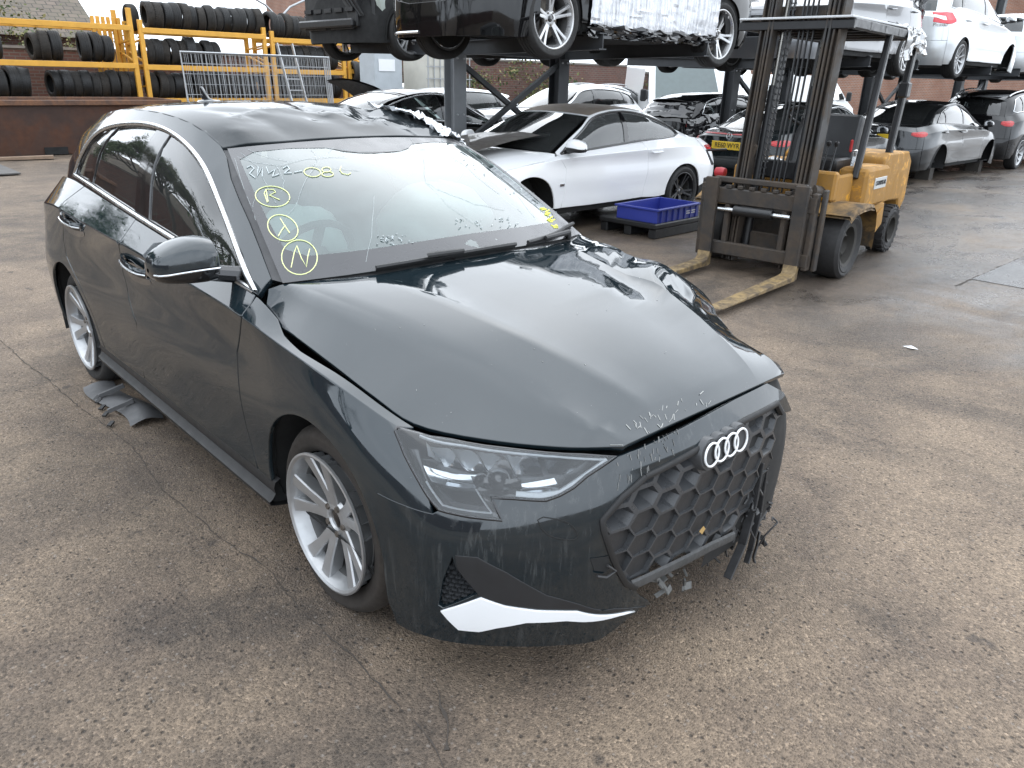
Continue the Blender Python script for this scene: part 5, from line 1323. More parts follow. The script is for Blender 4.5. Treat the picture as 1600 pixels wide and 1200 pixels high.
# foliage
def leaves(parent, name, c, r, n, size, cols, seed, clumps=14):
    """crown of small leaf faces gathered in uneven clumps"""
    rs = np.random.RandomState(seed); C0 = rs.normal(0, .5, (clumps, 3)); C0 /= np.maximum(1, np.linalg.norm(C0, axis=1))[:, None]; R0 = rs.uniform(.18, .48, clumps)
    objs = []
    for ci, col in enumerate(cols):
        mb = MB(); V, F = [], []
        k = rs.randint(0, clumps, n//len(cols)); P = C0[k]+rs.normal(0, 1, (len(k), 3))*R0[k][:, None]*.6
        for p in P:
            q = np.array(c)+p*np.array(r); a = rs.normal(0, 1, 3); a /= np.linalg.norm(a); b = np.cross(a, rs.normal(0, 1, 3)); b /= np.linalg.norm(b); s_ = size*rs.uniform(.5, 1.3); i = len(V)
            V += [q-a*s_, q+b*s_*.5, q+a*s_, q-b*s_*.5]; F.append((i, i+1, i+2, i+3))
        mb.add(V, F); me = bpy.data.meshes.new(name); me.from_pydata([tuple(v) for v in V], [], F); o = link(name, me, col, parent); o['kind'] = 'stuff'; objs.append(o)
    return objs
L1 = simple('leaf_olive', (.10, .11, .035), .7, var=.4, nscale=1.5); L2 = simple('leaf_green', (.045, .075, .022), .7, var=.4, nscale=1.5); L3 = simple('leaf_yellow', (.17, .15, .05), .7, var=.3)
M_BARK = simple('bark', (.05, .042, .035), .9, var=.4, bump=.3)
def shrub(label, c, r, n, size, cols, seed, name='shrub'):
    s_ = thing(name, label, 'shrub', (c[0], c[1], 0)); MB().tube([(0, 0, 0), (.1, .1, c[2])], [.06, .03], 6).build('stem', M_BARK, s_); leaves(s_, 'foliage', (0, 0, c[2]), r, n, size, cols, seed); return s_
shrub('olive green bush between the house and the left tyre rack', (-22.2, 2.5, 2.3), (1.1, 2.4, 1.0), 2600, .06, [L1, L2, L3], 1)
shrub('thin yellowish bush left of the spare rack frames', (-22.6, 5.2, 1.9), (.9, 2.0, .7), 1300, .05, [L3, L1], 2)
shrub('sprawling ivy over the boundary wall behind the white estate', (-19.2, 13.8, 1.5), (.7, 2.6, 1.0), 2200, .06, [L1, L2, L3], 3)
shrub('second clump of ivy on the boundary wall behind the roof rack car', (-19.2, 18.8, 1.6), (.7, 2.4, .9), 1800, .06, [L2, L1, L3], 4)
shrub('dark evergreen bush behind the white vans', (-17.5, 27.5, 1.8), (1.2, 1.6, 1.6), 1500, .08, [L2], 6)
def branch(mb, p, d, L, r, depth, rs, tips):
    d = d/np.linalg.norm(d); q = p+d*L; mid = (p+q)/2+rs.normal(0, L*.05, 3); mb.tube([p, mid, q], [r, r*.85, r*.66], 5, cap=False)
    if depth == 0: tips.append(q); return
    for k in range(3 if depth > 2 else 2+(rs.rand() < .5)):
        nd = d+rs.normal(0, .48, 3)+np.array([0, 0, .12]); branch(mb, q if k else (p+q)/2+(q-p)*.2, nd, L*rs.uniform(.6, .85), r*.58, depth-1, rs, tips)
def tree(label, c, h, seed, leafy, cols):
    t_ = thing('tree', label, 'tree', c); rs = np.random.RandomState(seed); mb = MB(); tips = []
    branch(mb, np.zeros(3), np.array([.05, 0, 1.0]), h*.34, h*.022, 5, rs, tips); mb.build('trunk', M_BARK, t_)
    if leafy:
        V, F = [], []
        for tp in tips:
            for k in range(leafy):
                q = tp+rs.normal(0, .22, 3); a = rs.normal(0, 1, 3)*.07; b = np.cross(a, rs.normal(0, 1, 3)); b = b/np.linalg.norm(b)*.04; i = len(V); V += [q-a, q+b, q+a, q-b]; F.append((i, i+1, i+2, i+3))
        me = bpy.data.meshes.new('crown'); me.from_pydata([tuple(v) for v in V], [], F); link('crown', me, cols, t_)['kind'] = 'stuff'
# trees outside the frame that the car's flank mirrors
tree('leafy evergreen tree beyond the left end of the racks', (-23.5, -4.5, 0), 9.0, 31, 45, L2)
tree('tall leafy tree just past the end of the skip', (-19.6, -6.9, 0), 8.0, 41, 60, L2)
tree('leafy tree at the corner of the yard wall', (-17.0, -9.6, 0), 7.5, 42, 60, L1)
tree('ivy-clad tree beyond the yard wall left of the picture', (-22.0, -9.0, 0), 9.0, 32, 40, L1)
tree('bare twiggy tree beyond the racks left of the picture', (-15.0, -6.5, 0), 6.5, 33, 2, L2)
tree('dense tree between the house and the left racks', (-26.0, -10.5, 0), 9.5, 34, 45, L2)
tree('bare ivy-clad tree left of the picture', (-9.5, -9.5, 0), 7.5, 21, 10, L2)
tree('tall thin tree left of the picture beyond the yard', (-14.5, -11.5, 0), 8.5, 22, 10, L2)
tree('bare branching tree left of the picture near the viewer', (-5.0, -10.8, 0), 7.0, 23, 0, L2)
wall('brick_wall', 'yard wall on the left outside the picture', (-16, -13.2), (6, -13.2), 2.0, .3, M_BRICK, M_STONE)
# painted lettering on the boundary wall
def text_mesh(s, size, ext=.002):
    cu = bpy.data.curves.new('t', 'FONT'); cu.body = s; cu.size = size; cu.extrude = ext; cu.align_x = 'CENTER'; cu.align_y = 'CENTER'
    o = bpy.data.objects.new('t', cu); COL.objects.link(o); dg = bpy.context.evaluated_depsgraph_get(); me = bpy.data.meshes.new_from_object(o.evaluated_get(dg)); bpy.data.objects.remove(o); me.materials.clear(); return me
# loose debris
db = thing('wheel_arch_liner', 'torn dark plastic wheel arch liner lying on the ground under the car sill', 'car part', (-2.14, -.85, 0), rad(-7))
P = [[(x, y+.06*math.sin(x*6), .012+.045*math.sin(PI*(y+.11)/.22)**2*(.6+.4*math.sin(x*9))) for y in np.linspace(-.085, .07, 9)] for x in np.linspace(-.33, .34, 15)]
mb = MB(); mb.grid(P); me = mb.build('liner_sheet', simple('grey_scuffed_plastic', (.075, .075, .077), .55, var=.3, nscale=12), db, smooth=60)
for x in (-.12, .12): MB().bar((x, -.09, .03), (x+.02, .03, .07), .02, .02).build('liner_rib', MATS['grey_scuffed_plastic'], db)
mb = MB()
for x in (-.15, -.1, 0, .1, .24): mb.bar((x, -.09, .02), (x+.03, -.115, .012), .02, .008)
mb.build('liner_tabs', M_BLACKPL, db)['kind'] = 'stuff'
lf = MB(); lf.add([(-.05, 0, .004), (0, .02, .016), (.05, .01, .004), (.01, -.025, .01)], [(0, 1, 2, 3)]); tag(lf.build('paper_scrap', M_WHITE, None, loc=(.20, 3.45, .0)), 'small white scrap lying on the concrete right of the car', 'litter')
# blue crate on its black pallet
pa = thing('plastic_pallet', 'black plastic pallet under the blue crate beside the white coupe', 'pallet', (-3.62, 5.66, 0), rad(2))
for x in (-.36, 0, .36): MB().box((x*.95, 0, .055), (.10, 1.15, .11)).build('pallet_runner', M_BLACKPL, pa, bevel=.01)
MB().box((0, 0, .14), (.80, 1.2, .06)).build('pallet_deck', M_BLACKPL, pa, bevel=.012)
cr = thing('blue_crate', 'shallow blue plastic crate with white print on the black pallet', 'crate', (-3.52, 5.54, .17), rad(3))
M_BLUE = simple('blue_plastic', (.028, .042, .26), .42, var=.15)
mb = MB(); L_, W_, H_ = .84, .54, .16
for s_ in (-1, 1): mb.box((s_*W_/2, 0, H_/2), (.02, L_, H_)); mb.box((0, s_*L_/2, H_/2), (W_+.02, .02, H_))
mb.box((0, 0, .01), (W_, L_, .02)); mb.build('crate_box', M_BLUE, cr, bevel=.004)
mb = MB()
for s_ in (-1, 1): mb.box((s_*(W_/2+.014), 0, H_-.012), (.03, L_+.07, .022)); mb.box((0, s_*(L_/2+.014), H_-.012), (W_+.07, .03, .022))
mb.build('crate_lip', M_BLUE, cr, bevel=.004)
for k in range(7): MB().box((W_/2+.016, -.36+k*.12, H_/2-.012), (.014, .012, H_-.03)).build('crate_rib', M_BLUE, cr)
for k, s_ in enumerate(('RETURN CRATE', 'HAND AND SON')):
    pass
for zz in (.085, .06):
    mb = MB()
    for q in range(7): mb.box((W_/2+.0125, .17+q*.028, zz), (.003, .018, .013))
    mb.build('crate_print', M_WHITE, cr)
# ------------------------------------------------------------------ other cars: the same skins stretched to other bodies
def interp_map(v, a, b): return np.interp(v, a, b)
GREEN_SAL = [
    [(-3.02, .735, 1.055), (-3.00, .715, 1.062), (-2.98, .69, 1.070)],
    [(-2.78, .765, 1.078), (-2.74, .705, 1.14), (-2.68, .610, 1.195)],
    [(-2.48, .776, 1.080), (-2.44, .712, 1.24), (-2.38, .570, 1.335)],
    [(-2.15, .789, 1.072), (-2.12, .724, 1.29), (-2.05, .580, 1.420)],
    [(-1.85, .799, 1.060), (-1.83, .735, 1.30), (-1.80, .592, 1.456)],
    [(-1.55, .807, 1.040), (-1.56, .740, 1.29), (-1.58, .598, 1.462)],
    [(-1.25, .812, 1.018), (-1.30, .742, 1.26), (-1.36, .588, 1.440)],
    [(-1.00, .814, .999), (-1.08, .742, 1.21), (-1.16, .578, 1.386)],
    [(-.78, .814, .980), (-.87, .755, 1.12), (-.96, .640, 1.260)],
    [(-.60, .813, .965), (-.67, .775, 1.050), (-.73, .688, 1.135)],
    [(-.46, .806, .950), (-.465, .785, .972), (-.47, .752, .995)]]
GREEN_SAL = np.array([[(x, -w, z) for x, w, z in s] for s in GREEN_SAL])
ROOF_SAL = full([
    [(-1.145, .578, 1.385), (-1.10, .42, 1.402), (-1.075, .22, 1.414), (-1.06, 0, 1.418)],
    [(-1.36, .588, 1.440), (-1.34, .44, 1.458), (-1.32, .22, 1.470), (-1.31, 0, 1.475)],
    [(-1.58, .598, 1.462), (-1.58, .45, 1.482), (-1.58, .22, 1.495), (-1.58, 0, 1.500)],
    [(-1.80, .592, 1.456), (-1.82, .45, 1.478), (-1.83, .22, 1.492), (-1.83, 0, 1.496)],
    [(-2.05, .580, 1.420), (-2.08, .43, 1.445), (-2.10, .22, 1.458), (-2.10, 0, 1.463)]])
TAIL_SAL = full([
    [(-2.05, .580, 1.420), (-2.10, .30, 1.452), (-2.12, 0, 1.461)],
    [(-2.38, .570, 1.335), (-2.48, .30, 1.352), (-2.50, 0, 1.358)],
    [(-2.68, .610, 1.195), (-2.80, .32, 1.198), (-2.84, 0, 1.20)],
    [(-2.95, .66, 1.075), (-3.03, .34, 1.070), (-3.06, 0, 1.07)]])
DECK_SAL = full([
    [(-2.93, .69, 1.072), (-3.03, .36, 1.064), (-3.06, 0, 1.062)],
    [(-3.10, .675, 1.052), (-3.20, .36, 1.055), (-3.24, 0, 1.056)],
    [(-3.25, .61, 1.028), (-3.36, .34, 1.040), (-3.41, 0, 1.042)]])
WS_N = full([
    [(-.415, .735, .985), (-.30, .45, 1.006), (-.235, 0, 1.026)],
    [(-.66, .685, 1.135), (-.57, .42, 1.162), (-.525, 0, 1.182)],
    [(-.90, .630, 1.270), (-.84, .39, 1.298), (-.80, 0, 1.310)],
    [(-1.13, .575, 1.380), (-1.08, .36, 1.398), (-1.05, 0, 1.410)]])
ROOF_N = ROOF.copy(); ROOF_N[0] = ROOF_SAL[0]; ROOF_N[1] = ROOF_SAL[1]
GREEN_H = GREEN.copy(); GREEN_H[6:11] = GREEN_SAL[6:11]
BSs = Surf(BELT, ct=(5,))
def xz0(pts): return BSs.at_xz(pts, lo=(3, 0), hi=(14, 6))
_rw = ST['rear_wing']
ST_C = {}   # two-door outlines
gapc = xz0([(-1.86, .93), (-1.90, .80), (-1.90, .60), (-1.86, .42), (-1.84, SILL_Z+.02)])
ST_C['front_door'] = [(gapc[0][0]+.05, 6)]+[(gapc[0][0]+.05+(P_top_f[0][0]-gapc[0][0]-.05)*i/8, 6) for i in range(1, 9)]+P_top_f[1:]+P_fgap[:-1]+xz0([(fb[0]-.005, .30), (-.9, SILL_Z+.01), (-1.3, SILL_Z+.01)])+gapc[::-1]
ST_C['front_wing'] = ST['front_wing']
ST_C['rear_wing'] = gapc+xz0([(-2.1, .29), (-2.28, .30)])+arcr+xz0([(-3.01, .36)])+[(2.6, 2.1), (2.6, 3.0), (2.6, 5.0), (2.6, 6), (3.4, 6)]+[(3.4+(gapc[0][0]+.03-3.4)*i/6, 6) for i in range(1, 7)]
LOOP_C = [(9.75, .10), (8.5, .06), (7, .05), (5.5, .05), (4, .06), (2.6, .08), (1.9, .16), (1.55, .45), (1.75, .9), (2.2, 1.35), (2.8, 1.62), (3.6, 1.78), (4.6, 1.84), (5.6, 1.86), (6.4, 1.84), (7.2, 1.78), (8, 1.70), (8.8, 1.55), (9.4, 1.25), (9.75, .6)]
LOOP_S = [(9.75, .10), (8.5, .06), (7, .05), (5.5, .05), (4, .06), (2.6, .08), (1.7, .12), (1.15, .35), (1.45, .95), (2.0, 1.4), (2.8, 1.66), (3.6, 1.8), (4.6, 1.85), (5.6, 1.86), (6.4, 1.84), (7.2, 1.78), (8, 1.70), (8.8, 1.55), (9.4, 1.25), (9.75, .6)]
LOOP_H = [(9.75, .10), (8.5, .06), (7, .05), (5.5, .05), (4, .06), (2.6, .08), (1.6, .10), (1.1, .3), (1.2, .9), (1.5, 1.5), (2.2, 1.72), (3.6, 1.8), (4.6, 1.85), (5.6, 1.86), (6.4, 1.84), (7.2, 1.78), (8, 1.70), (8.8, 1.55), (9.4, 1.25), (9.75, .6)]
G_FAR = glass_mat('car_window_glass', (.22, .28, .27), haze=.05)
G_DARK = glass_mat('privacy_glass', (.05, .06, .06), haze=.02)
M_LAMPF = simple('clear_lamp', (.45, .47, .49), .12, metal=.4, coat=.6, var=.3, nscale=20)
M_PLATE = simple('yellow_plate', (.72, .48, .03), .45, var=.08); M_PLATEW = simple('white_plate', (.7, .7, .68), .45); M_INK = simple('plate_ink', (.01, .01, .01), .5)
def clip_s(poly, v, sg):
    out = []; P = [tuple(p) for p in poly]
    for i in range(len(P)):
        a, b = P[i-1], P[i]; da, db = sg*(a[0]-v), sg*(b[0]-v)
        if (da >= 0) != (db >= 0): f = da/(da-db); out.append((v, a[1]+(b[1]-a[1])*f))
        if db >= 0: out.append(b)
    return out
def make_car(label, cat, loc, rz, m, name='parked_car', L=4.4, W=1.82, H=1.45, wb=2.7, fo=.85, R=.33, body='hatch', belt=None, rim=M_ALLOY, rims='five_star', step=.07, wheels=(1, 1, 1, 1), plate=None, plate_white=False, handles=True, tail=None, tails=True, skip=(), glass=None, wz=0, roofm=None, chrome=True, zoff=0.0, rails=None, rim_r=None, front=True, group=None):
    c = thing(name, label, cat, loc, rz, group)
    k = R/.318; ro = L-wb-fo; belt = belt or (.99*H/1.5 if H < 1.55 else H*.655)
    xa = [-3.47, -2.641-.42, -2.641+.42, -.425, .415, .895]; xb = [-(wb+ro), -wb-.42*k, -wb+.42*k, -.42*k, .42*k, fo]
    za = [0, .67, 1.0, 1.505]; zb = [0, .67*k, belt, H]
    def mp(P):
        Q = np.array(P, float).copy(); Q[..., 0] = np.interp(P[..., 0], xa, xb); Q[..., 1] = P[..., 1]*W/2/.904; Q[..., 2] = np.interp(P[..., 2], za, zb); return Q
    BRs = Surf(mp(BELT), ct=(5,)); BLs = BRs.mirror()
    sal = body in ('saloon', 'coupe')
    Gs = Surf(mp(GREEN_SAL if sal else GREEN_H)); Gl = Gs.mirror()
    RFs = Surf(mp(ROOF_SAL if sal else ROOF_N), flip=True); TLs = Surf(mp(TAIL_SAL if sal else TAIL), flip=True); WSs = Surf(mp(WS_N), flip=True); HDs = Surf(mp(HOOD), ct=(1, 2, 4, 5))
    stt = ST_C if body == 'coupe' else ST
    loop = LOOP_C if body == 'coupe' else LOOP_S if sal else LOOP_H
    gl = glass or G_FAR
    for S, sd in ((BRs, 'R'), (BLs, 'L')):
        for n, o in stt.items():
            if n == 'glass_loop' or (n, sd) in skip or n in skip: continue
            panel(S, o, n, m, c, step=step, gap=.003, thick=.015)
        shell(S, c, hole_step=step*1.4)
        G = Gs if sd == 'R' else Gl
        lp = np.array(loop); sc = np.array([.3, .3]); ins = inset(lp*sc, .02)/sc
        panel(G, [(0, 0), (10, 0), (10, 2), (0, 2)], 'side_frame', m, c, step=step, thick=.02, holes=[lp])
        panes = []
        cuts = [(5.05, 99, 'front_side_window'), (-1, 4.8, 'rear_side_window')] if body == 'coupe' else [(5.3, 99, 'front_side_window'), (2.55, 5.0, 'rear_side_window'), (-1, 2.35, 'quarter_window')]
        for a, b, n in cuts:
            P = clip_s(clip_s(ins, a, 1), b, -1)
            if len(P) > 2: panes.append((n, P))
        panel(G, lp, 'window_surround', M_GLOSSBLACK, c, step=step, off=-.004, thick=.01, holes=[p for _, p in panes])
        for n, P in panes:
            panel(G, inset(np.array(P)*sc, -.006)/sc, n, gl if n.startswith('front') or glass is None else gl, c, step=step*1.5, off=-.012, thick=0)
        if chrome:
            pts = dense_st([tuple(p) for p in lp], 3, closed=True); pts.append(pts[0]); strip_mesh(on_surf(G, pts), G.nrm(pts), .018, .008, 'w').build('window_trim', M_CHROME if chrome is True else chrome, c, smooth=60)
    # ends
    RS = rear_end(c, m, None, tail or M_TAIL, S_right=BRs, step=step, tails=tails)
    n = RS.N-1; mid = n/2
    FRs = Surf(np.concatenate([BRs.P[12:], (BRs.P[12:-1]*np.array([1, -1, 1]))[::-1]]), ct=(5,))
    if front:
        gr = smooth_loop([(4.9, 2.3), (9.1, 2.3), (9.3, 3.6), (8.9, 4.9), (5.1, 4.9), (4.7, 3.6)], 1)
        panel(FRs, [(.30, 0), (13.7, 0), (13.7, 4.35), (10.2, 4.35), (9.9, 5.15), (4.1, 5.15), (3.8, 4.35), (.30, 4.35)], 'front_bumper', m, c, step=step, thick=.02, holes=[gr])
        panel(FRs, gr, 'grille', M_GLOSSBLACK, c, step=step, off=-.02, thick=0)
        for a, b, a2 in ((.35, 3.75, 4.05), (13.65, 10.25, 9.95)):
            panel(FRs, [(a, 4.4), (b, 4.4), (a2, 5.2), (a2-.0, 5.85), ((a+a2)/2, 5.9), (a, 5.7)], 'headlight', M_LAMPF, c, step=step)
        panel(FRs, [(4.1, 5.22), (9.9, 5.22), (9.9, 5.95), (4.1, 5.95)], 'front_panel', m, c, step=step)
    panel(HDs, [(0, 0), (8, 0), (8, 6), (0, 6)], 'bonnet', m, c, step=step, thick=.016) if 'bonnet' not in skip else None
    nr = RFs.N-1; panel(RFs, [(0, 0), (nr, 0), (nr, 6), (0, 6)], 'roof', roofm or m, c, step=step, thick=.02)
    panel(WSs, [(0, 0), (3, 0), (3, 4), (0, 4)], 'windscreen_band', M_GLOSSBLACK, c, step=step, thick=0, off=-.006, holes=[[(.18, .2), (.16, 3.8), (2.85, 3.86), (2.85, .14)]])
    panel(WSs, [(0.02, .04), (2.97, .04), (2.97, 3.96), (0.02, 3.96)], 'windscreen', G_FAR, c, step=step*1.5, thick=0)
    nt_ = TLs.N-1
    panel(TLs, [(0, 0), (nt_, 0), (nt_, 4), (0, 4)], 'rear_frame', m, c, step=step, thick=.02, off=-.004, holes=[[(.12, .3), (nt_-.12, .3), (nt_-.12, 3.7), (.12, 3.7)]])
    panel(TLs, [(.1, .26), (nt_-.1, .26), (nt_-.1, 3.74), (.1, 3.74)], 'rear_window', gl, c, step=step*1.5, thick=0, off=-.012)
    if sal: DK = Surf(mp(DECK_SAL), flip=True); panel(DK, [(0, 0), (2, 0), (2, 4), (0, 4)], 'boot_lid', m, c, step=step, thick=.02)
    hw = W/2
    mb = MB(); mb.box((-wb/2, 0, .26*k), (wb*1.02, W*.72, .12)); mb.box((.15, 0, .5*k), (.8, W*.5, .36)); mb.box((-wb-.1, 0, .5*k), (.9, W*.5, .36)); mb.box((-wb*.55, 0, .33), (wb*.7, W*.76, .06)); mb.build('underbody', M_DARK, c)
    mb = MB()
    for xx in (0, -wb): mb.cyl((xx, -hw*.8, .95*R), (xx, hw*.8, .95*R), .04, n=8)
    mb.build('axle', M_DARK, c)
    for xx in (0, -wb):
        for sd in (-1, 1):
            mb = MB(); rr = .385*k; mb.grid([[(xx+rr*math.cos(a), sd*y, .305*k+rr*math.sin(a)) for y in (hw*.955, hw*.60)] for a in np.linspace(rad(-15), rad(195), 15)])
            mb.add([(xx+rr*math.cos(a), sd*hw*.60, .305*k+rr*math.sin(a)) for a in np.linspace(rad(-15), rad(195), 15)], [tuple(range(15))]); mb.build('wheel_arch_liner', M_DARK, c)
    i = 0
    for xx in (0, -wb):
        for sd in (-1, 1):
            if wheels[i]: add_wheel(c, (xx, sd*(hw-.125), R*.98+wz), sd, R, rim_r or R*.735, .225, rims, rim, spin=.3+i, detail=step < .085)
            else:
                mb = MB(); mb.lathe([(.0, 0), (.14, 0), (.14, .02), (.07, .03), (.07, .06), (0, .06)], (xx, sd*(hw-.24), R), (0, sd, 0), 20); mb.build('bare_hub', M_STEEL, c)
            i += 1
    for sd in (-1, 1):
        if ('mirror', sd) in skip or 'mirror' in skip: continue
        mirror(c, m, M_BLACKPL, (np.interp(-.60, xa, xb), hw*.945, belt+.06), sc=.95, side=sd)
    if handles:
        for S in (BRs, BLs):
            for s_ in ((6.7,) if body == 'coupe' else (7.25, 5.0)):
                pts = [(s_-.20, 4.75), (s_+.20, 4.72)]; p = on_surf(S, dense_st(pts, 5), .03); pp = on_surf(S, pts, -.01)
                MB().tube([pp[0]]+list(p)+[pp[1]], .013, 6).build('door_handle', m, c)
    # cabin
    mb = MB()
    for y in (-.36, .36): mb.box((-wb*.54, y, .56), (.5, .48, .16)); mb.box((-wb*.64, y, .86), (.15, .46, .6), Matrix.Rotation(rad(-14), 3, 'Y')); mb.box((-wb*.68, y, 1.2), (.1, .24, .16))
    mb.box((-wb*.86, 0, .8), (.2, 1.2, .6)); o = mb.build('seats', M_SEAT, c, bevel=.03)
    MB().box((np.interp(-.66, xa, xb), 0, belt-.16), (.40, W*.74, .18)).build('dashboard', M_DASH, c, bevel=.04)
    if plate:
        P, N = RS.ev([(mid, 3.55 if not sal else 4.1)])[0], RS.nrm([(mid, 3.55 if not sal else 4.1)])[0]
        pl = MB().box((0, 0, 0), (.012, .53, .115)).build('number_plate', M_PLATEW if plate_white else M_PLATE, c, bevel=.003); pl.location = (P[0]-.016, 0, P[2])
        t = link('plate_text', text_mesh(plate, .098), M_INK, pl); t.rotation_euler = (PI/2, 0, -PI/2); t.scale = (.93, 1.0, 1); t.location = (-.0085, 0, 0)
    if rails:
        for sd in (-1, 1):
            pts = [(f, 0.25 if sd < 0 else 5.75) for f in np.linspace(1.0, nr-.9, 10)]; P = on_surf(RFs, pts, .045); pp = on_surf(RFs, [pts[0], pts[-1]], 0.0)
            MB().tube([pp[0]]+list(P)+[pp[1]], .016, 6).build('roof_rail', rails, c)
    c['dims'] = 0
    del c['dims']
    return c, dict(BR=BRs, BL=BLs, G=Gs, GL=Gl, RF=RFs, TL=TLs, WS=WSs, HD=HDs, FR=FRs, RS=RS, mp=mp, xa=xa, xb=xb, mid=mid)
UP = PI/2; DN = -PI/2     # nose towards +y / -y
P_WHITE = paint('white_paint', (.82, .825, .83), dust=.05, rough=.4, dustcol=(.36, .33, .28))
P_BLACK = paint('black_paint', (.0035, .0035, .004), dust=.008, rough=.3)
P_MERC = paint('charcoal_paint', (.007, .010, .0115), flake=.2, dust=.012, rough=.32, metal=.3)
P_GREY = paint('grey_metallic_paint', (.014, .0155, .017), flake=.2, dust=.012, rough=.3, metal=.7)
P_MID = paint('mid_grey_paint', (.26, .27, .285), flake=.15, dust=.06, rough=.32, metal=.7)
P_SILVER = paint('silver_paint', (.58, .60, .61), flake=.12, dust=.05, rough=.34, metal=.55)
M_BLKRIM = simple('black_alloy', (.025, .025, .027), .3, metal=.5)
M_BIRIM = simple('machined_alloy', (.50, .50, .50), .3, metal=.8, var=.15)
# --- lower row in front of the rack posts
coupe, cx = make_car('white two-door coupe with a dusty brown roof standing behind the blue crate', 'car', (-4.88, 3.93, 0), DN, P_WHITE, L=4.6, W=1.79, H=1.37, wb=2.76, fo=.80, R=.325, body='coupe', step=.045, rims='five_star', rim=M_BLKRIM, wheels=(0, 0, 1, 1), chrome=M_GLOSSBLACK, glass=glass_mat('pale_window_glass', (.42, .48, .47), haze=.10))
# dust and a loose dark panel lying on its bonnet
lp_ = MB(); lp_.grid([[(-4.35-.95*v+.05*math.sin(u*6), 3.05+1.35*u-.25*v*(1-u), .90+.16*u+.02*math.sin(v*5)) for v in np.linspace(0, 1, 8)] for u in np.linspace(0, 1, 8)])
me = lp_.mesh('loose_panel', 0, 40)
tag(link('loose_panel', me, simple('dusty_black_panel', (.060, .052, .045), .45, var=.4, coat=.3)), 'dusty dark loose panel lying on the bonnet of the white coupe', 'car panel')
panel(cx['RF'], [(.02, .05), (3.98, .05), (3.98, 5.95), (.02, 5.95)], 'roof_dust', simple('dusty_roof', (.24, .20, .165), .6, var=.25), coupe, step=.08, off=.003, thick=0)
bd_ = cx['BL'].at_xz([(-.47, .56)], lo=(3, 0), hi=(14, 6)); q = on_surf(cx['BL'], bd_, .004)[0]; MB().box(tuple(q), (.07, .004, .03)).build('wing_badge', M_CHROME, coupe, bevel=.004)
merc, mx = make_car('charcoal two-door coupe seen from behind with plate RE60 WYR', 'car', (-4.62, 12.40, 0), UP, P_MERC, L=4.65, W=1.79, H=1.40, wb=2.76, fo=.82, R=.325, body='coupe', step=.07, plate='RE60 WYR')
def star(parent, p, n, r):
    u, v, a = frame(n); p = V3(p); mb = MB(); mb.tube([p+(u*math.cos(t)+v*math.sin(t))*r for t in np.linspace(0, 2*PI, 21)[:-1]], r*.10, 6, closed=True)
    up = V3((0, 0, 1)); s_ = np.cross(up, n)
    for t in (PI/2, PI/2+2*PI/3, PI/2+4*PI/3): mb.bar(p, p+(s_*math.cos(t)+up*math.sin(t))*r, r*.16, r*.10, up=n)
    mb.build('star_badge', M_CHROME, parent)
q = on_surf(mx['RS'], [(mx['mid'], 5.15)], .012)[0]; star(merc, q, V3((-1, 0, .1)), .045)
panel(mx['RS'], [(mx['mid']-1.15, 5.62), (mx['mid']+1.15, 5.62), (mx['mid']+1.15, 5.9), (mx['mid']-1.15, 5.9)], 'brake_light', M_TAIL, merc, step=.06, off=.006, thick=.006)
saloon, sx_ = make_car('dark grey saloon without wheels seen from behind, plate ending SYU', 'car', (-4.42, 17.05, 0), UP, P_GREY, L=4.62, W=1.81, H=1.43, wb=2.81, fo=.78, R=.325, body='saloon', step=.07, wheels=(0, 0, 0, 0), plate='SYU', chrome=M_GLOSSBLACK, glass=G_DARK)
suv, vx = make_car('black estate on the ground at the right edge with silver roof rails', 'car', (-4.25, 21.35, 0), UP, P_BLACK, L=4.7, W=1.88, H=1.66, wb=2.85, fo=.85, R=.36, body='estate', step=.09, rails=M_CHROME, rims='five_y', glass=G_DARK)
for c_, y0 in ((saloon, 17.05),):
    for xx in (.15, -2.65):
        for sd in (-.62, .62):
            st_ = MB().box((0, 0, .11), (.26, .2, .22)); o = st_.build('stand_block', simple('old_timber_block', (.04, .035, .03), .9), None, loc=(-4.42-sd, y0+xx, 0)); tag(o, ('timber block under the %s corner of the dark grey saloon' % (('near' if sd < 0 else 'far')+' '+('front' if xx > 0 else 'rear'))), 'block', 'blocks under the dark grey saloon')
# --- cars of the second row and beyond
dk, dx = make_car('black saloon with silver-edged side windows behind the white coupe', 'car', (-8.6, 7.3, 0), UP, P_BLACK, L=4.6, W=1.82, H=1.46, wb=2.7, fo=.85, R=.33, body='saloon', step=.09, chrome=True)
est, ex = make_car('white estate with roof rails in the second row under the rack', 'car', (-11.6, 11.0, 0), DN, P_WHITE, L=4.75, W=1.84, H=1.52, wb=2.8, fo=.9, R=.33, body='estate', step=.10, rails=M_CHROME, glass=G_DARK)
est2, e2 = make_car('dark grey estate with silver rails further back than the white estate', 'car', (-13.2, 17.4, 0), UP, P_GREY, L=4.7, W=1.85, H=1.55, wb=2.8, fo=.9, R=.33, body='estate', step=.12, rails=M_CHROME, glass=G_DARK)
hb, hx = make_car('small silver grey hatchback in front of the end of the tyre racks', 'car', (-13.2, 8.3, 0), rad(-60), P_MID, L=4.1, W=1.75, H=1.5, wb=2.5, fo=.8, R=.31, body='hatch', step=.10)
wr, wx = make_car('black car with torn black film over its boot behind the white coupe', 'car', (-7.6, 14.4, 0), UP, P_BLACK, L=4.5, W=1.82, H=1.48, wb=2.7, fo=.85, R=.33, body='hatch', step=.10, glass=G_DARK)
sh, s2 = make_car('pale hatchback between the rack posts behind the charcoal coupe', 'car', (-10.2, 20.5, 0), UP, P_SILVER, L=4.1, W=1.75, H=1.5, wb=2.5, fo=.8, R=.31, body='hatch', step=.12)
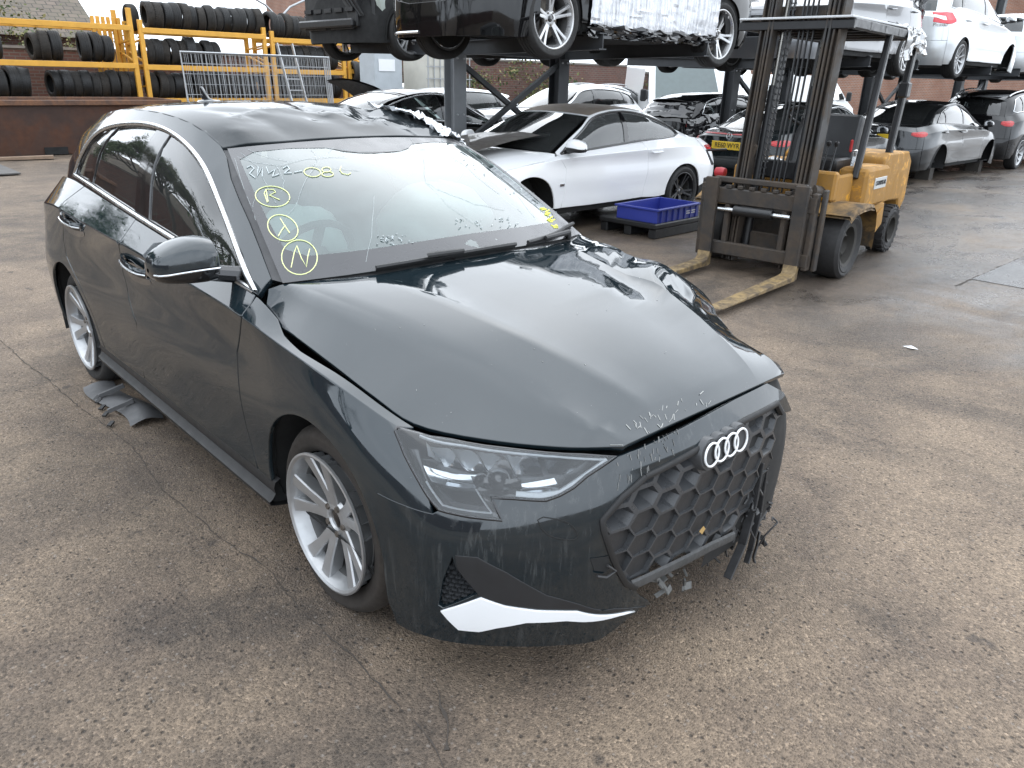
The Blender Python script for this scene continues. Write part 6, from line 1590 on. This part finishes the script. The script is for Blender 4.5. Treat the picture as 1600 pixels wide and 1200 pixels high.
br_, b2 = make_car('white car with its dark bonnet raised behind the black saloon', 'car', (-11.6, 7.0, 0), DN, P_WHITE, L=4.4, W=1.8, H=1.44, wb=2.65, fo=.85, R=.32, body='hatch', step=.11, skip=('bonnet',))
mb = MB(); G_ = [[(-.32+1.18*f*math.cos(.52), y*(1-.10*f**3), .99+1.18*f*math.sin(.52)+.10*math.sin(PI*f)-.05*(abs(y)/.7)**2) for y in np.linspace(-.70, .70, 9)] for f in np.linspace(0, 1, 9)]
mb.grid(G_); mb.grid([[(q[0], q[1]*.96, q[2]-.03) for q in row] for row in G_]); mb.build('raised_bonnet', M_BLACKPL, br_, smooth=50, label='dark bonnet propped open')
P = [[tuple(wx['TL'].ev([(a, b)])[0]+wx['TL'].nrm([(a, b)])[0]*.03) for b in np.linspace(-.0, 4, 6)] for a in np.linspace(0, 2, 5)]
film(wr, 'torn_film', simple('black_gloss_film', (.010, .010, .011), .10, coat=.7), P, .007, 14, 0, 31)
P = [[tuple(wx['BR'].ev([(a, b)])[0]+wx['BR'].nrm([(a, b)])[0]*.03) for b in np.linspace(2.5, 6, 5)] for a in np.linspace(1.6, 5.5, 7)]
film(wr, 'torn_film', MATS['black_gloss_film'], P, .009, 16, 0, 32)
# --- vans
def make_van(label, loc, rz, L=5.4, W=2.0, H=2.4, front=True):
    v = thing('panel_van', label, 'van', loc, rz); hw = W/2; m = P_WHITE
    prof = [(.95, .30), (1.0, .62), (.92, .92), (.35, 1.18), (-.55, H*.93), (-.85, H), (-(L-1.1), H), (-(L-1.0), H*.95), (-(L-1.0), .35)]
    xs = prof; rows = []
    for y, ins_ in ((-hw*.86, .06), (-hw*.97, .02), (-hw, 0), (hw, 0), (hw*.97, .02), (hw*.86, .06)): rows.append(y)
    mb = MB(); G = []
    for y in (-1, -.94, 0, .94, 1):
        q = 1 if abs(y) < .95 else .0
        G.append([(x-(.05 if abs(y) == 1 and i < 5 else 0), y*hw*(1 if z < 1.3 else 1-.12*(z-1.3)/(H-1.3)), z) for i, (x, z) in enumerate(xs)])
    mb.grid(G)
    for g in (G[0], G[-1]): mb.add(g, [tuple(range(len(g)))])
    mb.build('van_body', m, v, bevel=.03, smooth=50)
    t = (H*.93-1.18)
    mb = MB(); n = V3((t, 0, .9)); n = unit(n)*.035
    mb.add([V3((.30, -hw*.84, 1.22))+n, V3((.30, hw*.84, 1.22))+n, V3((-.50, hw*.76, H*.89))+n, V3((-.50, -hw*.76, H*.89))+n], [(0, 1, 2, 3)]); mb.build('windscreen', simple('van_screen', (.075, .105, .105), .05, var=.25, coat=.5), v)
    for sd in (-1, 1):
        mb = MB(); mb.add([(.12, sd*(hw+.004), 1.22), (-.85, sd*(hw+.004), 1.22), (-.85, sd*(hw*.93+.01), H*.84), (-.42, sd*(hw*.93+.01), H*.84)], [(0, 1, 2, 3)]); mb.build('side_window', G_DARK, v)
        MB().box((.12, sd*(hw+.12), 1.32), (.12, .16, .30)).build('mirror', M_BLACKPL, v, bevel=.03)
        MB().box((.88, sd*hw*.72, .86), (.16, .40, .26)).build('headlight', M_LAMPF, v, bevel=.04)
        for xx in (.15, -(L-2.0)): add_wheel(v, (xx, sd*(hw-.12), .34), sd, .345, .22, .22, 'five_y', M_ALLOY, detail=False)
    MB().tube([(.42, -.5, 1.2), (.2, .1, 1.36)], .014, 5).build('wiper', M_BLACKPL, v)
    return v
make_van('white panel van facing the camera behind the white coupe', (-10.6, 15.9, 0), rad(-42), H=2.35)
make_van('white high-roof panel van side on behind the forklift mast', (-14.6, 24.4, 0), UP, L=5.9, H=2.5)
make_van('small white van with a rounded roof right of the forklift mast', (-11.8, 25.6, 0), UP, L=4.5, W=1.85, H=1.95)
# ------------------------------------------------------------------ forklift truck
FK = thing('forklift', 'worn yellow forklift truck with its forks lowered towards the wrecked hatchback', 'forklift', (-1.70, 4.98, 0), rad(-84.5))
M_FYEL = rusty('worn_forklift_yellow', (.68, .32, .020), (.28, .15, .04), -.3, 5.5)
M_FMAST = rusty('grimy_mast_steel', (.026, .024, .023), (.060, .044, .031), .5, 5)
M_FORK = rusty('worn_fork_paint', (.27, .185, .08), (.06, .045, .034), 1.0, 9)
M_FGUARD = rusty('worn_mudguard', (.30, .17, .05), (.030, .026, .022), .9, 5)
M_FBLK = simple('forklift_black', (.012, .012, .013), .38, var=.4, nscale=8)
def fb_(name, c, s, m, parent=FK, bevel=.012, R=None, segs=1, label=None): return MB().box(c, s, R).build(name, m, parent, bevel=bevel, segs=segs, label=label)
# wheels
def ftyre(R, r, w, x, y, sd, blocks):
    wh = MB().lathe([(.0, -.02), (r*.35, -.02), (r*.42, .02), (r*.8, -.03), (r*.86, .05), (r*1.02, .06), (r*1.02, -.10), (r*.8, -.10)], n=28).build('wheel', simple('dirty_wheel_steel', (.035, .032, .028), .7, var=.5), FK, smooth=40)
    wh.matrix_local = Matrix.Translation((x, y, R)) @ Matrix.Rotation(0 if sd > 0 else PI, 4, 'Z')
    h = w/2; prof = [(r, -h*.85), (r+(R-r)*.4, -h), (R-.03, -h), (R-.004, -h*.8), (R, -h*.4), (R, h*.4), (R-.004, h*.8), (R-.03, h), (r+(R-r)*.62, h*1.0), (r+(R-r)*.5, h*.96), (r+(R-r)*.4, h), (r, h*.85)]
    mb = MB(); mb.lathe(prof, (0, -h*.45, 0), n=44)
    for k in range(blocks):
        for q in (-1, 1):
            a = 2*PI*(k+(.5 if q > 0 else 0))/blocks; mb.box((math.cos(a)*(R-.004), -h*.45+q*h*.62, math.sin(a)*(R-.004)), (.022, h*.68, R*.13), Matrix.Rotation(-a, 3, 'Y'))
    mb.build('tyre', simple('worn_solid_rubber', (.020, .019, .019), .7, var=.4, nscale=14, bump=.15), wh)
    mb = MB()
    for k in range(6): a = 2*PI*k/6; mb.cyl((math.cos(a)*r*.6, -.03, math.sin(a)*r*.6), (math.cos(a)*r*.6, .0, math.sin(a)*r*.6), .014, n=6)
    mb.build('wheel_nuts', M_DARK, wh)['kind'] = 'stuff'
for sd in (-1, 1):
    ftyre(.305, .195, .28, .0, sd*.62, sd, 0); ftyre(.245, .14, .19, -1.62, sd*.52, sd, 22)
# mast (tilted back)
TILT = rad(-5.8)
def tl(p): x, y, z = p; y = y+.045; z0 = .2; return (.46+(x-.46)*math.cos(TILT)+(z-z0)*math.sin(TILT), y, z0+(z-z0)*math.cos(TILT)-(x-.46)*math.sin(TILT))
for sd in (-1, 1):
    for (yy, xx, w, d, z1, nm) in ((.318, .40, .065, .16, 3.1, 'mast_upright'), (.248, .44, .050, .12, 3.05, 'inner_mast_upright')):
        mb = MB(); a, b = tl((xx, sd*yy, .10)), tl((xx, sd*yy, z1)); mb.ibeam(a, b, w if False else d, w, .018, up=(0, 1, 0)); mb.bar(a, b, d*.35, w*.98, up=(0, 1, 0)); mb.build(nm, M_FMAST, FK, bevel=.004)
    mb = MB(); mb.cyl(tl((.36, sd*.185, .15)), tl((.36, sd*.185, 1.65)), .040, n=12); mb.build('lift_cylinder', M_FBLK, FK); MB().cyl(tl((.36, sd*.185, 1.65)), tl((.36, sd*.185, 3.0)), .026, n=12).build('lift_rod', simple('oily_chrome', (.25, .24, .22), .3, metal=.9), FK)
    MB().cyl((-.15, sd*.36, .72), tl((.38, sd*.34, .80)), .05, n=12).build('tilt_cylinder', M_FMAST, FK)
for z, w in ((.30, .16), (2.20, .18), (2.95, .12)): MB().bar(tl((.34, -.35, z)), tl((.34, .35, z)), .05, w).build('mast_crossbar', M_FMAST, FK, bevel=.006)
fb_('mast_crossbar', tl((.30, 0, .95)), (.04, .52, .16), M_FBLK)
for y, nm in ((-.10, 'lift_chain'), (-.135, 'lift_chain')):
    mb = MB()
    for k in range(44): z = .7+k*.052; mb.bar(tl((.42, y, z)), tl((.42, y, z+.040)), .014, .030, up=(1, 0, 0)); mb.bar(tl((.42, y-.008, z+.03)), tl((.42, y+.008, z+.05)), .02, .02)
    mb.build(nm, M_FBLK, FK, smooth=None)['kind'] = 'stuff'
for y in (-.02, .015, .055, .10): MB().tube([tl((.44, y, .75)), tl((.43, y+.01, 1.6)), tl((.42, y, 3.0))], .010, 6).build('hydraulic_hose', M_FBLK, FK)
# carriage and forks
cxx = .545
for z, h in ((.215, .12), (.690, .14)): fb_('carriage_bar', (cxx, 0, z), (.06, 1.08, h), M_FMAST, bevel=.01)
for k in range(6): fb_('carriage_notch', (cxx+.012, -.27+k*.11, .775), (.045, .05, .03), M_FMAST, bevel=.004)
fb_('carriage_bar', (cxx-.02, 0, .83), (.05, .86, .05), M_FMAST, bevel=.008)
for sd in (-1, 1):
    fb_('carriage_side_plate', (cxx-.02, sd*.515, .46), (.09, .05, .66), M_FMAST, bevel=.008); fb_('carriage_side_plate', (cxx-.09, sd*.565, .47), (.07, .035, .70), M_FMAST, bevel=.008)
    fb_('carriage_stay', (cxx-.01, sd*.27, .45), (.05, .05, .44), M_FMAST, bevel=.006)
    fb_('carriage_brace', tuple(tl((.43, sd*.26, .98))), (.03, .05, .34), M_FMAST, R=Matrix.Rotation(rad(16)*sd, 3, 'X'))
    mb = MB(); poly = [(.045, .16), (.0, .16), (.0, .03), (.05, .02), (1.36, .032), (1.42, .045), (.14, .075), (.075, .085), (.055, .12)]
    mb.prism([(x, z) for x, z in poly], (cxx+.035, sd*.42-.062, .02), (1, 0, 0), (0, 0, 1), (0, .124, 0)); f_ = mb.build('fork', M_FORK, FK, bevel=.006)
    fb_('fork_shank', (cxx+.0575, sd*.42, .50), (.045, .124, .70), M_FMAST, parent=FK, bevel=.006)
    fb_('fork_hook', (cxx+.03, sd*.42, .80), (.05, .13, .06), M_FMAST)
MB().cyl((cxx+.045, -.18, .575), (cxx+.045, .18, .575), .045, n=16).build('side_shift_cylinder', M_FBLK, FK); MB().cyl((cxx+.045, -.34, .575), (cxx+.045, .34, .575), .018, n=10).build('side_shift_rod', M_CHROME, FK)
# chassis, step, wings
mb = MB(); mb.box((-.75, 0, .36), (1.75, .78, .38)); mb.build('chassis', M_FMAST, FK, bevel=.02)
fb_('dash_cowl', (.02, 0, .80), (.10, .98, .26), M_FYEL, bevel=.02)
fb_('cowl_side', (-.20, .46, .76), (.40, .06, .26), M_FYEL, bevel=.015); fb_('cowl_side', (-.20, -.46, .76), (.40, .06, .26), M_FYEL, bevel=.015)
fb_('floor_plate', (-.32, 0, .56), (.70, .92, .03), M_FBLK)
for sd in (-1, 1):
    mb = MB(); rows = []
    for a in np.linspace(rad(100), rad(-18), 14): rows.append([(-math.cos(a)*.47-.02 if False else .02-.46*math.cos(a)*(-1 if False else 1)*0-.46*math.sin(rad(90)-a)*(1), sd*y, .345+.44*math.sin(a)) for y in (.40, .77)])
    G = []
    for x, z in [(.30, .60), (.18, .655), (.02, .668), (-.16, .668), (-.28, .650), (-.36, .59), (-.40, .48), (-.41, .27)]: G.append([(x, sd*.38, z), (x, sd*.745, z), (x, sd*.765, z-.03)])
    mb = MB(); mb.grid(G); mb.grid([[(p[0], p[1], p[2]-.025) for p in r] for r in G]); mb.build('mudguard', M_FGUARD, FK, smooth=40)
    # side tank with rounded edges, step panel below, counterweight
    fb_('side_tank', (-.74, sd*.47, .755), (.66, .28, .37), M_FYEL, bevel=.075, segs=3, label='rounded yellow side tank with a maker plate' if sd > 0 else None)
    mb = MB(); mb.prism([(-.43, .56), (-1.22, .56), (-1.26, .34), (-.95, .20), (-.45, .21)], (0, sd*.42, 0), (1, 0, 0), (0, 0, 1), (0, sd*.15, 0)); mb.build('step_panel', M_FYEL, FK, bevel=.02, segs=2)
    MB().tube([(-.47, sd*.575, .30), (-.70, sd*.578, .37), (-1.0, sd*.578, .46), (-1.15, sd*.575, .51)], .010, 6).build('panel_crease', M_FYEL, FK)
fb_('engine_cover', (-.95, 0, .70), (.80, .80, .30), M_FBLK, bevel=.03)
mb = MB()
prof = [(-1.14, .52), (-1.14, .98), (-1.24, 1.03), (-1.92, 1.02), (-2.06, .92), (-2.09, .50), (-1.98, .40), (-1.90, .40), (-1.84, .52), (-1.50, .54)]
mb.prism(prof, (0, -.52, 0), (1, 0, 0), (0, 0, 1), (0, 1.04, 0)); mb.build('counterweight', M_FYEL, FK, bevel=.06, segs=3)
pl = fb_('maker_plate', (-.80, .613, .79), (.34, .006, .105), simple('worn_silver_plate', (.52, .52, .50), .4, metal=.3, var=.2), bevel=.003)
t_ = link('plate_lettering', text_mesh('CATERPILLAR', .060), M_INK, pl); t_.location = (-.80, .6175, .79); t_.rotation_euler = (PI/2, 0, PI); t_.scale = (.80, 1, 1)
# overhead guard
M_GUARD = M_FBLK
top = 2.10
for sd in (-1, 1):
    MB().bar((-.40, sd*.50, .84), (-.72, sd*.47, top), .055, .075).build('guard_front_pillar', M_GUARD, FK, bevel=.012)
    MB().bar((-1.40, sd*.46, .96), (-1.56, sd*.46, top-.02), .06, .085).build('guard_rear_pillar', M_GUARD, FK, bevel=.012)
    MB().bar((.28, sd*.47, top+.02), (-1.62, sd*.47, top), .06, .08).build('guard_rail', M_GUARD, FK, bevel=.01)
for x in (.28, -.10, -.48, -.86, -1.24, -1.60): MB().bar((x, -.5, top+.01), (x, .5, top+.01), .04, .07).build('guard_bar', M_GUARD, FK, bevel=.006)
fb_('guard_cover', (-.45, 0, top+.065), (1.55, .98, .018), simple('pale_sheet', (.50, .51, .52), .4, var=.2), bevel=.004)
rl = [[(-1.10, .30, top+.085), (-1.10, .46, top+.075), (-1.10, .52, top-.02), (-1.08, .53, top-.22)], [(-1.35, .30, top+.09), (-1.35, .46, top+.07), (-1.36, .53, top-.02), (-1.33, .54, top-.12)], [(-1.62, .30, top+.085), (-1.64, .46, top+.07), (-1.66, .52, top-.04), (-1.66, .53, top-.16)]]
M_FOIL = simple('crumpled_foil_film', (.46, .46, .46), .14, var=.3, metal=.65, nscale=14)
film(FK, 'foil_wrap', M_FOIL, rl, .016, 15, 0, 8)
fb_('guard_lamp', (-1.30, .52, 1.62), (.12, .09, .14), M_FBLK)
# seat, wheel, levers
fb_('seat_base', (-.84, 0, .92), (.50, .48, .14), M_FBLK, bevel=.05, segs=3); mb = MB(); mb.box((-1.10, 0, 1.14), (.15, .50, .48), Matrix.Rotation(rad(-10), 3, 'Y')); mb.build('seat_back', simple('black_vinyl', (.020, .021, .023), .42, var=.3), FK, bevel=.06, segs=3)
MB().tube([(-.06, .0, .8), (-.16, 0, 1.15), (-.26, 0, 1.34)], [.07, .055, .03], 10).build('steering_column', M_FBLK, FK)
c = V3((-.30, 0, 1.37)); n_ = unit((-.5, 0, .86)); u, v, _ = frame(n_)
mb = MB(); mb.tube([c+(u*math.cos(t)+v*math.sin(t))*.175 for t in np.linspace(0, 2*PI, 29)[:-1]], .016, 8, closed=True); mb.cyl(c-n_*.04, c+n_*.02, .045, n=14)
for t in (.4, .4+2*PI/3, .4+4*PI/3): mb.bar(c, c+(u*math.cos(t)+v*math.sin(t))*.17, .02, .015)
p = c+(u*math.cos(2.2)+v*math.sin(2.2))*.17; mb.cyl(p, p+n_*.07, .02, n=10); mb.build('steering_wheel', M_FBLK, FK)
for k in range(3): MB().tube([(-.10, .22+k*.07, .90), (-.17, .22+k*.07, 1.14)], .009, 6).lathe([(0, .03), (.02, .02), (.022, 0), (.012, -.02)], (-.172, .22+k*.07, 1.15), (0, 0, 1), 10).build('control_lever', M_FBLK, FK)
MB().bar((-.55, .40, .86), (-.60, .40, 1.04), .03, .03).lathe([(0, .03), (.026, .02), (.026, -.03), (0, -.03)], (-.60, .40, 1.06), (0, 0, 1), 12).build('brake_lever', M_CHROME, FK)
fb_('red_tag', (-.86, .26, 1.10), (.02, .03, .12), simple('red_strap', (.40, .02, .02), .6))
rg = MB(); rnd = np.random.RandomState(3)
rl = [[(.05+.2*i/3-.12, -.28+.3*j/3, 0.935+.07*math.sin(PI*i/3)*math.sin(PI*j/3)+.01) for j in range(4)] for i in range(4)]
rag_ = film(None, 'plastic_rag', M_FOIL, rl, .012, 9, 0, 4); rag_.location = (FK.location.x, FK.location.y, 0); rag_.rotation_euler = FK.rotation_euler; tag(rag_, 'crumpled grey plastic lying on the front cowl of the forklift', 'plastic sheet')
hd = MB().lathe([(0, .06), (.05, .05), (.06, 0), (.05, -.07), (0, -.08)], (0, 0, 0), (0, 1, 0), 16).build('red_headlamp', simple('red_can', (.45, .03, .04), .4), FK, loc=(.10, -.60, .84)); hd.scale = (.8, .8, .8)
MB().tube([(.26, -.62, .92), (.22, -.72, 1.04), (.05, -.60, 1.05)], .012, 6).build('wiring', M_FBLK, FK)
# ------------------------------------------------------------------ two-sided car rack
RK = thing('car_storage_rack', 'two-storey steel car rack carrying cars above the parked row', 'car rack', (0, 0, 0))
PY = [4.62, 6.50, 10.95, 12.85, 16.6, 18.5, 22.2, 24.1]
DZ = 1.83; PX0 = -6.15
AZ = 1.985
for i, y in enumerate(PY):
    MB().ibeam((PX0, y, 0), (PX0, y, 4.2), .20, .20, .016, up=(1, 0, 0)).build('post', M_GSTEEL if i == 0 else M_DSTEEL, RK)
    for s_ in (-1, 1): MB().ibeam((PX0+s_*.10, y, AZ-.01), (PX0+s_*2.42, y, AZ+.03), .11, .16, .012).build('cantilever_arm', M_DSTEEL, RK)
    mb = MB()
    for zz in (AZ-.13, AZ+.1, 1.2):
        for s_ in (-.05, .05): mb.cyl((PX0+.10, y+s_, zz), (PX0+.118, y+s_, zz), .012, n=6)
    mb.build('post_bolts', M_GALV, RK)['kind'] = 'stuff'
for a, b in ((0, 1), (2, 3), (4, 5), (6, 7)):
    MB().bar((PX0, PY[a], AZ-.12), (PX0, PY[b], .75), .06, .06).build('brace', M_DSTEEL, RK); MB().bar((PX0+.03, PY[b], AZ-.12), (PX0+.03, PY[a], .75), .06, .06).build('brace', M_DSTEEL, RK)
    MB().ibeam((PX0, PY[a], AZ+.02), (PX0, PY[b], AZ+.02), .10, .18, .012).build('rack_beam', M_DSTEEL, RK)
# --- cars on the rack
P_GUN = paint('gunmetal_paint', (.14, .145, .155), flake=.2, dust=.05, rough=.3, metal=.75)
glc, gx_ = make_car('black tall car on the rack with white film wrapped over its doors', 'car', (-4.68, 3.92, DZ), DN, P_BLACK, L=4.66, W=1.89, H=1.64, wb=2.87, fo=.85, R=.362, body='estate', step=.06, rims='five_star', rim=M_BIRIM, glass=G_DARK, rim_r=.268)
for S, cy in ((gx_['BL'], 1),):
    P = [[tuple(S.ev([(s_, t_)])[0]+S.nrm([(s_, t_)])[0]*.022) for t_ in (.9, 2.2, 3.5, 4.8, 5.9)] for s_ in np.linspace(5.35, 10.1, 9)]
    t = NT('wrap_film'); n1 = t.noise(3, 6, .7, vec=t.mapped((9, 9, .7)), dist=.5); n2 = t.noise(16, 3, .6, vec=t.mapped((3, 3, .5)))
    t.bsdf(t.mix(t.ramp(n1, [(.36, 0), (.60, 1)]), (.36, .37, .40), (.80, .81, .83)), .16, .1, .7, bump=t.math('ADD', n1, n2), bstr=.45, bdist=.02); MATS['wrap_film'] = t.m
    film(glc, 'door_wrap', t.m, P, .0028, 34, 0, 12)
    P = [[tuple(S.ev([(s_, t_)])[0]+S.nrm([(s_, t_)])[0]*.03) for t_ in (.0, .5, .95)] for s_ in np.linspace(5.3, 10.2, 9)]
    film(glc, 'sill_wrap', simple('black_film', (.012, .012, .013), .12, coat=.6), P, .016, 20, 0, 13)
mb = MB()
q = [gx_['FR'].ev([(s_, .35)])[0] for s_ in np.linspace(.8, 6.5, 12)]; MB().tube(q, .016, 6).build('bumper_strip', M_CHROME, glc)
mpv, mx_ = make_car('dark grey car on the rack above the forklift with torn foil at its rear', 'car', (-4.62, 9.55, DZ), DN, P_GUN, L=4.35, W=1.84, H=1.58, wb=2.68, fo=.82, R=.335, body='hatch', step=.08, rims='five_y', rim=M_BIRIM, glass=G_DARK)
rl = [[(-3.25, .70, .55), (-3.30, .80, .9), (-3.28, .78, 1.25)], [(-3.5, .45, .5), (-3.62, .6, .9), (-3.5, .5, 1.3)], [(-3.62, -.1, .5), (-3.75, 0, .9), (-3.6, 0, 1.3)]]
film(mpv, 'foil_wrap', M_FOIL, rl, .035, 14, 0, 21)
pic, pc = make_car('silver people carrier on the rack with a red C-shaped tail light and no front wheel', 'car', (-4.60, 17.45, DZ), UP, P_SILVER, L=4.43, W=1.83, H=1.62, wb=2.78, fo=.86, R=.335, body='hatch', step=.06, rims='ten', wheels=(0, 0, 1, 1), glass=G_FAR, tails=False)
# C-shaped lamp wrapping the near rear corner
S = pc['BR']
def cshape(z0, z1, m, off, o1, o2):
    pass
panel(S, [(1.25, 4.55), (2.9, 4.55), (3.45, 4.75), (3.35, 5.75), (2.6, 5.95), (1.25, 5.95), (1.25, 5.55), (2.35, 5.55), (2.35, 4.95), (1.25, 4.95)], 'tail_light', simple('bright_red_lamp', (.60, .015, .03), .12, coat=.8, var=.25), pic, step=.05, off=.008, thick=.012, label='red C-shaped tail light')
panel(S, [(1.3, 5.0), (2.3, 5.0), (2.3, 5.5), (1.3, 5.5)], 'lamp_insert', M_WHITE, pic, step=.05, off=.007, thick=.006)
q = on_surf(S, [(1.75, 4.35)], .004)[0]; nq = S.nrm([(1.75, 4.35)])[0]
tx = link('badge_lettering', text_mesh('Picasso', .085), M_STEEL, pic); zax = Vector(nq); xax = Vector((0, 0, 1)).cross(zax).normalized(); yax = zax.cross(xax)
tx.matrix_local = Matrix(((xax.x, yax.x, zax.x, q[0]), (xax.y, yax.y, zax.y, q[1]), (xax.z, yax.z, zax.z, q[2]), (0, 0, 0, 1)))
sv, sv_ = make_car('pale silver damaged car at the far right end of the rack', 'car', (-4.6, 22.5, DZ), UP, P_SILVER, L=4.3, W=1.8, H=1.5, wb=2.65, fo=.85, R=.33, body='hatch', step=.10, wheels=(1, 1, 1, 1), skip=(('rear_wing', 'R'), ('rear_door', 'R')))
mb = MB(); rnd = random.Random(2)
for k in range(26): mb.tube([(-2.0-rnd.random()*1.1, -.78-rnd.random()*.08, .35+rnd.random()*.6) for _ in range(3)], .012, 5)
o = mb.build('exposed_wiring', M_BLACKPL, sv); o['kind'] = 'stuff'
fb2 = MB().box((-2.35, -.82, .62), (.38, .05, .10)).box((-2.45, -.83, .50), (.10, .05, .26)).build('bracket', simple('pale_bracket', (.5, .5, .48), .5), sv, bevel=.01)
stp, sp_ = make_car('stripped dark car with no front bumper on the far side of the rack', 'car', (-7.85, 4.55, DZ), DN, P_BLACK, L=4.6, W=1.84, H=1.5, wb=2.75, fo=.72, R=.335, body='hatch', step=.10, front=False, skip=('bonnet', 'front_wing'), glass=G_DARK)
fp = MB(); fp.box((.62, 0, .62), (.10, 1.30, .50)).build('radiator', M_BLACKPL, stp, bevel=.02)
MB().box((.70, 0, .88), (.10, 1.42, .07)).build('slam_panel', M_BLACKPL, stp, bevel=.02); MB().box((.74, 0, .42), (.06, 1.36, .10)).build('crash_beam', M_FBLK, stp, bevel=.02)
for k in range(5): MB().box((.685, -.52+k*.26, .58), (.03, .18, .05)).build('radiator_slat', M_FBLK, stp)
for k in range(2): MB().box((.69, -.33+k*.66, .40), (.03, .55, .10)).build('lower_duct', M_FBLK, stp, bevel=.01)
MB().tube([(.55, .70, .95), (.42, .78, .72), (.35, .80, .45)], [.10, .085, .05], 8).build('pale_headlamp_shell', simple('milky_plastic', (.40, .44, .40), .35), stp)
for k in range(3): MB().tube([(.60, .3+.12*k, .95), (.75, .45+.1*k, .75), (.62, .62+.05*k, .5)], .02, 6).build('coolant_hose', M_BLACKPL, stp)
MB().box((.30, .72, .62), (.45, .18, .30)).build('washer_tank', M_BLACKPL, stp, bevel=.03)
ub, ub_ = make_car('dark car high on the far side of the rack seen from below', 'car', (-7.72, 12.2, DZ), DN, P_BLACK, L=4.5, W=1.82, H=1.48, wb=2.7, fo=.85, R=.33, body='hatch', step=.13, glass=G_DARK)
ub, ub_ = make_car('grey car high on the far side of the rack above the brick wall', 'car', (-7.72, 19.5, DZ), UP, P_GREY, L=4.5, W=1.82, H=1.48, wb=2.7, fo=.85, R=.33, body='hatch', step=.13, glass=G_DARK)
